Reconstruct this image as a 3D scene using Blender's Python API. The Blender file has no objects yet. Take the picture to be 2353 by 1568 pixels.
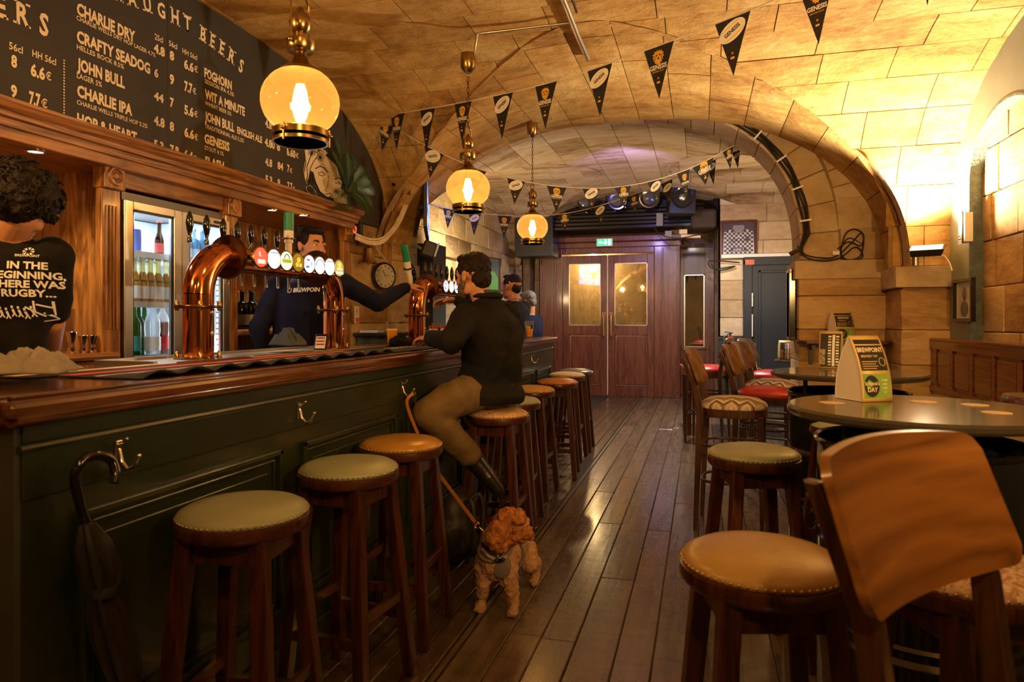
import bpy, math, random
from math import sin, cos, pi, radians, sqrt, atan2
from mathutils import Vector, Matrix, noise
from mathutils.bvhtree import BVHTree
random.seed(7)
scene = bpy.context.scene
COL = scene.collection
# ---------------- camera ----------------
H = 1.30; FPX = 1568.0; YAW = math.atan(434/1568.0); SN, CS = sin(YAW), cos(YAW)
cam = bpy.data.objects.new('camera', bpy.data.cameras.new('camera'))
COL.objects.link(cam); scene.camera = cam
cam.location = (0, 0, H); cam.rotation_euler = (pi/2, 0, YAW)
cam.data.sensor_width = 36; cam.data.lens = 36*FPX/2353.0
cam.data.shift_y = -49/2353.0; cam.data.clip_start = .05
cam.data.dof.use_dof = True; cam.data.dof.focus_distance = 4.2; cam.data.dof.aperture_fstop = 4.0
# ---------------- exposure, world, lights ----------------
scene.view_settings.view_transform = 'Standard'; scene.view_settings.look = 'None'
scene.view_settings.exposure = 0.0; scene.view_settings.gamma = 1.0; scene.view_settings.use_curve_mapping = False
scene.cycles.max_bounces = 10; scene.cycles.transparent_max_bounces = 24
scene.cycles.sample_clamp_indirect = 6
world = bpy.data.worlds.new('world'); scene.world = world; world.use_nodes = True
world.node_tree.nodes['Background'].inputs[0].default_value = (.9, .55, .28, 1)
world.node_tree.nodes['Background'].inputs[1].default_value = 0.02
WARM = (1, .54, .17); WARM2 = (1, .72, .38); WHITE = (1, .93, .82); COOL = (.75, .85, 1)
def light(name, kind, loc, energy, color, target=None, size=.05, spot=None, blend=.5, sizey=None):
    l = bpy.data.lights.new(name, kind); l.energy = energy; l.color = color
    if kind == 'AREA':
        l.size = size
        if sizey: l.shape = 'RECTANGLE'; l.size_y = sizey
    else: l.shadow_soft_size = size
    if spot: l.spot_size = radians(spot); l.spot_blend = blend
    o = bpy.data.objects.new(name, l); COL.objects.link(o); o.location = loc
    if target is not None: o.rotation_euler = (Vector(target)-Vector(loc)).to_track_quat('-Z', 'Y').to_euler()
    return o
PEND = [(-1.38, 2.15, 2.08), (-1.40, 4.03, 2.12), (-1.42, 5.80, 2.11), (-1.40, .28, 2.10), (-1.40, -1.57, 2.10)]
for p in PEND: light('pendant_light', 'POINT', (p[0], p[1], p[2]+.01), 48, WARM, size=.035)
# wall uplights of the room: one on the right pilaster, one on the far left arch, ones behind the camera
light('uplight_right', 'SPOT', (1.54, 5.50, 1.88), 520, (1, .80, .50), (1.35, 5.05, 3.0), .04, 165, .7)
light('uplight_behind_right', 'SPOT', (1.30, .6, 1.85), 230, WARM, (.5, 2.2, 3.0), .05, 150, .6)
light('uplight_behind_left', 'SPOT', (-2.5, .55, 2.3), 130, WARM, (-1.6, 2.2, 3.1), .05, 150, .6)
light('uplight_far_left', 'SPOT', (-2.95, 8.0, 1.75), 150, WARM2, (-2.7, 8.6, 3), .05, 150, .6)
light('uplight_far_right', 'SPOT', (1.2, 8.6, 1.7), 130, WARM2, (.7, 9.4, 3), .05, 150, .6)
light('spot_far_bay', 'SPOT', (-.2, 8.0, 3.0), 420, (1, .90, .78), (-.5, 9.0, 0), .08, 140, .5)
light('spot_far_blue', 'SPOT', (-.9, 7.6, 2.95), 90, (.45, .35, 1), (-1.0, 11.5, 2.9), .06, 90, .6)
light('fill_behind', 'SPOT', (.4, -.9, 2.85), 90, WARM, (.35, 1.5, .6), .07, 110, .6)  # added fill lamp behind the camera, lightens the foreground
# ---------------- pixel to world ----------------
def ray(px, py):
    r = (px-1176.5)/FPX; u = (735-py)/FPX
    return Vector((r*CS-SN, r*SN+CS, u))
O = Vector((0, 0, H))
def P(px, py, d): return O + ray(px, py)*d
def PX(px, py, x): v = ray(px, py); return O + v*(x/v.x)
def PY(px, py, y): v = ray(px, py); return O + v*(y/v.y)
def PZ(px, py, z): v = ray(px, py); return O + v*((z-H)/v.z)
def lin(h):
    c = [int(h[i:i+2], 16)/255 for i in (0, 2, 4)]
    return tuple(x/12.92 if x <= .04045 else ((x+.055)/1.055)**2.4 for x in c)
V = Vector
# ---------------- mesh builder ----------------
TXT = {}
def text_geo(s, bold=0, align='CENTER', spacing=1):
    k = (s, bold, align, spacing)
    if k not in TXT:
        cu = bpy.data.curves.new('t', 'FONT'); cu.body = s; cu.offset = bold; cu.align_x = align
        cu.resolution_u = 2; cu.space_character = spacing
        o = bpy.data.objects.new('t', cu); me = o.to_mesh()
        TXT[k] = ([v.co.copy() for v in me.vertices], [tuple(p.vertices) for p in me.polygons])
        o.to_mesh_clear(); bpy.data.objects.remove(o); bpy.data.curves.remove(cu)
    return TXT[k]
def frame(z, up=(0, 0, 1)):
    z = V(z).normalized(); u = V(up)
    if abs(z.dot(u)) > .99: u = V((1, 0, 0))
    x = u.cross(z).normalized(); y = z.cross(x)
    return Matrix((x, y, z)).transposed()
class MB:
    def __init__(s): s.v = []; s.f = []
    def add(s, vs, fs):
        n = len(s.v); s.v += [V(a) for a in vs]; s.f += [tuple(i+n for i in f) for f in fs]; return s
    def box(s, c, sz, R=None, taper=1, shear=(0, 0)):
        hx, hy, hz = sz[0]/2, sz[1]/2, sz[2]/2; c = V(c); vs = []
        for z, t in ((-hz, 1), (hz, taper)):
            for x, y in ((-hx, -hy), (hx, -hy), (hx, hy), (-hx, hy)):
                p = V((x*t+(shear[0] if z > 0 else 0), y*t+(shear[1] if z > 0 else 0), z)); vs.append(c+(R@p if R else p))
        return s.add(vs, [(3, 2, 1, 0), (4, 5, 6, 7), (0, 1, 5, 4), (1, 2, 6, 5), (2, 3, 7, 6), (3, 0, 4, 7)])
    def bb(s, x0, x1, y0, y1, z0, z1): return s.box(((x0+x1)/2, (y0+y1)/2, (z0+z1)/2), (abs(x1-x0), abs(y1-y0), abs(z1-z0)))
    def beam(s, a, b, w, h, w1=None, h1=None, up=(0, 0, 1)):
        a, b = V(a), V(b); R = frame(b-a, up); w1 = w if w1 is None else w1; h1 = h if h1 is None else h1; vs = []
        for p, ww, hh in ((a, w, h), (b, w1, h1)):
            for x, y in ((-ww/2, -hh/2), (ww/2, -hh/2), (ww/2, hh/2), (-ww/2, hh/2)): vs.append(p+R@V((x, y, 0)))
        return s.add(vs, [(3, 2, 1, 0), (4, 5, 6, 7), (0, 1, 5, 4), (1, 2, 6, 5), (2, 3, 7, 6), (3, 0, 4, 7)])
    def lathe(s, prof, n=24, c=(0, 0, 0), R=None, a0=0, a1=2*pi):
        full = abs(a1-a0-2*pi) < 1e-6; m = n if full else n+1; c = V(c); vs = []; fs = []
        for r, z in prof:
            for i in range(m):
                a = a0+(a1-a0)*i/n; p = V((r*cos(a), r*sin(a), z)); vs.append(c+(R@p if R else p))
        for j in range(len(prof)-1):
            for i in range(n):
                k = (i+1) % m; fs.append((j*m+i, j*m+k, (j+1)*m+k, (j+1)*m+i))
        if full:
            if prof[0][0] > 1e-5: fs.append(tuple(range(m-1, -1, -1)))
            if prof[-1][0] > 1e-5: fs.append(tuple((len(prof)-1)*m+i for i in range(m)))
        return s.add(vs, fs)
    def cyl(s, a, b, r, r1=None, n=16):
        a, b = V(a), V(b); return s.lathe([(r, 0), (r if r1 is None else r1, (b-a).length)], n, a, frame(b-a))
    def tube(s, pts, r, n=8, closed=False):
        pts = [V(p) for p in pts]; m = len(pts); vs = []; fs = []
        rr = r if isinstance(r, (list, tuple)) else [r]*m; up = V((0, 0, 1)); px = None
        for i, p in enumerate(pts):
            t = (pts[(i+1) % m]-pts[i-1]) if closed else (pts[min(i+1, m-1)]-pts[max(i-1, 0)])
            t.normalize()
            if px is None: px = frame(t).col[0].copy()
            px = (px-t*px.dot(t)).normalized(); py = t.cross(px)
            for k in range(n):
                a = 2*pi*k/n; vs.append(p+(px*cos(a)+py*sin(a))*rr[i])
        for i in range(m if closed else m-1):
            j = (i+1) % m
            for k in range(n): fs.append((i*n+k, i*n+(k+1) % n, j*n+(k+1) % n, j*n+k))
        if not closed: fs += [tuple(range(n-1, -1, -1)), tuple((m-1)*n+k for k in range(n))]
        return s.add(vs, fs)
    def prism(s, poly, h, M=None, h0=0):
        n = len(poly); M = M or Matrix.Identity(4)
        vs = [M@V((x, y, h0)) for x, y in poly]+[M@V((x, y, h)) for x, y in poly]
        return s.add(vs, [tuple(range(n-1, -1, -1)), tuple(range(n, 2*n))]+[(i, (i+1) % n, n+(i+1) % n, n+i) for i in range(n)])
    def ell(s, c, r, R=None, n=16, m=10):
        c = V(c); r = (r, r, r) if isinstance(r, (int, float)) else r; vs = []; fs = []
        for j in range(1, m):
            t = pi*j/m
            for i in range(n):
                a = 2*pi*i/n; p = V((r[0]*sin(t)*cos(a), r[1]*sin(t)*sin(a), -r[2]*cos(t))); vs.append(c+(R@p if R else p))
        b = V((0, 0, -r[2])); t_ = V((0, 0, r[2])); vs += [c+(R@b if R else b), c+(R@t_ if R else t_)]; L = len(vs)
        for j in range(m-2):
            for i in range(n): fs.append((j*n+i, j*n+(i+1) % n, (j+1)*n+(i+1) % n, (j+1)*n+i))
        for i in range(n): fs += [((i+1) % n, i, L-2), ((m-2)*n+i, (m-2)*n+(i+1) % n, L-1)]
        return s.add(vs, fs)
    def cap(s, a, b, r0, r1=None, n=14, flat=1, up=(0, 0, 1)):
        a, b = V(a), V(b); r1 = r0 if r1 is None else r1; L = (b-a).length
        prof = [(r0*sin(t), -r0*cos(t)) for t in [k*pi/8 for k in range(5)]]+[(r1*cos(t), L+r1*sin(t)) for t in [k*pi/8 for k in range(5)]]
        prof[0] = (1e-4, -r0); prof[-1] = (1e-4, L+r1)
        R = frame(b-a, up)@Matrix.Diagonal((1, flat, 1)); return s.lathe(prof, n, a, R)
    def loft(s, secs, n=20):
        vs = []; fs = []; m = len(secs)
        for c, ax, ay in secs:
            for k in range(n):
                a = 2*pi*k/n; vs.append(V(c)+V(ax)*cos(a)+V(ay)*sin(a))
        for i in range(m-1):
            for k in range(n): fs.append((i*n+k, i*n+(k+1) % n, (i+1)*n+(k+1) % n, (i+1)*n+k))
        fs += [tuple(range(n-1, -1, -1)), tuple((m-1)*n+k for k in range(n))]
        return s.add(vs, fs)
    def text(s, t, M, size, sx=1, bold=0, align='CENTER', depth=0, spacing=1):
        vs, fs = text_geo(t, bold, align, spacing)
        S = M@Matrix.Diagonal((size*sx, size, 1, 1)); return s.add([S@V((v.x, v.y, depth)) for v in vs], fs)
    def sheet(s, f, nu, nv, flip=False):
        vs = [f(i/nu, j/nv) for j in range(nv+1) for i in range(nu+1)]; w = nu+1; fs = []
        for j in range(nv):
            for i in range(nu):
                q = (j*w+i, j*w+i+1, (j+1)*w+i+1, (j+1)*w+i); fs.append(q[::-1] if flip else q)
        return s.add(vs, fs)
def wm(o):
    M = o.matrix_basis.copy()
    return wm(o.parent)@M if o.parent else M
def mesh(name, mb, M=None, mat=None):
    me = bpy.data.meshes.new(name); me.from_pydata([M@v for v in mb.v] if M else mb.v, [], mb.f)
    if mat: me.materials.append(mat)
    return me
def obj(name, mb, mat, parent=None, w=False, smooth=None, bev=0, solid=0, label=None, kind=None, sub=0, fix=True):
    me = mesh(name, mb, wm(parent).inverted() if (w and parent) else None, mat)
    if smooth is not None:
        if smooth == 0: me.polygons.foreach_set('use_smooth', [True]*len(me.polygons))
        else:
            me.polygons.foreach_set('use_smooth', [True]*len(me.polygons)); me.set_sharp_from_angle(angle=radians(smooth))
    o = bpy.data.objects.new(name, me); COL.objects.link(o); o.parent = parent
    if bev:
        m = o.modifiers.new('b', 'BEVEL'); m.width = bev; m.segments = 2; m.limit_method = 'ANGLE'; m.harden_normals = False
    if solid: m = o.modifiers.new('s', 'SOLIDIFY'); m.thickness = solid; m.offset = 0
    if sub: m = o.modifiers.new('u', 'SUBSURF'); m.levels = m.render_levels = sub
    if label: o['label'] = label
    if kind: o['kind'] = kind
    return o
def tag(o, label, cat, group=None, kind=None):
    o['label'] = label; o['category'] = cat
    if group: o['group'] = group
    if kind: o['kind'] = kind
    return o
def thing(name, label, cat, loc=(0, 0, 0), rotz=0, group=None):
    o = bpy.data.objects.new(name, None); COL.objects.link(o); o.location = loc; o.rotation_euler = (0, 0, rotz)
    o.empty_display_size = .1; return tag(o, label, cat, group)
def struct(name, mb, mat, **k): return obj(name, mb, mat, kind='structure', **k)
def dup(root, loc, rotz, label=None, group=None, mats=None):
    def cp(o, par):
        c = o.copy(); COL.objects.link(c); c.parent = par
        if mats and o.type == 'MESH' and o.name.split('.')[0] in mats:
            c.data = o.data.copy(); c.data.materials[0] = mats[o.name.split('.')[0]]
        for ch in list(o.children): cp(ch, c)
        return c
    r = cp(root, None); r.location = loc; r.rotation_euler = (0, 0, rotz)
    if label: r['label'] = label
    if group: r['group'] = group
    return r
def blob(name, mb, mat, parent=None, vox=.008, smooth=3, w=True, noise_amp=0, noise_scale=30, label=None, fac=.5):
    """one continuous skin over overlapping solids"""
    o = obj(name, mb, mat, parent, w=w)
    m = o.modifiers.new('r', 'REMESH'); m.mode = 'VOXEL'; m.voxel_size = vox; m.use_smooth_shade = True
    if smooth: q = o.modifiers.new('s', 'SMOOTH'); q.iterations = smooth; q.factor = fac
    dg = bpy.context.evaluated_depsgraph_get()
    me = bpy.data.meshes.new_from_object(o.evaluated_get(dg)); o.modifiers.clear(); old = o.data; o.data = me; bpy.data.meshes.remove(old)
    if not me.materials: me.materials.append(mat)
    if noise_amp:
        vn = [v.normal.copy() for v in me.vertices]
        for v, nn in zip(me.vertices, vn):
            q = v.co*noise_scale; v.co += nn*noise_amp*(noise.noise(q)+.5*noise.noise(q*2.3))
    me.polygons.foreach_set('use_smooth', [True]*len(me.polygons)); me.name = name
    if label: o['label'] = label
    return o
def wrap_print(name, mb, target, dirn, mat, parent, off=.003):
    """drape flat print (world verts) on a garment along dirn"""
    me = target.data; W = wm(target); bvh = BVHTree.FromPolygons([W@v.co for v in me.vertices], [tuple(p.vertices) for p in me.polygons])
    d = V(dirn).normalized(); out = []
    for v in mb.v:
        h = bvh.ray_cast(v-d*.6, d)
        out.append((h[0]-d*off) if h[0] else v)
    m2 = MB(); m2.v = out; m2.f = mb.f
    return obj(name, m2, mat, parent, w=True)
# ---------------- materials ----------------
def nodes(name):
    m = bpy.data.materials.new(name); m.use_nodes = True; nt = m.node_tree
    return m, nt, nt.nodes['Principled BSDF']
def N(nt, t, **k):
    n = nt.nodes.new(t)
    for a, b in k.items():
        if a.startswith('i_'): n.inputs[a[2:].replace('_', ' ')].default_value = b
        else: setattr(n, a, b)
    return n
def ramp(nt, stops):
    r = N(nt, 'ShaderNodeValToRGB'); e = r.color_ramp.elements
    while len(e) < len(stops): e.new(.5)
    for x, (p, c) in zip(e, stops): x.position = p; x.color = (*c, 1)
    return r
def coords(nt, scale=(1, 1, 1), rot=(0, 0, 0), src='Object', rnd=False):
    tc = N(nt, 'ShaderNodeTexCoord'); mp = N(nt, 'ShaderNodeMapping'); mp.inputs['Scale'].default_value = scale; mp.inputs['Rotation'].default_value = rot
    if rnd:
        oi = N(nt, 'ShaderNodeObjectInfo'); mu = N(nt, 'ShaderNodeMath', operation='MULTIPLY'); mu.inputs[1].default_value = 37
        nt.links.new(oi.outputs['Random'], mu.inputs[0]); ad = N(nt, 'ShaderNodeVectorMath', operation='ADD')
        nt.links.new(tc.outputs[src], ad.inputs[0]); nt.links.new(mu.outputs[0], ad.inputs[1]); nt.links.new(ad.outputs[0], mp.inputs[0])
    else: nt.links.new(tc.outputs[src], mp.inputs[0])
    return mp
def bump(nt, h, bsdf, strength, dist=.01, prev=None):
    b = N(nt, 'ShaderNodeBump'); b.inputs['Strength'].default_value = strength; b.inputs['Distance'].default_value = dist
    nt.links.new(h, b.inputs['Height'])
    if prev: nt.links.new(prev.outputs[0], b.inputs['Normal'])
    nt.links.new(b.outputs[0], bsdf.inputs['Normal']); return b
def plain(name, col, rough=.6, metal=0, var=.15, scale=12, bmp=0, bscale=60, coat=0, spec=.5, aniso=0, dist=.004, sheen=0):
    m, nt, b = nodes(name); mp = coords(nt); c = V(col)
    n = N(nt, 'ShaderNodeTexNoise'); n.inputs['Scale'].default_value = scale; n.inputs['Detail'].default_value = 5; nt.links.new(mp.outputs[0], n.inputs['Vector'])
    r = ramp(nt, [(.3, tuple(c*(1-var))), (.7, tuple(min(1, x*(1+var)) for x in c))]); nt.links.new(n.outputs['Fac'], r.inputs[0]); nt.links.new(r.outputs[0], b.inputs['Base Color'])
    b.inputs['Roughness'].default_value = rough; b.inputs['Metallic'].default_value = metal; b.inputs['Coat Weight'].default_value = coat; b.inputs['Coat Roughness'].default_value = .1
    b.inputs['Specular IOR Level'].default_value = spec
    if sheen: b.inputs['Sheen Weight'].default_value = sheen
    if bmp:
        n2 = N(nt, 'ShaderNodeTexNoise'); n2.inputs['Scale'].default_value = bscale; n2.inputs['Detail'].default_value = 4; nt.links.new(mp.outputs[0], n2.inputs['Vector']); bump(nt, n2.outputs['Fac'], b, bmp, dist)
    return m
def wood(name, c1, c2, axis='Y', rough=.35, coat=.3, fine=1.0, rnd=False, ring=1.0, bs=.25, var=.35):
    m, nt, b = nodes(name); st = {'X': (1.2, 14, 14), 'Y': (14, 1.2, 14), 'Z': (14, 14, 1.2)}[axis]
    mp = coords(nt, tuple(x*fine for x in st), rnd=rnd)
    n = N(nt, 'ShaderNodeTexNoise'); n.inputs['Scale'].default_value = 1.0*ring; n.inputs['Detail'].default_value = 3; n.inputs['Distortion'].default_value = 1.2
    nt.links.new(mp.outputs[0], n.inputs['Vector'])
    mu = N(nt, 'ShaderNodeMath', operation='MULTIPLY'); mu.inputs[1].default_value = 9; nt.links.new(n.outputs['Fac'], mu.inputs[0])
    fr = N(nt, 'ShaderNodeMath', operation='PINGPONG'); fr.inputs[1].default_value = 1; nt.links.new(mu.outputs[0], fr.inputs[0])
    n2 = N(nt, 'ShaderNodeTexNoise'); n2.inputs['Scale'].default_value = 9; n2.inputs['Detail'].default_value = 6; nt.links.new(mp.outputs[0], n2.inputs['Vector'])
    mx = N(nt, 'ShaderNodeMix', data_type='FLOAT'); mx.inputs[0].default_value = .5; nt.links.new(fr.outputs[0], mx.inputs[2]); nt.links.new(n2.outputs['Fac'], mx.inputs[3])
    r = ramp(nt, [(.18, c1), (.75, c2)]); nt.links.new(mx.outputs[0], r.inputs[0])
    out = r.outputs[0]
    if rnd:
        oi = N(nt, 'ShaderNodeObjectInfo'); hv = N(nt, 'ShaderNodeHueSaturation'); mr = N(nt, 'ShaderNodeMapRange'); mr.inputs[3].default_value = 1-var; mr.inputs[4].default_value = 1+var
        nt.links.new(oi.outputs['Random'], mr.inputs[0]); nt.links.new(mr.outputs[0], hv.inputs['Value']); nt.links.new(out, hv.inputs['Color']); out = hv.outputs[0]
    nt.links.new(out, b.inputs['Base Color']); b.inputs['Roughness'].default_value = rough; b.inputs['Coat Weight'].default_value = coat; b.inputs['Coat Roughness'].default_value = .12
    if bs: bump(nt, mx.outputs[0], b, bs, .002)
    return m
def stone(name, c1, c2, c3, rough=.85, bs=.6, sc=1.0, var=.22, streak=(1, 1, 3)):
    m, nt, b = nodes(name); mp = coords(nt, tuple(sc*x for x in streak))
    n1 = N(nt, 'ShaderNodeTexNoise'); n1.inputs['Scale'].default_value = 1.3; n1.inputs['Detail'].default_value = 6; n1.inputs['Roughness'].default_value = .65; n1.inputs['Distortion'].default_value = .4
    n2 = N(nt, 'ShaderNodeTexNoise'); n2.inputs['Scale'].default_value = 9; n2.inputs['Detail'].default_value = 8; n2.inputs['Roughness'].default_value = .7
    vo = N(nt, 'ShaderNodeTexVoronoi'); vo.inputs['Scale'].default_value = 22
    for x in (n1, n2, vo): nt.links.new(mp.outputs[0], x.inputs['Vector'])
    oi = N(nt, 'ShaderNodeObjectInfo'); ma = N(nt, 'ShaderNodeMath', operation='MULTIPLY_ADD'); ma.inputs[1].default_value = var; ma.inputs[2].default_value = -var/2
    nt.links.new(oi.outputs['Random'], ma.inputs[0]); ad = N(nt, 'ShaderNodeMath', operation='ADD'); nt.links.new(ma.outputs[0], ad.inputs[0])
    mx = N(nt, 'ShaderNodeMix', data_type='FLOAT'); mx.inputs[0].default_value = .35; nt.links.new(n1.outputs['Fac'], mx.inputs[2]); nt.links.new(n2.outputs['Fac'], mx.inputs[3])
    nt.links.new(mx.outputs[0], ad.inputs[1]); r = ramp(nt, [(.34, c1), (.50, c2), (.66, c3)]); nt.links.new(ad.outputs[0], r.inputs[0]); nt.links.new(r.outputs[0], b.inputs['Base Color'])
    b.inputs['Roughness'].default_value = rough; b.inputs['Specular IOR Level'].default_value = .25
    pr = ramp(nt, [(.0, (0, 0, 0)), (.16, (1, 1, 1))]); nt.links.new(vo.outputs['Distance'], pr.inputs[0])
    gate = ramp(nt, [(.52, (1, 1, 1)), (.60, (0, 0, 0))]); nt.links.new(n1.outputs['Fac'], gate.inputs[0])
    mxx = N(nt, 'ShaderNodeMath', operation='MAXIMUM'); nt.links.new(pr.outputs[0], mxx.inputs[0]); nt.links.new(gate.outputs[0], mxx.inputs[1])
    b1 = bump(nt, mxx.outputs[0], b, bs*.8, .012); b2 = bump(nt, n2.outputs['Fac'], b, bs, .03, b1); bump(nt, n1.outputs['Fac'], b, bs*.6, .06, b2)
    return m
def emit(name, col, s):
    m, nt, b = nodes(name); b.inputs['Base Color'].default_value = (*col, 1); b.inputs['Emission Color'].default_value = (*col, 1); b.inputs['Emission Strength'].default_value = s; return m
def glass(name, tint, haze=0, hazecol=None, fres=1.45, rough=0.0, refl=1.0):
    """thin clear sheet: transparent body with fresnel reflection"""
    m, nt, b = nodes(name); nt.nodes.remove(b); out = nt.nodes['Material Output']
    t = N(nt, 'ShaderNodeBsdfTransparent'); t.inputs[0].default_value = (*tint, 1); g = N(nt, 'ShaderNodeBsdfGlossy'); g.inputs['Roughness'].default_value = rough
    g.inputs[0].default_value = (refl, refl, refl, 1)
    lw = N(nt, 'ShaderNodeLayerWeight'); lw.inputs[0].default_value = .5; pw = N(nt, 'ShaderNodeMath', operation='POWER'); pw.inputs[1].default_value = 4; nt.links.new(lw.outputs['Facing'], pw.inputs[0])
    f0 = ((fres-1)/(fres+1))**2; f = N(nt, 'ShaderNodeMath', operation='MULTIPLY_ADD'); f.inputs[1].default_value = 1-f0; f.inputs[2].default_value = f0; nt.links.new(pw.outputs[0], f.inputs[0]); mix = N(nt, 'ShaderNodeMixShader'); nt.links.new(f.outputs[0], mix.inputs[0]); nt.links.new(t.outputs[0], mix.inputs[1]); nt.links.new(g.outputs[0], mix.inputs[2])
    last = mix
    if haze:
        tr = N(nt, 'ShaderNodeBsdfTranslucent'); tr.inputs[0].default_value = (*(hazecol or tint), 1); m2 = N(nt, 'ShaderNodeMixShader'); m2.inputs[0].default_value = haze
        nt.links.new(mix.outputs[0], m2.inputs[1]); nt.links.new(tr.outputs[0], m2.inputs[2]); last = m2
    nt.links.new(last.outputs[0], out.inputs[0]); return m
def zigzag(name, cols, sc=30):
    m, nt, b = nodes(name); mp = coords(nt, (sc, sc, sc)); se = N(nt, 'ShaderNodeSeparateXYZ'); nt.links.new(mp.outputs[0], se.inputs[0])
    pp = N(nt, 'ShaderNodeMath', operation='PINGPONG'); pp.inputs[1].default_value = 1.2; nt.links.new(se.outputs[0], pp.inputs[0])
    ad = N(nt, 'ShaderNodeMath', operation='ADD'); nt.links.new(pp.outputs[0], ad.inputs[0]); nt.links.new(se.outputs[1], ad.inputs[1])
    wn = N(nt, 'ShaderNodeMath', operation='FLOOR'); m3 = N(nt, 'ShaderNodeMath', operation='MULTIPLY'); m3.inputs[1].default_value = 2.6; nt.links.new(ad.outputs[0], m3.inputs[0]); nt.links.new(m3.outputs[0], wn.inputs[0])
    w = N(nt, 'ShaderNodeTexWhiteNoise', noise_dimensions='1D'); nt.links.new(wn.outputs[0], w.inputs['W'])
    r = ramp(nt, [(i/len(cols), c) for i, c in enumerate(cols)]); r.color_ramp.interpolation = 'CONSTANT'; nt.links.new(w.outputs['Value'], r.inputs[0]); nt.links.new(r.outputs[0], b.inputs['Base Color'])
    b.inputs['Roughness'].default_value = .9; return m
def speckle(name, c1, c2, sc=70):
    m, nt, b = nodes(name); mp = coords(nt); v = N(nt, 'ShaderNodeTexVoronoi'); v.inputs['Scale'].default_value = sc; nt.links.new(mp.outputs[0], v.inputs['Vector'])
    n = N(nt, 'ShaderNodeTexNoise'); n.inputs['Scale'].default_value = sc*.8; n.inputs['Distortion'].default_value = 2; nt.links.new(mp.outputs[0], n.inputs['Vector'])
    r = ramp(nt, [(.44, c1), (.56, c2)]); nt.links.new(n.outputs['Fac'], r.inputs[0]); nt.links.new(r.outputs[0], b.inputs['Base Color']); b.inputs['Roughness'].default_value = .8
    return m
M_stone = stone('limestone', (.30, .17, .065), (.50, .32, .145), (.62, .45, .26))
M_stone2 = stone('limestone_pale', (.38, .27, .15), (.54, .42, .27), (.66, .56, .40), streak=(1, 1, 1.5))
M_vault = stone('limestone_vault', (.24, .105, .026), (.50, .28, .085), (.68, .47, .20), bs=.9, streak=(1, 1.5, 1.5), var=.12)
M_vault2 = stone('limestone_far_vault', (.16, .085, .04), (.42, .31, .20), (.56, .46, .35), streak=(.7, 2, 2), var=.16)
M_mortar = plain('mortar', (.34, .22, .11), .95, var=.3, bmp=.4, bscale=40)
M_paintgrey = plain('grey_green_paint', (.16, .17, .14), .55, var=.05, bmp=.1, bscale=25)
M_teal = plain('teal_paint', (.013, .022, .027), .55, var=.1)
M_oak = wood('oak', (.13, .045, .010), (.44, .20, .055), 'Z', .38, .25, fine=.9, ring=.8)
M_oakh = wood('oak_horizontal', (.13, .045, .012), (.42, .185, .055), 'Y', .38, .25, fine=.9, ring=.8)
M_counter = wood('counter_wood', (.042, .013, .005), (.145, .050, .018), 'Y', .16, .7, fine=.6)
M_mahog = wood('mahogany', (.045, .010, .005), (.13, .030, .012), 'Z', .32, .3)
M_mahogdoor = wood('mahogany_door', (.065, .015, .008), (.15, .042, .020), 'Z', .35, .3, fine=.8)
M_stool = wood('stool_wood', (.022, .006, .003), (.075, .020, .008), 'Z', .33, .35)
M_chair = wood('chair_wood', (.028, .010, .004), (.085, .034, .013), 'Z', .35, .3)
M_ply = wood('plywood_back', (.15, .055, .010), (.42, .195, .048), 'Y', .30, .4, fine=.30, ring=1.1)
M_plyd = wood('plywood_back_dark', (.09, .035, .012), (.24, .115, .04), 'X', .36, .3, fine=.35, ring=.6)
M_green = plain('bar_green_paint', (.017, .025, .009), .34, var=.12, scale=6, coat=.25, bmp=.05, bscale=30)
M_endlit = plain('bar_end_lit_tone', (.05, .055, .045), .4, var=.1)  # light on the end face is put into this paler grey
M_floor = None
M_copper = plain('copper', (.80, .30, .11), .10, 1, var=.12, scale=6)
M_brass = plain('antique_brass', (.42, .28, .10), .24, 1, var=.15, scale=20)
M_bronze = plain('dark_bronze', (.10, .045, .02), .28, .9, var=.2)
M_chrome = plain('chrome', (.75, .72, .68), .14, 1, var=.05)
M_steel = plain('brushed_steel', (.62, .58, .52), .32, 1, var=.05)
M_black = plain('black_plastic', (.012, .012, .013), .38, var=.1)
M_blackgloss = plain('black_gloss', (.008, .008, .010), .12, var=.05, coat=.5)
M_rubber = plain('black_rubber', (.018, .016, .015), .6, var=.1, bmp=.2, bscale=120)
M_white = plain('white', (.75, .72, .66), .5, var=.03)
M_cream = plain('cream_print', (.78, .62, .42), .7, var=.05)
M_whitep = plain('white_print', (.85, .85, .84), .7, var=.02)
M_gold = plain('gold_print', (.75, .42, .06), .6, var=.1)
M_penn = plain('pennant_black', (.012, .012, .018), .7, var=.1)
M_chalk = plain('menu_board_charcoal', (.028, .020, .013), .65, var=.2, scale=3)
M_cordw = plain('white_cord', (.75, .66, .55), .8)
M_skin = plain('skin', (.55, .27, .16), .5, var=.10, scale=18, bmp=.15, bscale=150, dist=.001)
M_skin2 = plain('skin_tan', (.50, .23, .12), .5, var=.10, scale=18, bmp=.15, bscale=150, dist=.001)
M_hair = plain('dark_hair', (.010, .005, .003), .6, spec=.25, var=.4, scale=60, bmp=.9, bscale=110, dist=.006)
M_hair2 = plain('brown_hair', (.014, .007, .004), .65, spec=.2, var=.4, scale=60, bmp=.8, bscale=140, dist=.004)
M_hairg = plain('grey_hair', (.14, .12, .11), .6, var=.4, scale=60, bmp=.8, bscale=140, dist=.004)
M_beard = plain('beard', (.11, .065, .045), .7, var=.4, scale=90, bmp=.8, bscale=200, dist=.003)
M_navy = plain('navy_sweatshirt', (.007, .008, .028), .9, var=.2, bmp=.25, bscale=200, dist=.002, spec=.2)
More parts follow.
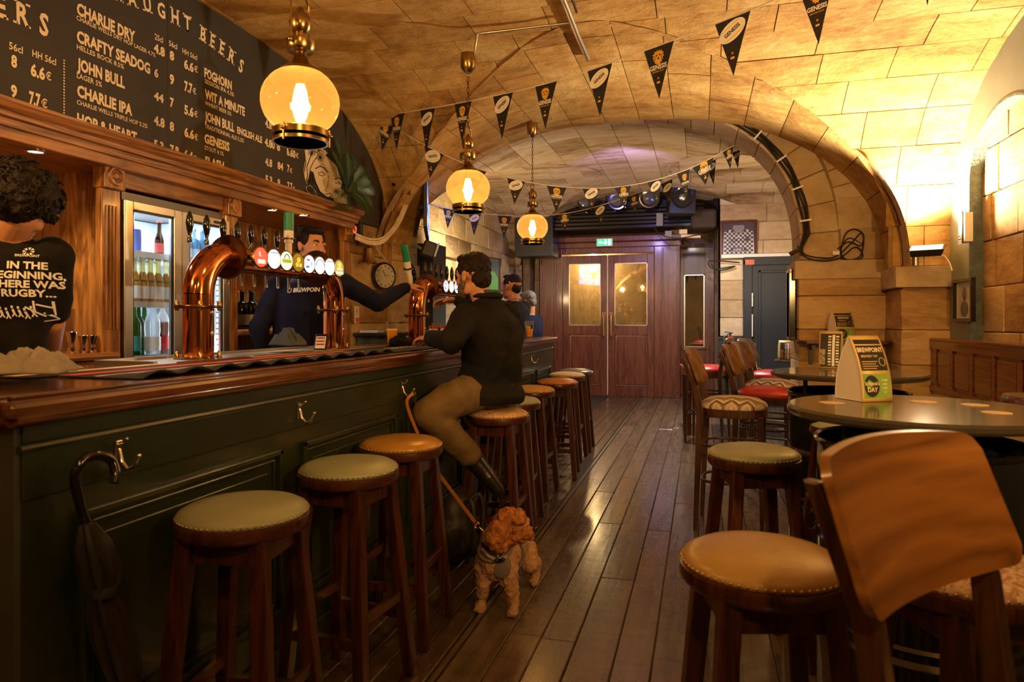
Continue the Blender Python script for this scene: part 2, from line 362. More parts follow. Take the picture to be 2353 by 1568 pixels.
M_tee = plain('black_tee', (.009, .008, .008), .9, spec=.2, var=.2, bmp=.2, bscale=160, dist=.002)
M_jacket = plain('black_jacket', (.007, .006, .006), .8, spec=.25, var=.2, bmp=.3, bscale=25, dist=.01)
M_khaki = plain('khaki_trousers', (.16, .10, .04), .85, var=.15, bmp=.3, bscale=22, dist=.012)
M_shoe = plain('black_leather', (.014, .012, .010), .3, var=.2, bmp=.3, bscale=60)
# ================= THE SETTING =================
# ---- vault profile: superellipse ----
class Arc:
    def __init__(s, c, hw, z0, rise, n): s.c, s.hw, s.z0, s.r, s.n = c, hw, z0, rise, n; s.tab()
    def z(s, x):
        u = min(1, abs(x-s.c)/s.hw); return s.z0+s.r*max(0, 1-u**s.n)**(1/s.n)
    def raw(s, t):   # t 0..1 left to right
        a = pi*(1-t); c, q = cos(a), abs(sin(a)); e = 2/s.n
        return s.c+s.hw*math.copysign(abs(c)**e, c), s.z0+s.r*q**e
    def tab(s):
        s.T = [0]; p = s.raw(0); K = 400
        for i in range(1, K+1):
            q = s.raw(i/K); s.T.append(s.T[-1]+math.hypot(q[0]-p[0], q[1]-p[1])); p = q
        s.L = s.T[-1]
    def at(s, w):   # by arc length fraction
        g = w*s.L; K = len(s.T)-1
        lo, hi = 0, K
        while hi-lo > 1:
            m = (lo+hi)//2
            if s.T[m] <= g: lo = m
            else: hi = m
        f = (g-s.T[lo])/max(1e-9, s.T[hi]-s.T[lo]); return s.raw((lo+f)/K)
    def nrm(s, w):
        a, b = s.at(max(0, w-.004)), s.at(min(1, w+.004)); dx, dz = b[0]-a[0], b[1]-a[1]; L = math.hypot(dx, dz) or 1
        return dz/L, -dx/L      # points inwards (down)
A1 = Arc(-.68, 2.13, 1.70, 1.40, 2.2); B1 = Arc(3.40, 2.35, 1.70, 1.42, 2.8)
A2 = Arc(-.90, 2.25, 1.90, 1.42, 2.2); B2 = Arc(9.30, 2.40, 1.90, 1.40, 2.4)
def clip_add(mb, ps, gs):
    """keep the part of a facet on its own side of the groin"""
    if min(gs) >= 0: mb.add(ps, [tuple(range(len(ps)))]); return
    if max(gs) <= 0: return
    out = []; n = len(ps)
    for i in range(n):
        a, b, ga, gb = ps[i], ps[(i+1) % n], gs[i], gs[(i+1) % n]
        if ga >= 0: out.append(a)
        if (ga >= 0) != (gb >= 0): t = ga/(ga-gb); out.append(V(a)+(V(b)-V(a))*t)
    if len(out) > 2: mb.add(out, [tuple(range(len(out)))])
def gval(arc, other, w, v):
    x, z = arc.at(w); return z-(other.z(v) if (other and abs(v-other.c) < other.hw) else -9)
def vault_stone(par, arc, other, axis, w0, w1, v0, v1, gap, proud, mat, nw=3, nv=4, rnd=random):
    """one ashlar of a barrel vault; axis 'y' = barrel runs along y"""
    L = arc.L; gw = gap/L; k_ = rnd.uniform(-.12, .12)*(w1-w0)
    ws = [w0+gw*.5+(w1-w0-gw)*i/nw for i in range(nw+1)]; vs = [v0+gap*.5+(v1-v0-gap)*j/nv for j in range(nv+1)]
    P_ = []; G = []
    for j in range(-1, nv+2):
        for i in range(-1, nw+2):
            bi = min(max(i, 0), nw); bj = min(max(j, 0), nv); edge = i != bi or j != bj; w, v = ws[bi], vs[bj]
            off = -.022 if edge else proud+(rnd.uniform(-.004, .004) if 0 < i < nw and 0 < j < nv else -.004)
            x, z = arc.at(w); nx, nz = arc.nrm(w); x += nx*off; z += nz*off
            P_.append(V((x, v, z)) if axis == 'y' else V((v, x, z))); G.append(gval(arc, other, w, v)+.003)
    if max(G) <= 0: return None
    W = nw+3; whole = min(G) >= 0; mb = MB(); fs = []
    for j in range(nv+2):
        for i in range(nw+2):
            q = (j*W+i, j*W+i+1, (j+1)*W+i+1, (j+1)*W+i); q = q if axis == 'y' else q[::-1]
            if whole: fs.append(q)
            else: clip_add(mb, [P_[k] for k in q], [G[k] for k in q])
    if whole: mb.v = P_; mb.f = fs
    if not mb.f: return None
    return obj('stone', mb, mat, par, smooth=50)
def backing(mb, arc, other, axis, va, vb, off, nv=40, nw=70):
    for j in range(nv):
        for i in range(nw):
            ps = []; gs = []
            for (a, b) in ((i, j), (i+1, j), (i+1, j+1), (i, j+1)):
                w = a/nw; v = va+(vb-va)*b/nv; x, z = arc.at(w); nx, nz = arc.nrm(w); gs.append(gval(arc, other, w, v)-.001); x -= nx*off; z -= nz*off
                ps.append(V((x, v, z)) if axis == 'y' else V((v, x, z)))
            clip_add(mb, ps, gs)
def vault(name, A, B, ya, yb, xa, xb, mat, wa=(0, 1), wb=(0, 1), ymin=2.4, gap=.006, sa=.30, sb=.30, la=.52):
    mb = MB(); backing(mb, A, B, 'y', ya, yb, .014); backing(mb, B, A, 'x', xa, xb, .014)
    root = struct(name, mb, M_mortar, smooth=60)
    n = max(1, round(A.L/sa)); rr = random.Random(3)
    for i in range(n):
        w0, w1 = i/n, (i+1)/n
        if w1 < wa[0] or w0 > wa[1]: continue
        y = ymin-rr.uniform(0, la)
        while y < yb:
            l = la*rr.uniform(.7, 1.25); y1 = min(y+l, yb)
            if y1 > ymin and y1-y > .05: vault_stone(root, A, B, 'y', w0, w1, max(y, ymin-.3), y1, gap, rr.uniform(0, .006), mat, rnd=rr)
            y += l
    n = max(1, round(B.L/sb))
    for i in range(n):
        w0, w1 = i/n, (i+1)/n
        if w1 < wb[0] or w0 > wb[1]: continue
        x = xa-rr.uniform(0, la)
        while x < xb:
            l = la*rr.uniform(.7, 1.25); x0 = max(x, xa); x1 = min(x+l, xb)
            if x1-x0 > .05: vault_stone(root, B, A, 'x', w0, w1, x0, x1, gap, rr.uniform(0, .006), mat, rnd=rr)
            x += l
    return root
ceil1 = vault('ceiling', A1, B1, -3.05, 6.22, -2.86, 1.84, M_vault, wb=(.36, 1))
ceil2 = vault('ceiling_far', A2, B2, 6.65, 12.4, -3.4, 1.9, M_vault2, ymin=6.7, sa=.36, sb=.36, la=.6, wb=(.2, 1))
# ---- floor: planks ----
def floor_mat(name, c1, c2, rough):
    m, nt, b = nodes(name); mp = coords(nt, (9, .7, 9), rnd=True); mp2 = coords(nt, (4, 22, 4))
    n = N(nt, 'ShaderNodeTexNoise'); n.inputs['Scale'].default_value = 2; n.inputs['Detail'].default_value = 7; n.inputs['Distortion'].default_value = 1; nt.links.new(mp.outputs[0], n.inputs['Vector'])
    s = N(nt, 'ShaderNodeTexNoise'); s.inputs['Scale'].default_value = 1; s.inputs['Detail'].default_value = 2; nt.links.new(mp2.outputs[0], s.inputs['Vector'])
    mx = N(nt, 'ShaderNodeMix', data_type='FLOAT'); mx.inputs[0].default_value = .3; nt.links.new(n.outputs['Fac'], mx.inputs[2]); nt.links.new(s.outputs['Fac'], mx.inputs[3])
    oi = N(nt, 'ShaderNodeObjectInfo'); ma = N(nt, 'ShaderNodeMath', operation='MULTIPLY_ADD'); ma.inputs[1].default_value = .16; ma.inputs[2].default_value = -.08; nt.links.new(oi.outputs['Random'], ma.inputs[0])
    ad = N(nt, 'ShaderNodeMath', operation='ADD'); nt.links.new(mx.outputs[0], ad.inputs[0]); nt.links.new(ma.outputs[0], ad.inputs[1])
    r = ramp(nt, [(.32, c1), (.68, c2)]); nt.links.new(ad.outputs[0], r.inputs[0]); nt.links.new(r.outputs[0], b.inputs['Base Color'])
    rr = N(nt, 'ShaderNodeMapRange'); rr.inputs[1].default_value = .3; rr.inputs[2].default_value = .7; rr.inputs[3].default_value = rough+.12; rr.inputs[4].default_value = rough-.06
    nt.links.new(mx.outputs[0], rr.inputs[0]); nt.links.new(rr.outputs[0], b.inputs['Roughness']); b.inputs['Coat Weight'].default_value = .5; b.inputs['Coat Roughness'].default_value = .16
    bump(nt, mx.outputs[0], b, .45, .004); return m
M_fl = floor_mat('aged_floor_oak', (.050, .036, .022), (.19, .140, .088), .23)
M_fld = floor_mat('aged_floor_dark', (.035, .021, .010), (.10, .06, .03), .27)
floor = struct('floor', MB().bb(-3.6, 2.3, -3.1, 12.6, -.08, -.012), plain('floor_base', (.02, .013, .008), .8))
rr = random.Random(5)
def plank_row(x0, x1, ya, yb, mat, lmin, lmax):
    y = ya-rr.uniform(0, lmin)
    while y < yb:
        y1 = min(y+rr.uniform(lmin, lmax), yb); a = max(y, ya); g = .0016
        if y1-a > .05:
            mb = MB(); z = rr.uniform(-.0015, .0015); t = rr.uniform(-.001, .001); e = .004
            mb.add([(x0+g, a+g, -.012), (x1-g, a+g, -.012), (x1-g, y1-g, -.012), (x0+g, y1-g, -.012),
                    (x0+g, a+g, z-e), (x1-g, a+g, z+t-e), (x1-g, y1-g, z+t-e), (x0+g, y1-g, z-e),
                    (x0+g+e, a+g+e, z), (x1-g-e, a+g+e, z+t), (x1-g-e, y1-g-e, z+t), (x0+g+e, y1-g-e, z)],
                   [(0, 1, 5, 4), (1, 2, 6, 5), (2, 3, 7, 6), (3, 0, 4, 7), (4, 5, 9, 8), (5, 6, 10, 9), (6, 7, 11, 10), (7, 4, 8, 11), (8, 9, 10, 11)])
            obj('plank', mb, mat, floor)
        y = y1
x = -.92
while x < 1.75:
    w = rr.uniform(.13, .17); plank_row(x, x+w, .6, 12.2, M_fl, 1.2, 2.6); x += w
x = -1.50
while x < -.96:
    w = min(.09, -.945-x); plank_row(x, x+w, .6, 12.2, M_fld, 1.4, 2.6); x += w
obj('floor_strip', MB().bb(-.945, -.925, .6, 11.6, -.012, .003), plain('floor_strip', (.16, .12, .08), .35, .3), floor, bev=.002)
# ---- outer walls ----
struct('wall_left', MB().bb(-3.55, -3.42, -3.1, 12.6, 0, 3.6), M_mortar)
struct('wall_back', MB().bb(-3.6, 2.3, -3.2, -3.05, 0, 3.6), M_stone2)
struct('wall_far', MB().bb(-3.6, .24, 12.35, 12.5, 0, 3.6), M_stone2)
# shell above the vaults keeps daylight out
struct('ceiling_shell', MB().bb(-3.6, 2.3, -3.2, 12.6, 3.62, 3.7), M_mortar)
# ---- block helper ----
def block(par, x0, x1, y0, y1, z0, z1, mat, rnd, j=.004, name='stone'):
    """a dressed stone with chamfered, slightly uneven faces"""
    mb = MB(); e = .006; d = lambda: rnd.uniform(-j, j)
    X = (x0, x0+e, x1-e, x1); Y = (y0, y0+e, y1-e, y1); Z = (z0, z0+e, z1-e, z1)
    vs = []; idx = {}
    def vid(i, k, l, ax):
        key = (i, k, l)
        if key not in idx:
            idx[key] = len(vs); vs.append((X[i]+d()*.5, Y[k]+d()*.5, Z[l]+d()*.5))
        return idx[key]
    fs = []
    for a in range(3):
        for s, o in ((0, 1), (3, 2)):
            pass
    # six inset faces + edges through convex rounding
    c = {}
    for ix in (0, 1):
        for iy in (0, 1):
            for iz in (0, 1):
                x, y, z = (X[0], X[3])[ix], (Y[0], Y[3])[iy], (Z[0], Z[3])[iz]; xi, yi, zi = (X[1], X[2])[ix], (Y[1], Y[2])[iy], (Z[1], Z[2])[iz]
                for nm, p in (('x', (x, yi, zi)), ('y', (xi, y, zi)), ('z', (xi, yi, z))): c[(ix, iy, iz, nm)] = len(vs); vs.append((p[0]+d(), p[1]+d(), p[2]+d()))
    for s in (0, 1):
        q = [c[(s, 0, 0, 'x')], c[(s, 1, 0, 'x')], c[(s, 1, 1, 'x')], c[(s, 0, 1, 'x')]]; fs.append(q if s else q[::-1])
        q = [c[(0, s, 0, 'y')], c[(1, s, 0, 'y')], c[(1, s, 1, 'y')], c[(0, s, 1, 'y')]]; fs.append(q[::-1] if s else q)
        q = [c[(0, 0, s, 'z')], c[(1, 0, s, 'z')], c[(1, 1, s, 'z')], c[(0, 1, s, 'z')]]; fs.append(q if s else q[::-1])
    for a in (0, 1):
        for b in (0, 1):
            fs.append([c[(a, b, 0, 'x')], c[(a, b, 1, 'x')], c[(a, b, 1, 'y')], c[(a, b, 0, 'y')]])
            fs.append([c[(a, 0, b, 'x')], c[(a, 1, b, 'x')], c[(a, 1, b, 'z')], c[(a, 0, b, 'z')]])
            fs.append([c[(0, a, b, 'y')], c[(1, a, b, 'y')], c[(1, a, b, 'z')], c[(0, a, b, 'z')]])
            for e_ in (0, 1): fs.append([c[(a, b, e_, 'x')], c[(a, b, e_, 'y')], c[(a, b, e_, 'z')]])
    mb.v = [V(v) for v in vs]; mb.f = [tuple(f) for f in fs]
    return obj(name, mb, mat, par, smooth=40)
def coursed(par, x0, x1, y0, y1, zs, mat, rnd, nmin=1, wl=.42, gap=.007, along='x'):
    for k in range(len(zs)-1):
        a, b = (x0, x1) if along == 'x' else (y0, y1); L = b-a; n = max(nmin, round(L/wl)); cuts = [a]
        off = rnd.uniform(-.35, .35)
        for i in range(1, n): cuts.append(a+L*(i+off*(1 if k % 2 else -1))/n)
        cuts.append(b)
        for i in range(len(cuts)-1):
            if cuts[i+1]-cuts[i] < .05: continue
            p = rnd.uniform(0, .008)
            if along == 'x': block(par, cuts[i]+gap/2, cuts[i+1]-gap/2, y0-p, y1+p, zs[k]+gap/2, zs[k+1]-gap/2, mat, rnd)
            else: block(par, x0-p, x1+p, cuts[i]+gap/2, cuts[i+1]-gap/2, zs[k]+gap/2, zs[k+1]-gap/2, mat, rnd)
R1 = random.Random(11)
# ---- arch wall between the two bays ----
OP = Arc(-1.06, 1.87, 1.80, 1.42, 2.6)
YA, YB = 6.19, 6.72
m = MB()   # mortar body with the arch opening
NN = 60
for i in range(NN):
    a, b = OP.raw(i/NN), OP.raw((i+1)/NN)
    for y in (YA+.02, YB-.02): m.add([(a[0], y, a[1]+.02), (b[0], y, b[1]+.02), (b[0], y, 3.6), (a[0], y, 3.6)], [(0, 1, 2, 3)])
    m.add([(a[0], YA+.02, a[1]+.02), (b[0], YA+.02, b[1]+.02), (b[0], YB-.02, b[1]+.02), (a[0], YB-.02, a[1]+.02)], [(0, 1, 2, 3)])
m.bb(.81, 2.2, YA+.02, YB-.02, 0, 3.6); m.bb(-3.42, -2.95, YA+.02, YB-.02, 0, 3.6)
archw = struct('wall_arch', m, M_mortar)
def voussoirs(par, arc, n, y0, y1, t0, t1, mat, rnd, w0=0, w1=1, gap=.006):
    for i in range(n):
        a, b = w0+(w1-w0)*i/n, w0+(w1-w0)*(i+1)/n; g = gap/arc.L/2; p = rnd.uniform(-.006, .006); mb = MB(); K = 3; vs = []
        for k in range(K+1):
            w = a+g+(b-a-2*g)*k/K; x, z = arc.at(w); nx, nz = arc.nrm(w)
            for (t, y) in ((t0, y0-p), (t1, y0-p), (t1, y1+p), (t0, y1+p)):
                vs.append((x-nx*t, y, z-nz*t+rnd.uniform(-.002, .002)))
        fs = [(0, 1, 2, 3), (K*4+3, K*4+2, K*4+1, K*4)]
        for k in range(K):
            for q in range(4): fs.append((k*4+q, (k+1)*4+q, (k+1)*4+(q+1) % 4, k*4+(q+1) % 4))
        mb.v = [V(v) for v in vs]; mb.f = fs; obj('stone', mb, mat, par, bev=.006, smooth=40)
voussoirs(archw, OP, 25, YA, YB, 0, .30, M_stone2, R1)
OP2 = Arc(-1.06, 2.18, 1.80, 1.73, 2.55)
voussoirs(archw, OP2, 25, YA+.004, YA+.12, 0, .28, M_stone2, R1, .40, .95)
PZ_ = [0, .30, .62, .95, 1.22, 1.50, 1.80]
coursed(archw, .79, 1.46, YA, YB, PZ_, M_stone, R1, wl=.45)
coursed(archw, .79, 1.50, YA, YB, [1.80, 2.10], M_stone2, R1, wl=.4) if False else None
block(archw, .765, 1.46, YA-.02, YB, 1.64, 1.795, M_stone2, R1)
for (x0, x1, z0, z1) in ((1.12, 1.44, 1.80, 2.05), (1.10, 1.43, 2.05, 2.32)): block(archw, x0, x1, YA+.005, YA+.2, z0, z1, M_stone2, R1)
coursed(archw, -3.3, -2.93, YA, YB, PZ_, M_stone, R1)
# ---- right pilaster with impost ----
pil = struct('trim_pilaster', MB().bb(1.475, 1.95, 5.77, 6.25, 0, 1.75), M_mortar)
coursed(pil, 1.455, 1.95, 5.75, 6.2, [0, .35, .66, .96, 1.22, 1.535], M_stone, R1, wl=.6)
block(pil, 1.415, 1.96, 5.71, 6.2, 1.54, 1.70, M_stone2, R1)
# left pilaster and stone pier next to the back bar
pil2 = struct('trim_pier', MB().bb(-3.42, -2.82, 5.12, 6.2, 0, 3.0), M_mortar)
coursed(pil2, -3.40, -2.80, 5.10, 6.19, [0, .32, .62, .95, 1.27, 1.56, 1.86, 2.15, 2.43, 2.7], M_stone, R1, wl=.5, along='y')
coursed(pil2, -2.805, -2.73, 5.78, 6.19, [0, .32, .62, .95, 1.27, 1.56, 1.80], M_stone2, R1)
# ---- right wall, painted, with an arched niche ----
NI = Arc(4.80, .56, 2.22, .42, 2.0)
mr = MB(); XR = 1.78
mr.bb(XR, XR+.07, -3.1, NI.c-NI.hw, 0, 3.4); mr.bb(XR, XR+.07, NI.c+NI.hw, 6.0, 0, 3.4)
for i in range(30):
    a, b = NI.raw(i/30), NI.raw((i+1)/30)
    mr.add([(XR, a[0], a[1]), (XR, b[0], b[1]), (XR, b[0], 3.4), (XR, a[0], 3.4), (XR+.07, a[0], a[1]), (XR+.07, b[0], b[1])], [(0, 3, 2, 1), (0, 1, 5, 4)])
wr = struct('wall_right', mr, M_paintgrey)
rv = MB()
pts = [(NI.c-NI.hw, 0)]+[NI.raw(i/30) for i in range(31)]+[(NI.c+NI.hw, 0)]
for (a, b) in zip(pts, pts[1:]):
    n_ = .012
    rv.add([(XR-.004, a[0], a[1]), (XR-.004, b[0], b[1]), (XR+.085, b[0], b[1]), (XR+.085, a[0], a[1])], [(0, 1, 2, 3)])
obj('niche_reveal', rv, plain('niche_teal', (.10, .13, .125), .6, var=.3, scale=30, bmp=.5, bscale=60, dist=.01), wr, solid=.014)
nb = struct('wall_niche', MB().bb(1.90, 2.2, 3.8, 6.0, 0, 3.4), M_mortar)
coursed(nb, 1.86, 1.98, 3.85, 5.9, [.3, .62, .93, 1.22, 1.52, 1.83, 2.14, 2.45, 2.75], M_stone, R1, wl=.45, along='y')
# ---- far bay walls ----
FW = 10.9
fr_ = MB().bb(.26, 2.3, FW+.02, FW+.15, 0, 3.6).bb(.26, .38, FW+.02, 12.4, 0, 3.6)
wfr = struct('wall_far_right', fr_, M_mortar)
coursed(wfr, .28, .62, FW, FW+.06, [1.05, 1.33, 1.6, 1.90, 2.22], M_stone2, R1)
coursed(wfr, .28, 1.9, FW, FW+.06, [2.22, 2.5, 2.78, 3.05, 3.4], M_stone2, R1, wl=.5)
struct('wall_far_dado', MB().bb(.26, .66, FW-.03, FW+.02, 0, 1.02).bb(.255, .665, FW-.045, FW+.02, 1.0, 1.04), M_teal)
wfs = struct('wall_right_far', MB().bb(1.62, 1.75, 6.7, 10.95, 0, 3.6), M_mortar)
coursed(wfs, 1.56, 1.64, 6.75, 10.9, [0, .35, .7, 1.05, 1.4, 1.75, 2.1], M_stone2, R1, wl=.6, along='y')
wls = struct('wall_left_far', MB().bb(-3.42, -3.30, 6.7, 12.4, 0, 3.6), M_mortar)
coursed(wls, -3.32, -3.20, 6.95, 12.3, [.9, 1.2, 1.5, 1.8, 2.1], M_stone2, R1, wl=.6, along='y')
coursed(wls, -3.36, -3.24, 7.2, 11.5, [2.1, 2.42, 2.74, 3.06, 3.36], M_stone2, R1, wl=.55, along='y')
for (ya, yb) in ((6.75, 7.3), (11.2, 12.3)):
    coursed(wls, -3.2, -3.02, ya, yb, [0, .5, .9, 1.25, 1.6, 1.9], M_stone2, R1, along='y')
struct('trim_teal_column', MB().bb(-3.05, -2.86, 7.05, 7.45, 0, 2.15), M_teal)
# stone wall left of the lobby
wfl = struct('wall_far_left', MB().bb(-3.4, -2.72, 11.92, 12.05, 0, 3.6), M_mortar)
coursed(wfl, -3.2, -2.74, 11.86, 11.95, [0, .4, .8, 1.2, 1.6, 2.0, 2.4, 2.8], M_stone2, R1)
# ---- entrance lobby of dark wood ----
LY = 11.60; lx0, lx1 = -2.73, -.33
lob = struct('door_1', MB().bb(lx0, lx0+.42, LY, LY+.75, 0, 2.62).bb(lx1-.42, lx1, LY, LY+.75, 0, 2.62).bb(lx0+.42, lx1-.42, LY, LY+.75, 2.42, 2.62), M_mahogdoor, bev=.01)
obj('cornice', MB().bb(lx0-.05, lx1+.05, LY-.06, LY+.75, 2.62, 2.72).bb(lx0-.02, lx1+.02, LY-.03, LY, 2.52, 2.62), M_mahogdoor, lob, bev=.015)
for sx in (lx0+.03, lx0+.28, lx1-.05, lx1-.3): obj('frame_moulding', MB().bb(sx, sx+.03, LY-.025, LY, .1, 2.5), M_mahogdoor, lob, bev=.008)
M_dglass = glass('door_glass', (.80, .76, .66), fres=3.4, rough=.015)
cx_ = (lx0+lx1)/2; dw = (lx1-lx0-.84)/2-.012
for s in (-1, 1):
    x0 = cx_-dw-.008 if s < 0 else cx_+.008; x1 = x0+dw; y0, y1 = LY+.02, LY+.065; st = .11
    d = obj('door_leaf', MB().bb(x0, x0+st, y0, y1, .01, 2.40).bb(x1-st, x1, y0, y1, .01, 2.40).bb(x0+st, x1-st, y0, y1, .01, .17).bb(x0+st, x1-st, y0, y1, 1.05, 1.20).bb(x0+st, x1-st, y0, y1, 2.26, 2.40), M_mahogdoor, lob, bev=.006)
    obj('glass_pane', MB().bb(x0+st, x1-st, y0+.015, y0+.02, 1.20, 2.26), M_dglass, d)
    g = MB()
    for (a, b, c, e) in ((x0+st, x1-st, 1.20, 1.212), (x0+st, x1-st, 2.248, 2.26), (x0+st, x0+st+.012, 1.2, 2.26), (x1-st-.012, x1-st, 1.2, 2.26)): g.bb(a, b, y0+.002, y0+.014, c, e)
    obj('glazing_bead', g, plain('bead_silver', (.5, .47, .42), .3, .8), d)
    obj('panel', MB().bb(x0+st+.03, x1-st-.03, y0+.012, y1-.01, .20, 1.02), M_mahogdoor, d, bev=.02)
    p = MB()
    for (a, b, c, e) in ((x0+st, x1-st, .17, .195), (x0+st, x1-st, 1.025, 1.05), (x0+st, x0+st+.025, .17, 1.05), (x1-st-.025, x1-st, .17, 1.05)): p.bb(a, b, y0-.008, y0+.01, c, e)
    obj('panel_moulding', p, M_mahogdoor, d, bev=.006)
    hx = x1-.055 if s < 0 else x0+.055
    obj('pull_handle', MB().bb(hx-.028, hx+.028, y0-.01, y0, .98, 1.42).tube([(hx, y0, 1.0), (hx, y0-.045, 1.03), (hx, y0-.045, 1.38), (hx, y0, 1.41)], .010), M_brass, d, smooth=40)
obj('door_gap_strip', MB().bb(cx_-.007, cx_+.007, LY+.03, LY+.04, .02, 2.38), plain('pale_edge', (.6, .5, .45), .4), lob)  # pale strip in the joint between the two leaves
obj('side_panel', MB().bb(lx0-.0, lx0+.02, LY, LY+.75, 0, 2.6), M_mahogdoor, lob)
# vestibule wall and an added lamp that brightens the door panes
struct('wall_vestibule', MB().bb(lx0+.4, lx1-.4, LY+.70, LY+.74, 0, 2.45), plain('vestibule_wall', (.60, .48, .26), .8))
light('vestibule_fill', 'POINT', (cx_-.3, LY+.4, 2.3), 70, WARM2, size=.04)
# window beside lobby
wy = 12.2
w1 = struct('window_1', MB().bb(-.36, -.28, wy, wy+.1, 0, 2.55).bb(.06, .22, wy, wy+.1, 0, 2.55).bb(-.3, .08, wy, wy+.1, 0, .82).bb(-.3, .08, wy, wy+.1, 2.08, 2.55), M_mahogdoor, bev=.008)
obj('glass_pane', MB().bb(-.28, .06, wy+.04, wy+.045, .82, 2.08), M_dglass, w1)
obj('window_sill', MB().bb(-.32, .1, wy-.04, wy, .79, .83), M_mahogdoor, w1, bev=.006)
mmz = MB()
for (a, b, c, e) in ((-.28, .06, .82, .835), (-.28, .06, 2.065, 2.08), (-.28, -.265, .82, 2.08), (.045, .06, .82, 2.08)): mmz.bb(a, b, wy+.01, wy+.035, c, e)
obj('glazing_bead', mmz, M_steel, w1)
struct('trim_stone_jamb', MB().bb(.22, .30, 11.9, 12.3, 0, 3.2).bb(-2.98, -2.86, 11.5, 11.9, 0, 2.9), wood('old_timber', (.05, .025, .012), (.16, .09, .045), 'Z', .6, 0))
# blue-black door in the right corner
dy = FW-.02; d2 = struct('door_2', MB().bb(.66, 1.62, dy-.03, dy+.03, 0, 2.2).bb(.62, .74, dy-.07, dy, 0, 2.20).bb(1.46, 1.6, dy-.07, dy, 0, 2.2).bb(.62, 1.6, dy-.07, dy, 2.12, 2.24), plain('blue_black_paint', (.010, .013, .020), .6), bev=.006)
pm = MB()
for (a, b, c, e) in ((.83, 1.38, .25, .29), (.83, 1.38, 2.0, 2.04), (.83, .87, .25, 2.04), (1.34, 1.38, .25, 2.04)): pm.bb(a, b, dy-.05, dy-.03, c, e)
obj('door_moulding', pm, plain('blue_black_paint_2', (.012, .015, .022), .6), d2, bev=.008)
obj('notice', MB().bb(.64, .77, dy-.078, dy-.07, 2.125, 2.20), plain('orange_notice', (.55, .13, .05), .6), d2, label='small orange notice')
obj('hinge', MB().bb(.735, .75, dy-.085, dy-.07, 1.5, 1.7), M_white, d2); obj('hinge', MB().bb(.735, .75, dy-.085, dy-.07, 1.05, 1.38), M_white, d2)
# ================= BAR AND BACK BAR =================
BX, BT = -1.42, 1.125
bar = thing('bar_counter', 'long dark green panelled bar with a polished wooden top down the left side', 'bar', (-1.8, 4.0, 0))
obj('body', MB().bb(-2.22, BX, 1.14, 6.62, 0, 1.085), M_green, bar, w=True)
def profile_y(mb, pts, y0, y1):   # extrude an x/z outline along y
    n = len(pts); return mb.add([(x, y0, z) for x, z in pts]+[(x, y1, z) for x, z in pts], [tuple(range(n)), tuple(range(2*n-1, n-1, -1))]+[(i, n+i, n+(i+1) % n, (i+1) % n) for i in range(n)])
obj('worktop', MB().bb(-2.28, -1.385, 1.09, 6.74, 1.088, BT), M_counter, bar, w=True, bev=.012)
obj('edge_moulding', MB().tube([(-1.405, 1.11, 1.088), (-1.405, 6.72, 1.088)], .018, 10).tube([(-2.2, 1.11, 1.088), (-1.405, 1.11, 1.088)], .018, 10), M_counter, bar, w=True, smooth=40)
obj('worktop_ridge', MB().bb(-1.46, -1.445, 1.14, 6.7, BT, BT+.007).bb(-1.50, -1.485, 1.14, 6.7, BT, BT+.005).bb(-1.96, -1.945, 2.2, 6.7, BT, BT+.012), M_counter, bar, w=True, bev=.003)
obj('end_panel', MB().bb(-2.22, BX-.0, 1.125, 1.14, 0, 1.085), M_endlit, bar, w=True)
def strip(mb, y0, y1, z0, z1, d): mb.bb(BX, BX+d, y0, y1, z0, z1)
rail = MB(); strip(rail, 1.14, 6.62, 1.03, 1.088, .008); strip(rail, 1.14, 6.62, .905, 1.012, .006)
obj('top_rail', rail, M_green, bar, w=True, bev=.004)
obj('rail_moulding', MB().tube([(BX+.008, 1.13, 1.02), (BX+.008, 6.62, 1.02)], .009, 8), M_green, bar, w=True, smooth=40)
obj('plinth', MB().bb(BX, BX+.02, 1.12, 6.63, 0, .16), M_green, bar, w=True, bev=.006)
for k in range(6):
    y0 = 1.28+.93*k; y1 = min(y0+.80, 6.5); za, zb = .28, .85; st = MB()
    for (w_, d_, o_) in ((.020, .020, 0), (.012, .010, .030)):
        a, b, c, e = y0+o_, y1-o_, za+o_, zb-o_
        strip(st, a, b, e-w_, e, d_); strip(st, a, b, c, c+w_, d_); strip(st, a, a+w_, c, e, d_); strip(st, b-w_, b, c, e, d_)
    p = obj('front_panel', MB().bb(BX, BX+.006, y0+.07, y1-.07, za+.07, zb-.07), M_green, bar, w=True, bev=.004)
    obj('panel_moulding', st, M_green, p, w=True, bev=.004)
def hook(y, z=.955):
    h = thing('coat_hook', 'x', 'hook', (BX+.006, y, z), 0, 'bag hooks on the bar front')
    obj('backplate', MB().box((.003, 0, .012), (.006, .022, .06)), M_chrome, h, bev=.003)
    obj('prong', MB().tube([(.004, 0, .02), (.012, 0, -.012), (.03, 0, -.03), (.052, 0, -.022), (.064, 0, .004)], [.005, .006, .006, .005, .004], 8).ell((.065, 0, .006), .006), M_chrome, h, smooth=60)
    obj('prong', MB().tube([(.004, 0, .03), (.02, 0, .034), (.028, 0, .045)], .004, 8).ell((.028, 0, .046), .005), M_chrome, h, smooth=60)
    return h
hl = ['chrome coat hook on bar front holding the black umbrella', 'chrome coat hook above the second green stool from the front', 'coat hook on bar front where the tan dog lead is tied',
      'coat hook on bar front hidden beside the seated man\'s knee', None, 'small coat hook near the far end of the bar front']
for i, y in enumerate((1.39, 2.19, 3.08, None, None, 5.72)):
    if y: hook(y)['label'] = hl[i]
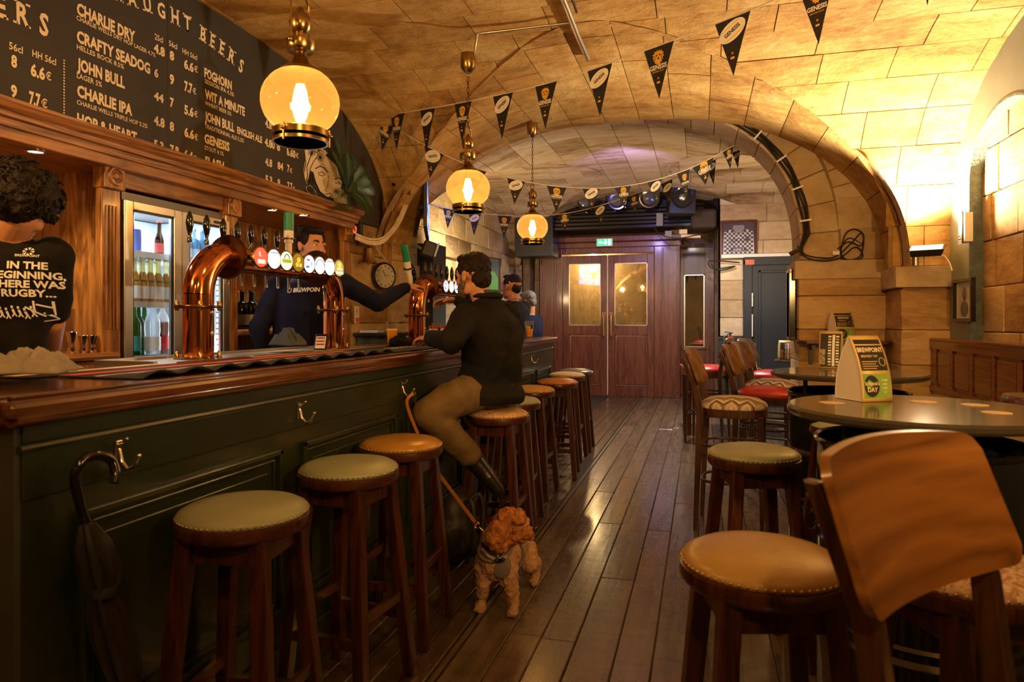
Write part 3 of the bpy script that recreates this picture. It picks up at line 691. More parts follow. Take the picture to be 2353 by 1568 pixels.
# ---- back bar ----
bb_ = thing('back_bar', 'oak back bar with carved cornice, pilasters and wooden shelves behind the bar', 'cabinet', (-3.1, 3.2, 0))
prof = [(-3.38, 2.09), (-2.72, 2.09), (-2.72, 2.12), (-2.70, 2.125), (-2.70, 2.145), (-2.675, 2.155), (-2.66, 2.175), (-2.66, 2.19), (-2.69, 2.195), (-3.38, 2.195)]
mb = MB(); profile_y(mb, prof, -.5, 5.08); obj('cornice', mb, M_oakh, bb_, w=True, smooth=20)
obj('frieze', MB().bb(-3.36, -2.735, -.5, 5.06, 2.04, 2.092), M_oakh, bb_, w=True, bev=.006)
obj('back_panel', MB().bb(-3.40, -3.34, -.5, 2.76, 0, 2.06), M_oak, bb_, w=True)
obj('back_panel', MB().bb(-3.40, -3.34, 3.58, 5.1, 0, 2.06), M_oak, bb_, w=True)
obj('end_panel', MB().bb(-3.38, -2.80, 5.04, 5.08, 0, 2.06), M_oak, bb_, w=True)
obj('side_panel', MB().bb(-3.38, -2.82, 2.72, 2.75, 0, 2.06), M_oak, bb_, w=True); obj('side_panel', MB().bb(-3.38, -2.82, 3.59, 3.62, 0, 2.06), M_oak, bb_, w=True)
obj('fridge_header', MB().bb(-3.3, -2.80, 2.76, 3.6, 1.965, 2.05), M_oakh, bb_, w=True, bev=.006)
for y in (2.705, 3.60, 5.02):
    p = obj('pilaster', MB().bb(-2.83, -2.79, y-.055, y+.055, 0, 1.94), M_oak, bb_, w=True, bev=.004)
    fl = MB()
    for k in (-.03, -.01, .01, .03): fl.bb(-2.79, -2.784, y+k-.006, y+k+.006, 1.25, 1.86)
    obj('flute', fl, M_oak, p, w=True, bev=.003)
    r = obj('rosette_block', MB().bb(-2.84, -2.765, y-.062, y+.062, 1.94, 2.065), M_oak, p, w=True, bev=.005)
    R = frame((1, 0, 0)); obj('rosette', MB().lathe([(.001, .012), (.012, .012), (.018, .004), (.03, .003), (.036, .012), (.044, .012), (.048, 0)], 20, (-2.766, y, 2.003), R), M_oak, p, w=True, smooth=50)
obj('back_shelf', MB().bb(-3.34, -2.74, -.4, 2.70, 1.11, 1.142).tube([(-2.745, -.4, 1.126), (-2.745, 2.70, 1.126)], .016, 8), M_oakh, bb_, w=True, smooth=30)
obj('base_cupboard', MB().bb(-3.34, -2.80, -.4, 2.70, 0, 1.11), M_oakh, bb_, w=True)
obj('back_shelf', MB().bb(-3.34, -2.80, 3.64, 5.02, 1.20, 1.235), M_oakh, bb_, w=True, bev=.008)
obj('back_shelf', MB().bb(-3.34, -2.70, 3.64, 5.02, 1.03, 1.06).bb(-3.34, -2.75, 3.64, 5.02, 0, 1.03), M_oakh, bb_, w=True, bev=.008)
obj('back_shelf', MB().bb(-3.34, -3.0, 4.3, 5.02, 1.66, 1.69), M_oakh, bb_, w=True, bev=.008)
# downlights in the soffit
for i, (px, py) in enumerate(((82, 347), (625, 482), (697, 494))):
    q = PZ(px, py, 2.04)
    t = thing('downlight', ['recessed downlight in the canopy above the curly-haired man', 'recessed downlight in the canopy above the second copper tap row', 'recessed downlight in the canopy above the bartender\'s head'][i], 'light', q, 0, 'canopy downlights')
    obj('trim_ring', MB().lathe([(.030, 0), (.045, 0), (.045, -.006), (.032, -.008), (.030, 0)], 20), M_chrome, t, smooth=40)
    obj('lens', MB().lathe([(.0001, -.004), (.030, -.003)], 20), emit('downlight_lens', (1, .93, .82), 30), t)
    light('downlight_beam', 'SPOT', (q.x, q.y, q.z-.03), (26, 15, 15)[i], WARM2, (q.x, q.y, 0), .03, 125, .7)
# ---- menu board ----
MX = -2.755
board = thing('menu_board', 'large arched black menu board listing draught beers above the back bar', 'sign', (MX, 3.4, 2.2))
K = 40; ys = [-.3+5.9*i/K for i in range(K+1)]
top = [(y, (B1.z(y) if abs(y-B1.c) < B1.hw else 1.9)) for y in ys]; top = [(y, max(z, A1.z(-2.75)) if y < 5.5 else z) for y, z in top]; top = [(y, z) for y, z in top if z > 2.13]
Mb = Matrix(((0, 0, 1, MX-.02), (1, 0, 0, 0), (0, 1, 0, 0), (0, 0, 0, 1)))
obj('board', MB().prism([(top[0][0], 2.12)]+[(top[-1][0], 2.12)]+[(y, z-.004) for y, z in reversed(top)], .02, Mb), M_chalk, board, w=True)
def PXb(x, y): return PX(x/2.904, y/2.904, MX)
ink = MB()
def btext(s, xa, ya, xb, yb, h, bold=.022, mb=None):
    a, b = PXb(xa, ya), PXb(xb, yb); t = PXb(xa, ya-h); vs, fs = text_geo(s, bold, 'LEFT'); x0 = min(v.x for v in vs); x1 = max(v.x for v in vs); ch = text_geo('H', bold, 'LEFT')[0]; hh = max(v.y for v in ch)
    sy = (t.z-a.z)/hh; sx = (b.y-a.y)/(x1-x0); m_ = MB(); obj('lettering', m_.add([(MX+.002, a.y+(v.x-x0)*sx, a.z+v.y*sy) for v in vs], fs), M_cream, board, w=True)
for L in [('CHARLIE DRY', 510, 92, 900, 272, 80), ('CRAFTY SEADOG', 510, 275, 1000, 495, 78), ('JOHN BULL', 512, 462, 830, 588, 80), ('CHARLIE IPA', 512, 640, 880, 778, 78), ('HOP & HEART', 512, 832, 912, 960, 80),
          ('FOGHORN', 1362, 512, 1545, 596, 62), ('WIT A MINUTE', 1365, 655, 1632, 776, 62), ('JOHN BULL', 1365, 802, 1562, 884, 62), ('ENGLISH ALE', 1580, 888, 1748, 955, 45), ('GENESIS', 1362, 950, 1530, 1007, 60), ('SLASH', 1365, 1095, 1493, 1136, 56),
          ('4.8', 1025, 345, 1098, 372, 60), ('8', 1130, 392, 1160, 402, 58), ('6.6', 1226, 452, 1290, 472, 60), ('6', 1027, 508, 1055, 515, 55), ('9', 1130, 555, 1160, 562, 65), ('7.7', 1228, 602, 1282, 620, 65),
          ('44', 1025, 662, 1090, 688, 55), ('7', 1132, 708, 1158, 716, 60), ('5.6', 1228, 757, 1290, 775, 60), ('4.8', 1025, 828, 1097, 850, 60), ('8', 1130, 866, 1160, 874, 58), ('6.6', 1228, 908, 1292, 928, 60), ('5.3', 1025, 985, 1090, 1003, 55), ('7.8', 1132, 1018, 1192, 1036, 55), ('6.4', 1228, 1052, 1285, 1066, 55),
          ('4.8', 1768, 845, 1812, 858, 52), ('4.80', 1765, 970, 1832, 990, 52), ('8', 1845, 1000, 1868, 1006, 50), ('6.60', 1912, 1033, 1970, 1050, 50), ('4.8', 1768, 1100, 1815, 1112, 50), ('84', 1850, 1125, 1888, 1138, 48), ('7', 1915, 1145, 1930, 1150, 48), ('5.3', 1770, 1215, 1815, 1228, 48), ('9', 1850, 1240, 1868, 1245, 48), ('7.7', 1915, 1260, 1950, 1270, 48),
          ('8', 72, 440, 112, 446, 80), ('6.6', 202, 500, 298, 524, 80), ('9', 70, 640, 112, 648, 80), ('7.7', 192, 690, 268, 708, 85)]: btext(*L, bold=.042)
for L in [('CHARLIE WELLS DRY HOP LAGER 4.7%', 508, 130, 1036, 390, 30), ('HELLES BOCK 8.5%', 510, 325, 825, 460, 32), ('LAGER 5%', 510, 518, 678, 580, 35), ('CHARLIE WELLS TRIPLE HOP 5.2%', 510, 694, 982, 862, 30),
          ('SESSION IPA 4.3%', 1364, 553, 1560, 640, 28), ('WHEAT BEER 5%', 1366, 698, 1542, 775, 26), ('TRADITIONNAL ALE 5,3%', 1365, 853, 1625, 948, 28), ('STOUT 4.1%', 1364, 998, 1490, 1040, 28),
          ('25cl', 1030, 260, 1085, 275, 38), ('56cl', 1125, 303, 1180, 320, 36), ('HH 56cl', 1215, 353, 1313, 388, 34), ('56cl', 58, 325, 150, 348, 48), ('HH 56cl', 213, 375, 372, 435, 45),
          ('€', 1293, 475, 1318, 482, 40), ('€', 1284, 622, 1306, 629, 38), ('€', 1293, 776, 1317, 784, 38), ('€', 1294, 930, 1318, 938, 38), ('€', 1288, 1066, 1309, 1072, 30), ('€', 1972, 1051, 1990, 1056, 32), ('€', 1932, 1152, 1948, 1157, 32), ('€', 1952, 1272, 1966, 1276, 28), ('€', 302, 526, 340, 534, 52), ('€', 272, 710, 313, 718, 55)]: btext(*L, bold=.016)
# arched heading, slab letters one by one
hd = MB()
def heading(letters, h):
    Q = [PXb(x, y) for _, x, y in letters]
    for i, (ch, x, y) in enumerate(letters):
        a, b = Q[max(0, i-1)], Q[min(len(Q)-1, i+1)]; an = atan2(b.z-a.z, b.y-a.y); z = PXb(x, y-h).z-Q[i].z
        vs, fs = text_geo(ch, .03, 'CENTER'); hh = max(v.y for v in vs); s = z/hh
        def T(u, v, q=Q[i], an=an): return (MX+.002, q.y+u*cos(an)-v*sin(an), q.z+u*sin(an)+v*cos(an)-z*.5)
        hd = MB(); hd.add([T(v.x*s*.72, v.y*s) for v in vs], fs)
        wd = (max(v.x for v in vs)-min(v.x for v in vs))*s*.36     # slab serifs
        for (u0, v0) in ((-wd, 0), (wd, 0), (-wd, z), (wd, z)):
            if ch in 'SGO': continue
            if ch == 'T' and v0 == 0: u0 = 0
            e = z*.11; t_ = z*.05; hd.add([T(u0-e, v0-t_), T(u0+e, v0-t_), T(u0+e, v0+t_), T(u0-e, v0+t_)], [(0, 1, 2, 3)])
        obj('heading_letter', hd, M_cream, board, w=True)
heading([('R', 790, -45), ('A', 885, -8), ('U', 985, 27), ('G', 1078, 68), ('H', 1168, 112), ('T', 1250, 155)], 98)
heading([('B', 1350, 225), ('E', 1412, 268), ('E', 1474, 316), ('R', 1536, 368), ('S', 1600, 432)], 92)
heading([('E', 5, 40), ('R', 145, 92), ('S', 290, 160)], 145)
dt = MB()
for k in range(20):
    q = PXb(424, 403+k*19.5); dt.add([(MX+.003, q.y+.0042*cos(2*pi*j/8), q.z+.0042*sin(2*pi*j/8)) for j in range(8)], [tuple(range(8))])
obj('dotted_rule', dt, M_cream, board, w=True, kind='stuff')
obj('panel_seam', MB().bb(MX-.001, MX+.0006, PXb(1118, 600).y-.001, PXb(1118, 600).y+.001, 2.19, 3.0), M_black, board, w=True)
# line portrait of a woman with flowers in her hair
def L2(pts, r, mb, off=.004, closed=False): mb.tube([V((MX+off, *PX(x, y, MX).yz)) for x, y in pts], r, 5, closed)
def fillp(pts, mb, off): mb.add([V((MX+off, *PX(x, y, MX).yz)) for x, y in pts], [tuple(range(len(pts)))])
face = MB(); fillp([(718, 395), (728, 372), (748, 358), (772, 380), (786, 420), (780, 440), (772, 458), (748, 452), (734, 440), (724, 418)], face, .002)
fillp([(700, 345), (712, 335), (738, 336), (752, 352), (740, 366), (728, 376), (718, 396), (712, 390), (708, 410), (702, 420), (699, 400), (703, 375)], face, .0018)
fillp([(760, 445), (775, 430), (790, 438), (798, 450), (800, 470), (782, 468), (768, 462)], face, .0022)
obj('portrait_ground', face, M_cream, board, w=True)
ln = MB()
for pts, r in (([(718, 395), (724, 418), (734, 440), (748, 452), (772, 458)], .0022), ([(724, 388), (734, 382), (744, 386), (752, 396)], .004), ([(768, 412), (776, 408), (784, 414)], .004), ([(730, 398), (738, 395), (746, 402), (740, 405), (731, 401)], .003),
               ([(770, 422), (777, 419), (783, 424)], .003), ([(754, 404), (752, 428), (746, 438), (752, 440)], .0022), ([(748, 447), (756, 444), (764, 450), (756, 453)], .003),
               ([(702, 418), (706, 404), (704, 384), (710, 366), (716, 352)], .003), ([(708, 424), (714, 408), (711, 390), (718, 374), (726, 362)], .0025), ([(716, 428), (718, 410), (716, 396)], .0025),
               ([(712, 416), (706, 432), (716, 440), (724, 432)], .0025), ([(700, 436), (712, 440), (726, 452), (714, 452), (700, 436)], .002), ([(712, 430), (724, 436), (730, 450)], .002)): L2(pts, r, ln)
for (fx, fy, fr) in ((716, 350, 8), (732, 344, 10), (735, 362, 8), (786, 448, 8), (772, 440, 6)):
    for k in range(7):
        a = 2*pi*k/7; L2([(fx, fy), (fx+fr*cos(a-.3), fy+fr*sin(a-.3)), (fx+fr*1.15*cos(a), fy+fr*1.15*sin(a)), (fx+fr*cos(a+.3), fy+fr*sin(a+.3)), (fx, fy)], .0016, ln)
obj('portrait_lines', ln, M_black, board, w=True)
ll = MB()
for pts in ([(702, 430), (712, 426), (724, 440), (728, 452), (714, 450), (704, 440), (702, 430)], [(700, 372), (697, 392), (700, 412), (706, 424)]): L2(pts, .002, ll)
obj('portrait_leaf', ll, M_cream, board, w=True)
# ---- palm plant on the cornice end ----
M_leaf = plain('palm_leaf', (.016, .060, .014), .4, var=.4, scale=9, coat=.2)
palm = thing('palm_plant', 'dark green artificial palm fronds at the right end of the back bar cornice', 'plant', (-2.74, 4.95, 2.2))
rp = random.Random(4)
for k, (tx, ty, d) in enumerate(((772, 315, 5.1), (800, 355, 5.2), (838, 400, 5.4), (828, 440, 5.4), (850, 455, 5.45), (845, 480, 5.3), (800, 485, 5.1), (770, 470, 5.0), (765, 350, 4.95), (812, 415, 5.0), (855, 425, 5.5))):
    c = PX(795, 440, -2.70); e = P(tx, ty, d+.15); mid = (c+e)/2+V((.05, 0, .05)); fr = MB(); M_ = 16; pts = []
    for i in range(M_+1):
        t = i/M_; pts.append((1-t)**2*c+2*t*(1-t)*mid+t*t*e)
    root = obj('frond', MB().tube(pts, [.004*(1-.7*i/M_) for i in range(M_+1)], 5), M_leaf, palm, w=True)
    for i in range(3, M_+1):
        t = (pts[i]-pts[i-1]).normalized(); side = t.cross(V((1, 0, .2))).normalized(); l = .11*sin(pi*min(1, (i/M_)*.85+.12))+.02
        for s in (-1, 1):
            tip = pts[i]+(side*s+t*.9).normalized()*l+V((.01, 0, -.015)); w_ = t*.012; b_ = pts[i]
            fr.add([b_-w_, b_+(tip-b_)*.5+w_*.5+V((.004, 0, .004)), tip, b_+(tip-b_)*.5-w_*1.2], [(0, 1, 2, 3)])
    obj('leaflets', fr, M_leaf, root, w=True, kind='stuff')
dd = thing('digital_display', 'small red digital number display at the end of the cornice', 'display', (-2.72, 5.10, 2.05))
obj('case', MB().bb(-2.80, -2.70, 5.09, 5.13, 1.99, 2.10), M_black, dd, w=True, bev=.003)
obj('digits', MB().text('.0', Matrix.Translation((-2.79, 5.088, 2.015))@Matrix.Rotation(pi/2, 4, 'X'), .09, .8, .02, 'LEFT'), emit('red_digits', (1, .05, .03), 4), dd, w=True)
# ---- fridge ----
FX = -2.80; fy0, fy1, fz0, fz1 = 2.775, 3.565, .12, 1.95
fri = thing('bottle_fridge', 'double-door glass bottle fridge with steel frame lit white inside', 'fridge', (-3.05, 3.17, 0))
obj('cabinet', MB().bb(-3.33, -3.31, fy0, fy1, fz0, fz1).bb(-3.33, FX-.02, fy0, fy0+.02, fz0, fz1).bb(-3.33, FX-.02, fy1-.02, fy1, fz0, fz1).bb(-3.33, FX-.02, fy0, fy1, fz1-.045, fz1).bb(-3.33, FX-.02, fy0, fy1, 0, fz0+.04), plain('fridge_grey', (.16, .15, .15), .4, .2, var=.05), fri, w=True)
M_fin = plain('fridge_inner', (.62, .68, .72), .4, var=.02)
obj('lining', MB().bb(-3.31, -3.30, fy0+.02, fy1-.02, fz0+.04, fz1-.05).bb(-3.30, FX-.03, fy0+.02, fy0+.026, fz0+.04, fz1-.05).bb(-3.30, FX-.03, fy1-.026, fy1-.02, fz0+.04, fz1-.05), M_fin, fri, w=True)
fm = (fy0+fy1)/2; M_fg = glass('fridge_glass', (.9, .92, .93), fres=1.5)
for i, (a, b) in enumerate(((fy0, fm-.003), (fm+.003, fy1))):
    d = obj('door', MB().bb(FX-.02, FX+.02, a, a+.055, fz0, fz1-.045).bb(FX-.02, FX+.02, b-.055, b, fz0, fz1-.045).bb(FX-.02, FX+.02, a+.055, b-.055, fz1-.09, fz1-.045).bb(FX-.02, FX+.02, a+.055, b-.055, fz0, fz0+.09), M_steel, fri, w=True, bev=.004)
    obj('glass_pane', MB().bb(FX-.003, FX+.003, a+.055, b-.055, fz0+.09, fz1-.09), M_fg, d, w=True)
    gk = MB()
    for (y0, y1, z0, z1) in ((a+.055, b-.055, fz0+.09, fz0+.10), (a+.055, b-.055, fz1-.10, fz1-.09), (a+.055, a+.064, fz0+.09, fz1-.09), (b-.064, b-.055, fz0+.09, fz1-.09)): gk.bb(FX+.004, FX+.014, y0, y1, z0, z1)
    obj('gasket', gk, M_black, d, w=True)
    if i: obj('badge', MB().bb(FX+.02, FX+.023, b-.14, b-.06, fz1-.078, fz1-.062), M_black, d, w=True)
SH = [.82, 1.10, 1.385, 1.65]
for z in SH: obj('shelf', MB().bb(-3.29, FX-.05, fy0+.03, fy1-.03, z-.015, z).bb(FX-.05, FX-.045, fy0+.03, fy1-.03, z-.02, z+.012), M_fin, fri, w=True)
M_led = emit('fridge_led', (.85, .93, 1), 9)
M_pip = plain('led_mask', (.35, .38, .4), .5)
obj('led_strip', MB().bb(FX-.045, FX-.03, fy1-.035, fy1-.027, .25, 1.7).bb(FX-.045, FX-.03, fy0+.027, fy0+.033, .25, 1.7), M_led, fri, w=True)
mm_ = MB()
for k in range(44): mm_.bb(FX-.048, FX-.028, fy1-.0375, fy1-.034, .25+k*.033, .262+k*.033)
obj('led_mask', mm_, M_pip, fri, w=True, kind='stuff')
light('fridge_light', 'AREA', (-3.04, fm, fz1-.055), 9, (.85, .93, 1), (-3.04, fm, 0), .4, sizey=.4)
light('fridge_light_side', 'AREA', (FX-.06, fy1-.06, 1.25), 13, (.85, .93, 1), (-3.3, fm, 1.1), .05, sizey=1.2)
# ---- bottles ----
PB = {'beer': [(.0001, 0), (.028, 0), (.030, .01), (.030, .115), (.026, .135), (.013, .175), (.0125, .225), (.014, .228), (.014, .24)],
      'wine': [(.0001, 0), (.037, 0), (.038, .01), (.038, .19), (.030, .215), (.014, .24), (.0135, .29), (.015, .30), (.015, .31)],
      'pet': [(.0001, 0), (.038, 0), (.044, .02), (.044, .10), (.040, .12), (.044, .15), (.043, .20), (.030, .245), (.013, .275), (.013, .29)],
      'spirit': [(.0001, 0), (.040, 0), (.042, .01), (.042, .15), (.034, .175), (.014, .19), (.014, .25)],
      'round': [(.0001, 0), (.03, 0), (.045, .03), (.045, .06), (.03, .10), (.013, .13), (.013, .19)],
      'can': [(.0001, 0), (.022, 0), (.026, .006), (.026, .155), (.022, .165), (.0001, .166)]}
GC = {}
def gl(col):
    if col not in GC: GC[col] = glass('bottle_glass_%d' % len(GC), col, haze=.28, hazecol=col, fres=1.5)
    return GC[col]
LB = {}
def lb(col, rough=.5):
    if col not in LB: LB[col] = plain('label_%d' % len(LB), col, rough, var=.03)
    return LB[col]
bproto = {}
def bottle(kind, loc, glc, fill, lab, capc, label, group, cat='bottle', text=None, sc=1.0, name=None):
    key = (kind, glc, fill, lab, capc, text)
    if key in bproto:
        r = dup(bproto[key], loc, random.uniform(-.5, .5), label, group); r.scale = (sc,)*3; return r
    t = thing(name or ('drink_can' if kind == 'can' else 'bottle'), label, cat, loc, 0, group); p = PB[kind]; top = p[-1][1]
    if kind == 'can': obj('body', MB().lathe(p, 16), lb(glc, .3), t, smooth=40)
    else:
        obj('glass', MB().lathe(p, 16), gl(glc), t, smooth=40)
        if fill:
            h = top*.72; q = [(max(r-.003, .0001), z+.002) for r, z in p if z < h]; q.append((q[-1][0] if h < top*.6 else .011, h)); q.append((.0001, h)); obj('drink', MB().lathe(q, 14), lb(fill, .15), t, smooth=40)
    r0 = max(r for r, z in p if z < top*.5)
    if lab: obj('paper_label', MB().lathe([(r0+.001, top*.12), (r0+.001, top*.40)], 16), lb(lab), t, smooth=40)
    if lab and kind == 'beer': obj('neck_label', MB().lathe([(.0275, top*.50), (.019, top*.60)], 14), lb((.02, .02, .03)), t, smooth=40)
    if capc: obj('cap', MB().cyl((0, 0, top), (0, 0, top+.014), p[-1][0]+.002, n=12), lb(capc), t, smooth=40)
    t.scale = (sc,)*3; bproto[key] = t; return t
GF = 'bottles in the fridge'
def inpx(px, z, x): q = ray(px, 700); return V((x, q.y*x/q.x, z))
for i, px in enumerate((309, 328, 346, 364, 382)): bottle('beer', inpx(px, 1.385, -2.90), (.85, .80, .55), (.75, .42, .06), (.80, .78, .70), (.7, .7, .6), ['leftmost','second from left','middle','fourth from left','rightmost'][i]+' clear lager bottle in the front row on the third fridge shelf', 'clear lager bottles on one fridge shelf')
for i, px in enumerate((306, 324, 342, 360)): bottle('beer', inpx(px, 1.385, -3.05), (.85, .80, .55), (.75, .42, .06), (.80, .78, .70), (.7, .7, .6), ['leftmost','second','third','rightmost'][i]+' clear lager bottle in the back row on the third fridge shelf', 'clear lager bottles in the back row')
FB = [('wine', 308, -2.90, 1.10, (.10, .40, .10), None, (.02, .22, .18), (.7, .6, .05), 'green glass bottle with teal label, leftmost low in the fridge'), ('wine', 318, -2.98, 1.10, (.05, .22, .07), None, None, (.02, .1, .05), 'dark green bottle behind the teal-labelled one in the fridge'),
      ('pet', 350, -2.90, 1.10, (.88, .92, .95), None, (.78, .82, .85), (.05, .3, .8), 'clear plastic bottle with white and blue label in the fridge'), ('pet', 374, -3.0, 1.10, (.85, .86, .86), (.25, .04, .02), (.65, .03, .02), (.7, .02, .02), 'plastic cola bottle with red label beside white-labelled bottle'),
      ('wine', 332, -3.02, 1.10, (.06, .30, .10), None, None, (.8, .6, .02), 'green bottle with yellow cap behind the clear plastic bottle'), ('spirit', 475, -2.92, 1.10, (.05, .05, .05), None, (.62, .55, .38), (.4, .3, .1), 'dark bottle with cream label low behind the right fridge door'),
      ('wine', 468, -3.0, 1.385, (.25, .3, .35), None, (.3, .3, .35), (.1, .1, .1), 'grey bottle on the third shelf behind the right fridge door'), ('can', 315, -2.90, 1.65, (.10, .16, .55), None, None, None, 'slim blue and silver can on the top fridge shelf'),
      ('beer', 366, -2.92, 1.65, (.20, .10, .05), None, (.4, .05, .04), (.5, .05, .05), 'small dark bottle with red label on the top fridge shelf'), ('wine', 303, -3.1, 1.65, (.35, .38, .40), None, (.5, .5, .5), None, 'pale bottle at the left edge of the top fridge shelf')]
for k, px, x, z, g, f, l, c, s in FB: bottle(k, inpx(px, z, x), g, f, l, c, s, GF, sc=.8 if z > 1.6 else (.92 if k in ('wine', 'pet') else 1))
for i, px in enumerate((428, 446, 464, 482)): bottle('spirit', inpx(px, 1.65, -2.95), (.55, .75, .9), (.25, .42, .55), (.35, .5, .65), (.5, .5, .5), ['leftmost','second','third','rightmost'][i]+' pale blue bottle on top shelf behind the right fridge door', 'blue bottles on the top fridge shelf', sc=.75)
for i, px in enumerate((475, 490)): bottle('beer', inpx(px, .82, -2.95), (.10, .30, .10), None, (.6, .6, .5), (.5, .5, .5), ['left','right'][i]+' green bottle on the bottom shelf of the fridge', 'bottles on the bottom fridge shelf')
GS = 'spirit bottles on the shelf by the fridge'
for k, px, x, z, g, f, l, c, s in [('spirit', 546, -3.05, 1.235, (.8, .75, .6), None, (.75, .70, .6), (.8, .02, .02), 'clear bottle with red cap nearest the fridge on the shelf'), ('spirit', 556, -2.95, 1.235, (.02, .02, .02), None, (.08, .07, .06), (.05, .05, .05), 'square black bottle standing on the spirit shelf'),
      ('spirit', 566, -3.02, 1.235, (.8, .72, .5), None, None, (.05, .04, .03), 'clear bottle with dark stopper among the spirits'), ('spirit', 577, -2.93, 1.235, (.02, .02, .02), None, (.62, .50, .28), (.02, .02, .02), 'black bottle with a tilted cream label near the bartender'), ('spirit', 582, -3.05, 1.235, (.45, .8, .72), None, None, (.03, .03, .03), 'pale aqua bottle with a black cap at bartender\'s shoulder'),
      ('wine', 754, -3.1, 1.69, (.15, .65, .12), None, None, (.05, .35, .05), 'bright green bottle behind the bartender\'s face'), ('wine', 764, -3.06, 1.69, (.06, .12, .75), None, None, (.5, .02, .02), 'blue bottle on the upper shelf right of bartender\'s face'),
      ('round', 776, -3.08, 1.69, (.95, .8, .3), (.75, .42, .03), (.8, .65, .2), (.5, .2, .1), 'squat yellow bottle at the right of the upper shelf'), ('spirit', 768, -3.25, 1.69, (.85, .8, .65), None, None, (.5, .35, .2), 'clear decanter behind the small yellow bottle')]:
    bottle(k, inpx(px, z, x), g, f, l, c, s, GS)
# jiggers and glass on the left back shelf
M_jig = plain('jigger_steel', (.75, .58, .40), .15, 1, var=.05)
jp = [(.0001, 0), (.016, 0), (.017, .002), (.010, .035), (.021, .085), (.0225, .088), (.019, .084), (.008, .04)]
for i, (px, py, s) in enumerate(((163, 812, 1.15), (190, 812, .95), (209, 812, .95), (223, 811, .92))):
    q = ray(px, py); t = V((-2.80, q.y*(-2.80)/q.x, 1.142)); t.x = -2.80-.02*(i == 3)
    j = obj('jigger', MB().lathe(jp, 20), M_jig, smooth=50); j.location = t; j.scale = (s, s, s)
    tag(j, ['tall steel jigger, nearest the curly-haired man\'s arm', 'steel jigger standing second from the curly-haired man', 'steel jigger standing third from the curly-haired man', 'steel jigger at the right end of the little row, nearest the fridge'][i], 'jigger', 'jiggers on the back shelf')
q = ray(150, 812); t = obj('tall_glass', MB().lathe([(.0001, 0), (.028, 0), (.034, .16), (.032, .16), (.026, .008), (.0001, .008)], 20), glass('clear_glass', (.85, .8, .75), haze=.06, fres=1.5), smooth=40)
t.location = (-2.86, q.y*(-2.86)/q.x, 1.142); t.scale = (1.2, 1.2, 1.3); tag(t, 'tall clear glass standing behind the jiggers on the back shelf', 'glass')
# ================= COPPER TAP TOWERS =================
M_cu = M_copper
def tower(name, label, x, ya, yb, zc, flip=False, nb=8, badges=None, colb=True, hys=None):
    t = thing(name, label, 'beer tap', (x, ya, BT)); r = .064; zt = zc-BT; ER = .18; L = yb-ya
    def column(y, s):
        def A(a): return V((0, y+s*ER*(1-cos(a)), zt-ER+ER*sin(a)))
        c = obj('column', MB().cyl((0, y, .012), (0, y, zt-ER-.0), r, n=28), M_cu, t, smooth=40)
        obj('elbow', MB().tube([A(pi/2*k/12) for k in range(13)], r, 28), M_cu, t, smooth=40)
        obj('foot_flange', MB().lathe([(.001, 0), (.098, 0), (.098, .010), (.07, .014), (.07, .002)], 28, (0, y, 0)), M_bronze, c, smooth=40)
        obj('collar', MB().lathe([(r, -.002), (.098, 0), (.10, .006), (.098, .012), (r, .014)], 28, (0, y, zt-ER-.06)), M_bronze, c, smooth=40)
        for k in range(4):
            a = pi/4+k*pi/2
            for zz in (.006, zt-ER-.06): obj('bolt', MB().lathe([(.001, -.018), (.008, -.018), (.010, -.004), (.010, .018), (.006, .026), (.001, .028)], 10, (.084*cos(a), y+.084*sin(a), zz+.006)), M_brass, c, smooth=40)
        for (dy_, dz_) in ((.0, .30*(zt-ER)), (.0, .62*(zt-ER))): obj('rivet', MB().ell((r, y+.01, dz_+.03), (.004, .011, .011)), M_steel, c, smooth=60)
        obj('end_flange', MB().lathe([(.001, 0), (.098, 0), (.104, .012), (.098, .024), (.001, .024)], 28, (0, y+s*ER, zt), frame((0, s, 0))), M_bronze, t, smooth=40)
    column(0, 1)
    if colb: column(L, -1)
    obj('crossbar', MB().cyl((0, ER, zt), (0, L-ER, zt), .056, n=28), M_cu, t, smooth=40)
    obj('drip_pipe', MB().tube([(-.05, ER+.03, zt-.055), (-.05, L-ER-.03, zt-.055)], .008, 8), M_brass, t, smooth=40)
    for i in range(nb):
        y = ER+.04+(L-2*ER-.06)*i/(nb-1) if nb > 1 else L/2
        if hys is None: obj('tap_handle', MB().lathe([(.001, 0), (.010, 0), (.010, .02), (.006, .03), (.014, .055), (.018, .09), (.014, .13), (.004, .155), (.0001, .158)], 14, (-.03, y, zt+.045)), M_blackgloss, t, smooth=50)
        obj('tap_spout', MB().tube([(-.05, y, zt-.03), (-.085, y, zt-.03), (-.10, y, zt-.05), (-.10, y, zt-.12)], .008, 10), M_chrome, t, smooth=50)
        if badges and i < len(badges):
            yy = y+.02; b = obj('badge', MB().lathe([(.001, 0), (.050, 0), (.052, .014), (.046, .018), (.046, .012), (.001, .012)], 28, (.128, yy, zt-.0), frame((1, -.10, 0))).cyl((.04, yy, zt), (.13, yy, zt), .016, n=12), M_brass, t, smooth=40)
            badges[i](b, V((.142, yy, zt)), frame((1, -.10, 0)))
    for hy in (hys or []): obj('tap_handle', MB().lathe([(.001, 0), (.010, 0), (.010, .02), (.006, .03), (.012, .055), (.017, .085), (.013, .115), (.004, .135), (.0001, .138)], 14, (-.03, hy, zt+.045)), M_blackgloss, t, smooth=50)
    return t
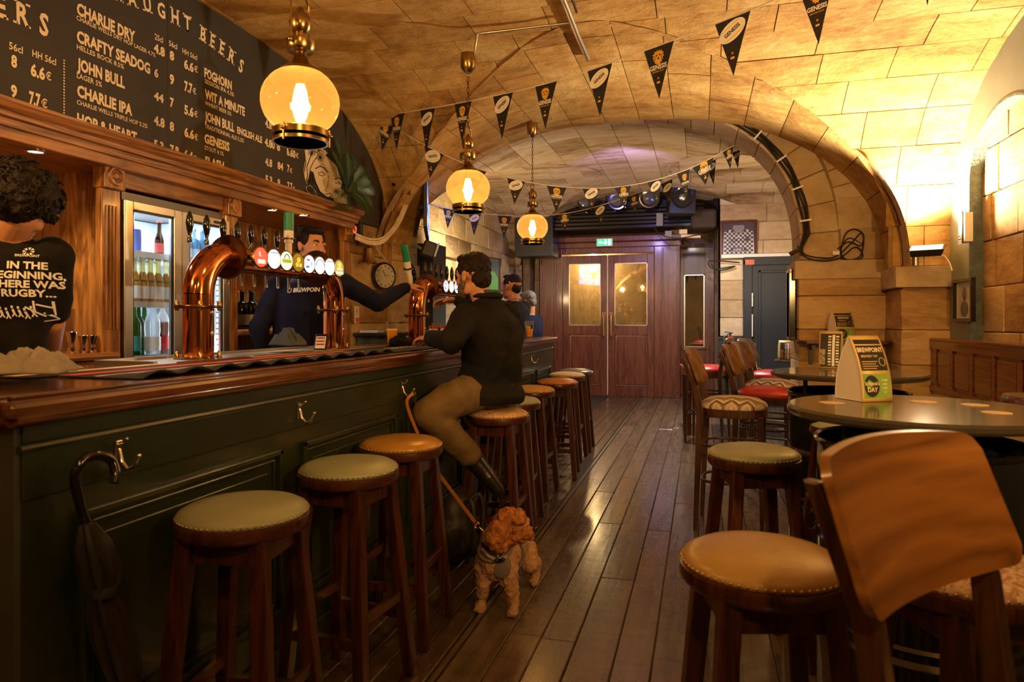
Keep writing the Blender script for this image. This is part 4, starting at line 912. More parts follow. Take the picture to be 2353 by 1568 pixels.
def lens(col, s, marks):
    def f(b, c, R):
        obj('lit_face', MB().lathe([(.0001, .0035), (.030, .003), (.0455, 0)], 28, c, R), emit('lit_badge', col, s), b, smooth=60)
        M = Matrix.Translation(c)@R.to_4x4()@Matrix.Translation((0, 0, .0045))
        for kind, a, mcol in marks:
            m = MB()
            if kind == 't': m.text(a[0], M@Matrix.Translation((a[1], a[2], 0)), a[3], a[4] if len(a) > 4 else .7, .02)
            elif kind == 'd': m.lathe([(.0001, 0), (a[2], 0)], 20, M@V((a[0], a[1], 0)), R)
            elif kind == 'r': m.add([M@V((x, y, 0)) for x, y in ((a[0], a[1]), (a[2], a[1]), (a[2], a[3]), (a[0], a[3]))], [(0, 1, 2, 3)])
            elif kind == 'b': m.tube([M@V((a[0]*cos(t_), a[1]+a[2]*sin(t_), 0)) for t_ in [pi*k/8 for k in range(9)]], .0025, 5)
            obj('badge_print', m, emit('badge_print', mcol, .6), b)
    return f
RED = lens((1, .10, .05), .9, [('t', ('R.', -.008, .004, .032), (.9, .9, 1)), ('r', (-.024, -.030, .026, -.010), (.9, .85, 1))])
WHT = lens((.78, .88, 1), 1.5, [('r', (-.030, .028, .030, .032), (.1, .15, .6))])
GRN = lens((.85, .95, .70), 1.1, [('b', (.018, .010, .022), (.02, .10, .03)), ('r', (-.034, -.010, .034, .008), (.35, .50, .02))])
BLK = lens((.20, .13, .01), 1, [('d', (0, .012, .014), (.85, .6, .05)), ('d', (-.012, -.012, .012), (.8, .6, .08)), ('r', (.004, -.022, .024, -.004), (.9, .75, .3))])
BLU = lens((.62, .80, 1), 1.1, [('r', (-.024, .016, .0, .026), (.6, .1, .5)), ('r', (-.030, -.020, -.004, -.010), (.05, .25, .7)), ('t', ('a', .016, -.004, .03), (.05, .2, .6))])
BLD = lens((.80, .90, 1), 1.6, [('b', (.036, -.005, .036), (.1, .3, .9))])
GEN = lens((.30, .30, .10), 1.2, [('d', (.0, .018, .016), (.9, .7, .1)), ('t', ('GENESIS', 0, -.012, .02), (1, 1, 1)), ('r', (-.036, -.034, .036, -.018), (.9, .9, .8))])
tower('tap_tower', 'long copper tap tower with eight lit round badges, nearest on the bar', -2.11, 2.50, 3.63, 1.59, badges=[RED, WHT, GRN, BLK, BLU, BLD, WHT, GEN], hys=[PX(px, 560, -2.14).y-2.50 for px in (436, 475, 513, 546, 577, 608, 637)])
tower('tap_tower', 'copper tap tower farther along the bar, with bartender\'s hand on it', -2.085, 4.82, 6.1, 1.565, nb=8, badges=[BLU, BLD, BLU, GRN, BLK, WHT, RED, GRN])
def tall_tap(px, py0, py1, x, lean, label):
    a = PX(px, py1, x); b = PX(px+lean, py0, x); t = thing('tall_tap_handle', label, 'tap handle', a, 0, 'green-topped tap handles'); d = (b-a); L = d.length; u = d.normalized(); R = frame(u)
    obj('lower_grip', MB().lathe([(.014, 0), (.018, .02), (.018, L*.30), (.024, L*.31), (.024, L*.40), (.026, L*.40), (.026, L*.58), (.001, L*.58)], 16, (0, 0, 0), R), M_white, t, smooth=40)
    obj('green_grip', MB().lathe([(.027, L*.58), (.027, L*.985), (.022, L), (.001, L)], 16, (0, 0, 0), R), plain('grip_green', (.01, .22, .12), .45), t, smooth=40)
    obj('band', MB().lathe([(.026, L*.38), (.036, L*.385), (.036, L*.41), (.026, L*.415)], 16, (0, 0, 0), R), M_bronze, t, smooth=40)
    s_ = MB(); s_.text('WICKENS', Matrix.Translation(R@V((0, 0, L*.60)))@Matrix(((0, 0, 1, .0275), (0, -1, 0, 0), (1, 0, 0, 0), (0, 0, 0, 1))), .022, .6, .01, 'LEFT') if False else None
tall_tap(663, 488, 590, -2.14, 1, 'tall tap handle with green top and white lower half on the near tower')
tall_tap(944, 562, 652, -2.13, -16, 'leaning tap handle with a green top on the farther tower')
# steel drip tray and service things on the near bar top
tr = thing('steel_tray', 'brushed steel tray and dark mat around the foot of the first copper column', 'tray', (-2.1, 2.4, BT))
obj('tray', MB().bb(-2.26, -1.98, 2.12, 3.9, BT+.0005, BT+.006).bb(-2.27, -2.25, 2.12, 3.9, BT, BT+.018).bb(-2.26, -1.98, 2.11, 2.13, BT, BT+.018), M_steel, tr, w=True)
# ---- bar runners ----
def runner(label, x0, x1, y0, y1, cols, wavy, mtop, words=None, z=BT+.001, wamp=.02):
    t = thing('bar_runner', label, 'bar mat', ((x0+x1)/2, (y0+y1)/2, z), 0, 'bar mats laid on the bar top'); n = 60
    def f(u, v):
        y = y0+(y1-y0)*u; x = x0+(x1-x0)*v; h = 0
        if wavy and v > .45: h = wamp*max(0, (v-.45)/.55)**1.2*abs(sin(pi*u*wavy))
        return V((x, y, z+.003+h))
    obj('mat', MB().sheet(f, n, 8), mtop, t, w=True, solid=.004, smooth=0)
    for (v0, v1, c) in cols:
        obj('stripe', MB().sheet(lambda u, v: f(u, v0+(v1-v0)*v)+V((0, 0, .0035)), n, 3), c, t, w=True, smooth=0)
    if words:
        m = MB()
        for (s, y, x, size) in words: m.text(s, Matrix.Translation((x, y, z+.0062))@Matrix.Rotation(pi/2, 4, 'Z'), size, 1, .03)
        obj('mat_print', m, M_cream, t, w=True)
    return t
M_orange = plain('mat_orange', (.60, .08, .02), .7); M_redm = plain('mat_red', (.45, .03, .02), .7); M_yel = plain('mat_yellow', (.7, .42, .08), .7)
M_matb = plain('bar_mat_black', (.030, .028, .030), .75, bmp=.2, bscale=150)
runner('orange-edged black bar mat with curled wavy front edge, nearest on bar', -1.87, -1.56, 1.62, 3.30, [(0, .20, M_orange), (.42, .50, M_cream)], 11, M_matb, [('RUGBY', 2.1, -1.70, .07)])
runner('black and cream bar mat lying flat beside the tower foot', -2.02, -1.90, 1.55, 2.5, [(.15, .6, M_cream)], 0, M_matb)
runner('black lettered bar mat on the middle of the bar top', -1.86, -1.55, 3.34, 4.45, [], 0, M_matb, [('GENESIS', 3.85, -1.72, .12)])
runner('colourful red and yellow strip mat between the two copper columns', -2.0, -1.90, 2.62, 4.0, [(.05, .35, M_redm), (.45, .85, M_yel)], 0, M_matb)
runner('small curled bar mat under the seated man\'s forearm', -1.84, -1.55, 4.50, 5.3, [(.1, .2, M_yel)], 7, M_matb)
# ---- cloths ----
def cloth(label, mat, c, sx, sy, h, seed, name='bar_towel'):
    """crumpled cloth: two folded layers with real thickness"""
    rg = random.Random(seed); o3 = V((seed*3.1, seed*1.7, 0)); n = 44; L = []
    for lay in range(2):
        k = 1-.28*lay; dx, dy = rg.uniform(-.15, .15)*sx*lay, rg.uniform(-.15, .15)*sy*lay; an = rg.uniform(-.4, .4)+lay*.8
        def f(u, v):
            a, b = 2*u-1, 2*v-1; q = V((a*1.5+lay*5, b*1.5, 0))+o3; wob = 1+.16*noise.noise(q*1.3); fall = max(0, 1-max(abs(a), abs(b))**2.4)
            fold = 1-abs(noise.noise(q*1.15))*2.2; fold2 = 1-abs(noise.noise(q*2.6+V((9, 2, 1))))*2
            x, y = a*sx*k*wob, b*sy*k*(1+.14*noise.noise(q*1.7+V((4, 4, 4)))); X = x*cos(an)-y*sin(an)+dx; Y = x*sin(an)+y*cos(an)+dy
            return V((c[0]+X, c[1]+Y, c[2]+.004+lay*h*.35+fall*h*(.30+.42*max(0, fold)+.22*max(0, fold2))))
        L.append(f)
    m = MB().sheet(L[0], n, n); m.sheet(L[1], n, n); o = obj(name, m, mat, None, smooth=0, solid=.005); return tag(o, label, 'towel', 'towels on the bar top')
M_towel = plain('white_towel', (.55, .50, .44), .95, bmp=.5, bscale=120); M_towelb = plain('blue_grey_towel', (.16, .20, .24), .95, bmp=.5, bscale=120)
q = PZ(60, 880, BT); cloth('white crumpled towel at the left end of the bar', M_towel, (q.x, q.y, BT+.001), .15, .13, .075, 3)
q = PZ(655, 803, BT+.02); cloth('blue-grey rumpled towel on bar in front of the bartender', M_towelb, (q.x, q.y, BT+.004), .08, .13, .10, 5)
# card reader
q = PZ(738, 798, BT+.02); cr = thing('card_reader', 'small tilted card reader beside the second copper column', 'card reader', (q.x, q.y, BT+.002), .3)
RR = Matrix.Rotation(-.5, 3, 'X'); obj('body', MB().box((0, 0, .045), (.07, .022, .10), RR), M_black, cr, bev=.004); obj('paper_front', MB().box((0, -.013, .045), (.055, .002, .075), RR), M_whitep, cr)
for k in range(3): obj('printed_line', MB().box(RR@V((0, -.0150, -.02+.02*k))+V((0, 0, .045)), (.045, .001, .008), RR), M_redm, cr)
# things near the far tower
q = PZ(925, 797, BT); cp = MB()
for (dx, dy, dz, r) in ((0, 0, .025, (.09, .10, .032)), (.02, -.10, .032, (.06, .06, .040)), (.04, .09, .02, (.06, .09, .026)), (0, -.05, .045, (.045, .06, .024)), (.06, .16, .02, (.05, .06, .022))): cp.ell((q.x+dx, q.y+dy, BT+dz), r)
cap_ = blob('folded_cap', cp, M_jacket, None, vox=.007, smooth=4, w=False, noise_amp=.012, noise_scale=25); tag(cap_, 'black folded jacket or cap lying on the bar by the far tower', 'clothing')
for v in cap_.data.vertices: v.co.z = max(v.co.z, BT+.002)
q = PZ(962, 797, BT); wr_ = thing('orange_pouch', 'small tan orange leather pouch beside the black folded cap', 'pouch', (q.x+.02, q.y, BT+.002))
obj('body', MB().ell((0, 0, .035), (.035, .045, .035)), plain('tan_leather', (.45, .17, .03), .5, var=.2, bmp=.4), wr_, smooth=60); obj('strap', MB().tube([(.0, -.045, .03), (.02, -.02, .07), (.02, .03, .07), (0, .045, .03)], .006, 6), M_steel, wr_, smooth=60)
# beer glasses
M_beer = plain('beer', (.80, .36, .03), .15, var=.05, scale=5); M_hazy = plain('hazy_beer', (.85, .42, .04), .2, var=.05); M_foam = plain('foam', (.85, .75, .55), .8)
M_gl = glass('beer_glass', (.93, .90, .84), haze=.05, hazecol=(.9, .8, .65), fres=1.5)
def pint(px, py, z, x, s, lvl, mb_, label, logo=False):
    q = ray(px, py); p = V((x, q.y*x/q.x, z)); t = thing('beer_glass', label, 'glass', p, 0, 'pints on the bar')
    obj('glass', MB().lathe([(.0001, 0), (.030, 0), (.032, .004), (.038, .09), (.043, .155), (.0415, .155), (.036, .09), (.030, .008), (.0001, .008)], 24), M_gl, t, smooth=40)
    hh = .155*lvl; obj('beer', MB().lathe([(.0001, .009), (.0295, .009), (.0345+.004*lvl, hh), (.0001, hh)], 24), mb_, t, smooth=40)
    obj('foam_line', MB().lathe([(.0375, hh), (.0385, hh+.008), (.0001, hh+.008)], 24), M_foam, t, smooth=40)
    if logo: obj('glass_print', MB().box((.03, -.024, .10), (.002, .022, .035), Matrix.Rotation(-.7, 3, 'Z')), M_black, t)
    t.scale = (s, s, s)
pint(901, 798, BT, -2.15, 1.05, .62, M_beer, 'half-full amber pint standing left of the far copper tower')
pint(1004, 775, BT, -2.02, .95, .58, M_hazy, 'cloudy pint glass between the far tower and the seated man', True)
pint(1216, 769, BT, -1.62, 1.05, .62, M_hazy, 'cloudy pint on the far end of the bar by the man in navy', True)
q = PZ(1025, 762, BT); bx = thing('menu_box', 'small red and white box of leaflets behind the seated man\'s hand', 'box', (-2.15, 5.42, BT+.001)); obj('box', MB().bb(-.05, .05, -.09, .09, 0, .10), M_whitep, bx, bev=.003); obj('red_lid', MB().bb(-.052, .052, -.092, .092, .10, .125), M_redm, bx, bev=.003); obj('spine', MB().bb(.05, .052, -.08, .08, .03, .06), M_redm, bx)
# behind-bar fittings by the stone pier
kb = thing('till_counter', 'dark service counter with folded leaflets beside the stone pier behind the bar', 'counter', (-2.62, 5.4, 0))
obj('top', MB().bb(-2.79, -2.5, 5.12, 5.62, 1.16, 1.19), M_black, kb, w=True, bev=.006); obj('body', MB().bb(-2.77, -2.53, 5.15, 5.6, 0, 1.16), plain('grey_cab', (.05, .055, .06), .5), kb, w=True)
lf = thing('leaflet_stack', 'small stack of white and blue papers on the service counter', 'papers', (-2.66, 5.2, 1.191)); 
for k in range(4): obj('paper', MB().box((0, .0, .004+.007*k), (.16, .12, .005), Matrix.Rotation(.1*k, 3, 'Z')), [M_whitep, plain('blue_paper', (.1, .25, .6), .6)][k == 3], lf)
bk = thing('far_back_counter', 'dark low back counter with a pale edge behind the far tap tower', 'counter', (-2.9, 6.4, 0))
obj('top', MB().bb(-2.85, -2.50, 6.80, 8.4, 1.16, 1.19), M_steel, bk, w=True, bev=.004); obj('body', MB().bb(-2.83, -2.54, 6.80, 8.4, 0, 1.16), M_mahog, bk, w=True)
rd = thing('warning_card', 'red and white card hanging at the right edge of the back bar', 'sign', PX(820, 740, -2.74)); obj('card', MB().box((0, 0, .06), (.004, .07, .14)), M_whitep, rd); obj('red_field', MB().box((.003, 0, .015), (.002, .066, .04)), plain('red_orange', (.7, .10, .03), .6), rd)
obj('symbol', MB().text('!', Matrix.Translation((.0035, 0, .06))@Matrix(((0, 0, 1, 0), (1, 0, 0, 0), (0, 1, 0, 0), (0, 0, 0, 1))), .07, 1, .02), plain('red_print', (.7, .03, .03), .6), rd)
# bell
bl = thing('brass_bell', 'brass bell hanging on the stone pier right of the back bar', 'bell', PX(846, 605, -2.70))
obj('bell_body', MB().lathe([(.078, 0), (.070, .012), (.052, .045), (.044, .09), (.036, .125), (.015, .14), (.001, .142)], 24), M_brass, bl, smooth=40); obj('clapper', MB().ell((0, 0, -.004), .012).cyl((0, 0, 0), (0, 0, .1), .003), M_brass, bl, smooth=60)
obj('bracket', MB().tube([(-.09, 0, .20), (-.04, 0, .215), (0, 0, .20), (0, 0, .14)], .006, 8).bb(-.10, -.09, -.02, .02, .15, .24), M_bronze, bl, smooth=40)
ck = MB()
def clock(name, label, cat, c, r, dart=False):
    t = thing(name, label, cat, c); R = frame((1, 0, 0))
    obj('case', MB().lathe([(.001, 0), (r, 0), (r, .03), (r*.93, .045), (r*.82, .035), (r*.82, .02), (.001, .02)], 36, (0, 0, 0), R), M_blackgloss, t, smooth=40)
    if dart:
        for k, rr_ in enumerate((.78, .74, .50, .46, .09)):
            pass
        for k in range(20):
            a0 = 2*pi*(k-.5)/20; a1 = a0+2*pi/20
            obj('sector', MB().add([R@V((0, 0, .022)), R@V((r*.70*cos(a0), r*.70*sin(a0), .022)), R@V((r*.70*cos(a1), r*.70*sin(a1), .022))], [(0, 1, 2)]), M_cream if k % 2 else M_black, t)
            a = (a0+a1)/2; n_ = [6, 13, 4, 18, 1, 20, 5, 12, 9, 14, 11, 8, 16, 7, 19, 3, 17, 2, 15, 10][k]
            obj('numeral', MB().text(str(n_), Matrix.Translation(V((.036, 0, 0)))@Matrix(((0, 0, 1, 0), (1, 0, 0, r*.80*cos(a)), (0, 1, 0, r*.80*sin(a)-.008), (0, 0, 0, 1))), .028, .8, .01), M_whitep, t)
        obj('ring_wire', MB().tube([R@V((r*.44*cos(2*pi*k/24), r*.44*sin(2*pi*k/24), .023)) for k in range(24)], .003, 5, True), plain('dart_red', (.5, .03, .02), .6), t)
    else:
        obj('dial', MB().lathe([(.0001, .037), (r*.86, .037)], 36, (0, 0, 0), R), M_white, t)
        for k in range(12):
            a = 2*pi*k/12; obj('hour_mark', MB().box(R@V((r*.70*cos(a), r*.70*sin(a), .039)), (.003, .006, .018), Matrix.Rotation(a-pi/2, 3, 'X')), M_black, t)
        obj('hand', MB().beam(R@V((0, 0, .040)), R@V((-.03, .05, .040)), .006, .002), M_black, t); obj('hand', MB().beam(R@V((0, 0, .040)), R@V((.07, .01, .040)), .004, .002), M_black, t)
    return t
clock('wall_clock', 'round black-rimmed wall clock on the stone pier beside the bell', 'clock', PX(879, 635, -2.74), .125).rotation_euler.z = -.45
clock('dartboard', 'dartboard hanging on boarding past the stone pier', 'dartboard', V((-2.90, 6.42, 1.70)), .19, True)
wb = thing('timber_boarding', 'pale diagonal boarding panel behind the far tap tower', 'panel', (-2.98, 6.9, 0))
for k in range(6): obj('board', MB().bb(-2.925, -2.905, 6.21+.08*k, 6.286+.08*k, .2, 2.0), plain('weathered_board', (.22, .20, .16), .8, var=.3) if k == 0 else bpy.data.materials['weathered_board'], wb, w=True, bev=.003)
obj('brace', MB().beam((-2.90, 6.23, 1.3), (-2.90, 6.66, .9), .05, .015).beam((-2.90, 6.66, 1.3), (-2.90, 6.23, .7), .05, .015), bpy.data.materials['weathered_board'], wb, w=True)
# ================= PENDANT LAMPS =================
M_amber = glass('amber_glass', (1.0, .84, .50), haze=.095, hazecol=(1, .74, .30), fres=1.5)  # haze in the glass imitates the glare around the bulb
M_bulb = emit('bulb_glow', (1, .66, .30), 12)
M_fil = emit('filament', (1, .55, .16), 85)
M_amberb = glass('amber_frosted', (1, .74, .34), haze=.55, hazecol=(1, .66, .28), fres=1.5)
def pendant(i, p, label, ceilz):
    t = thing('pendant_lamp', label, 'lamp', p, 0, 'amber globe pendant lamps over the bar'); R0 = .137
    g = [(.085, -.118)]+[(R0*cos(a), R0*.90*sin(a)) for a in [-.98+k*(2.25)/18 for k in range(19)]]
    obj('glass_globe', MB().lathe(g, 40), M_amber, t, smooth=80)
    obj('base_ring', MB().lathe([(.088, -.128), (.098, -.126), (.098, -.104), (.090, -.100), (.086, -.108), (.086, -.124), (.088, -.128)], 36).lathe([(.090, -.148), (.099, -.148), (.099, -.138), (.090, -.138), (.090, -.148)], 36), M_brass, t, smooth=40)
    obj('base_glass', MB().lathe([(.0001, -.112), (.085, -.112)], 36), M_amberb, t)
    for k in range(3):
        a = .5+k*2*pi/3; obj('ring_clip', MB().cyl((.10*cos(a), .10*sin(a), -.158), (.10*cos(a), .10*sin(a), -.098), .004, n=8).ell((.104*cos(a), .104*sin(a), -.118), .008), M_brass, t, smooth=50)
    obj('cap', MB().lathe([(.078, .098), (.070, .112), (.045, .126), (.030, .145), (.022, .16), (.022, .175), (.045, .178), (.052, .19), (.052, .215), (.04, .222), (.022, .226), (.022, .24), (.034, .255), (.040, .28), (.034, .305), (.018, .32), (.010, .335), (.001, .34)], 30), M_brass, t, smooth=35)
    obj('yoke', MB().tube([(0, -.058, .20), (0, -.058, .30)]+[(0, -.058*cos(a), .34+.05*sin(a)) for a in [pi*k/10 for k in range(11)]]+[(0, .058, .30), (0, .058, .20)], .004, 8).ell((0, -.062, .20), .010).ell((0, .062, .20), .010), M_brass, t, smooth=60)
    obj('socket', MB().cyl((0, 0, .06), (0, 0, .115), .018, n=16), M_brass, t, smooth=40)
    b = obj('bulb', MB().lathe([(.0001, -.082), (.014, -.076), (.025, -.045), (.028, .0), (.022, .038), (.014, .062)], 20), (M_bulb if i < 9 else None), t, smooth=60)
    fm_ = MB()
    for k in range(6):
        a = 2*pi*k/6; fm_.tube([(.006*cos(a), .006*sin(a), .045), (.011*cos(a), .011*sin(a), .01), (.013*cos(a), .013*sin(a), -.03), (.004*cos(a), .004*sin(a), -.06)], .0022, 5)
    obj('filament', fm_, M_fil, b)
    n = int((ceilz-p[2]-.40)/.032)
    for k in range(n):
        z = .375+.032*k; ax = (1, 0) if k % 2 else (0, 1)
        obj('chain_link', MB().tube([(ax[0]*.007*cos(a), ax[1]*.007*cos(a), z+.016+.019*sin(a)) for a in [2*pi*j/10 for j in range(10)]], .0022, 5, True), M_bronze, t, smooth=60)
    obj('ceiling_rose', MB().lathe([(.001, ceilz-p[2]-.03), (.020, ceilz-p[2]-.03), (.045, ceilz-p[2]), (.048, ceilz-p[2]+.06), (.044, ceilz-p[2]+.09), (.001, ceilz-p[2]+.092)], 24), M_brass, t, smooth=40)
    return t
pendant(0, PEND[0], 'nearest and largest amber glass globe pendant, in front of the menu board', 2.93)
pendant(1, PEND[1], 'middle amber globe pendant hanging above the bar beside the bunting', 2.87)
pendant(2, PEND[2], 'farthest and smallest amber globe pendant, before the entrance doors', 2.93)
pendant(3, PEND[3], 'amber globe pendant over the near end of the bar', 2.93)
pendant(4, PEND[4], 'amber globe pendant behind the viewer', 2.93)
# conduit on the vault crown
cd = thing('ceiling_conduit', 'metal cable conduit along the vault crown with a branch to the middle pendant', 'conduit', (-.74, 4, 3.05))
zc_ = lambda x, y: max(A1.z(x), B1.z(y) if abs(y-B1.c) < B1.hw else 0)-.03
obj('main_run', MB().tube([(-.74, y, zc_(-.74, y)) for y in [2.2+.15*k for k in range(17)]], .018, 8), M_steel, cd, w=True, smooth=60)
obj('branch', MB().tube([(x, 4.03, zc_(x, 4.03)) for x in [-.74-.05*k for k in range(13)]]+[(-1.36, 4.03, 2.94)], .010, 8), M_steel, cd, w=True, smooth=60)
obj('cable', MB().tube([(-.70+.01*sin(y*7), y, zc_(-.70, y)-.005) for y in [2.2+.1*k for k in range(18)]], .008, 6), M_black, cd, w=True, smooth=60)
# ================= BUNTING =================
def lionface(mb, M, s):
    pts = []
    for k in range(28):
        a = 2*pi*k/28; r = s*(1+.13*(-1)**k+.08*sin(3*a)); pts.append((r*.86*cos(a), r*sin(a)))
    mb.add([M@V((x, y, 0)) for x, y in pts], [tuple(range(28))])
def pennant(par, a, b, drop, design, tilt=0):
    """a, b: top corners on the cord; drop: length; design 0 lion, 1 ball"""
    a, b = V(a), V(b); u = (b-a).normalized(); w = (b-a).length; dn = V((0, 0, -1)); dn = (dn-u*dn.dot(u)*.35).normalized()
    n = u.cross(-dn).normalized()
    if n.dot(O-(V(par.location)+a)) < 0: n = -n
    X = u if u.cross(-dn).dot(n) > 0 else -u
    c = (a+b)/2; M = Matrix((X, -dn, n)).transposed().to_4x4(); M.translation = c
    if tilt: M = M@Matrix.Rotation(tilt, 4, 'Y')
    h = drop
    def f(u_, v_): ww = w*(1-v_)*.999+.001; return M@V(((u_-.5)*ww, -v_*h, .004*sin(3*v_)))
    o = obj('pennant', MB().sheet(f, 3, 8), M_penn, par, smooth=0)
    Z = lambda v_, e: .003*sin(3*v_)+e
    for e, flip in ((.005, False),):
        if design == 0:
            m = MB(); lionface(m, M@Matrix.Translation((0, -h*.22, Z(.22, e))), w*.20); obj('lion_head_print', m, M_gold, o)
            m2 = MB()
            for (x_, y_, r_) in ((-.05, -.19, .02), (.05, -.19, .02), (0, -.245, .028)): m2.lathe([(.0001, 0), (w*r_, 0)], 8, M@V((w*x_, h*y_ if True else 0, Z(.22, e+.001))), M.to_3x3())
            for s_ in (-1, 1): m2.tube([M@V((w*s_*.03, -h*.17, Z(.2, e+.001))), M@V((w*s_*.12, -h*.20, Z(.2, e+.001))), M@V((w*s_*.10, -h*.27, Z(.2, e+.001)))], w*.008, 4)
            obj('face_print', m2, M_penn, o)
            m = MB(); m.text('GENESIS', M@Matrix.Translation((0, -h*.45, Z(.45, e))), w*.19, .80, .03); obj('name_print', m, M_whitep, o)
            m = MB(); m.text('BEDFORD STOUT', M@Matrix.Translation((0, -h*.505, Z(.5, e))), w*.065, .78, .01); obj('small_print', m, M_gold, o)
        else:
            def el(s, z): return [(s*1.0*w*.44*cos(t_), s*h*.20*sin(t_)*.95) for t_ in [2*pi*k/28 for k in range(28)]]
            T = M@Matrix.Translation((0, -h*.24, Z(.3, e)))@Matrix.Rotation(.50, 4, 'Z')
            pl = [(w*.40*cos(t_), w*.245*sin(t_)) for t_ in [2*pi*k/28 for k in range(28)]]
            obj('ball_print', MB().add([T@V((x, y, 0)) for x, y in pl], [tuple(range(28))]), M_whitep, o)
            m = MB(); m.text('GENESIS', T@Matrix.Translation((0, -w*.045, .001)), w*.15, .86, .03); obj('name_print', m, M_penn, o)
            m = MB()
            for (yy, k_) in ((-.13, .10), (.13, -.05)): m.tube([T@V((w*x, w*(yy+k_*(x*x*4-.3)), .0012)) for x in (-.30, -.15, 0, .15, .30)], w*.008, 4)
            obj('seam_print', m, M_gold, o)
        m = MB(); m.lathe([(.0001, 0), (w*.035, 0)], 8, M@V((0, -h*.62, Z(.62, e))), M.to_3x3()); T2 = M@Matrix.Translation((0, -h*.70, Z(.7, e)))
        m.add([T2@V((x, y, 0)) for x, y in ((-w*.055, -w*.03), (w*.055, -w*.03), (w*.055, w*.03), (-w*.055, w*.03))], [(0, 1, 2, 3)]); obj('maker_print', m, M_gold, o)
    return o
def cordpts(ps, n=10):
    out = []
    for i in range(len(ps)-1):
        p0, p1, p2, p3 = ps[max(0, i-1)], ps[i], ps[i+1], ps[min(len(ps)-1, i+2)]
        for k in range(n):
            t = k/n; out.append(.5*((2*p1)+(-p0+p2)*t+(2*p0-5*p1+4*p2-p3)*t*t+(-p0+3*p1-3*p2+p3)*t**3))
    return out+[ps[-1]]
# upper string: from the left pier, rising to the right wall side
def garland(label, anchors, flags, r=.004):
    pts = cordpts([P(*a) for a in anchors]); t = thing('bunting', label, 'bunting', pts[0]); obj('cord', MB().tube(pts, r, 6), M_cordw, t, w=True, smooth=60)
    W = Matrix.Translation(-V(t.location))
    def at_px(px):
        best = None
        for i in range(len(pts)-1):
            def sc(p): d = -p.x*SN+p.y*CS; return 1176.5+FPX*(p.x*CS+p.y*SN)/d
            xa, xb = sc(pts[i]), sc(pts[i+1])
            if min(xa, xb) <= px <= max(xa, xb) and xa != xb: return pts[i]+(pts[i+1]-pts[i])*((px-xa)/(xb-xa))
        sc0 = 1176.5+FPX*(pts[0].x*CS+pts[0].y*SN)/(-pts[0].x*SN+pts[0].y*CS)
        return pts[0] if px < sc0+1 else pts[-1]
    for xl, xr, tipy, de in flags:
        a, b = at_px(xl), at_px(xr); m_ = (a+b)/2; d = -m_.x*SN+m_.y*CS; z = H+(735-tipy)*d/FPX; pennant(t, W@a, W@b, max(.05, m_.z-z), de)
    return t
garland('upper white bunting string sloping up from the left pier to the top right', [(872, 268, 5.6), (1060, 236, 4.9), (1270, 188, 4.3), (1500, 110, 3.8), (1720, 25, 3.4), (1980, -80, 3.05), (2260, -150, 2.8)],
        [(898, 930, 345, 0), (966, 1000, 350, 1), (1045, 1084, 328, 0), (1133, 1179, 320, 1), (1230, 1280, 297, 0), (1350, 1407, 268, 1), (1480, 1549, 227, 0), (1643, 1725, 175, 1), (1836, 1918, 103, 0), (2105, 2160, 12, 1)])
garland('middle bunting string sagging from the left pier to the right arch pier', [(872, 268, 5.6), (960, 325, 5.5), (1090, 385, 5.4), (1220, 420, 5.4), (1360, 433, 5.5), (1480, 420, 5.65), (1590, 385, 5.8), (1685, 335, 6.0)],
        [(870, 906, 348, 0), (975, 1020, 410, 1), (1072, 1118, 440, 0), (1165, 1207, 470, 1), (1256, 1302, 488, 0), (1338, 1378, 485, 1), (1412, 1450, 478, 0), (1488, 1520, 475, 1), (1555, 1585, 460, 0), (1590, 1640, 425, 0), (1660, 1700, 388, 0)])
garland('lower bunting string tinted blue, hanging beyond the arch before the doors', [(985, 470, 7.2), (1080, 488, 7.0), (1220, 497, 6.9), (1340, 483, 6.9), (1460, 445, 6.9), (1560, 405, 6.9), (1640, 368, 6.9), (1700, 345, 6.9)],
        [(1018, 1046, 525, 0), (1077, 1106, 542, 1), (1143, 1176, 548, 0), (1280, 1313, 532, 0), (1363, 1392, 520, 1), (1442, 1468, 498, 0), (1518, 1545, 478, 1), (1620, 1645, 425, 1), (1682, 1710, 388, 1)])
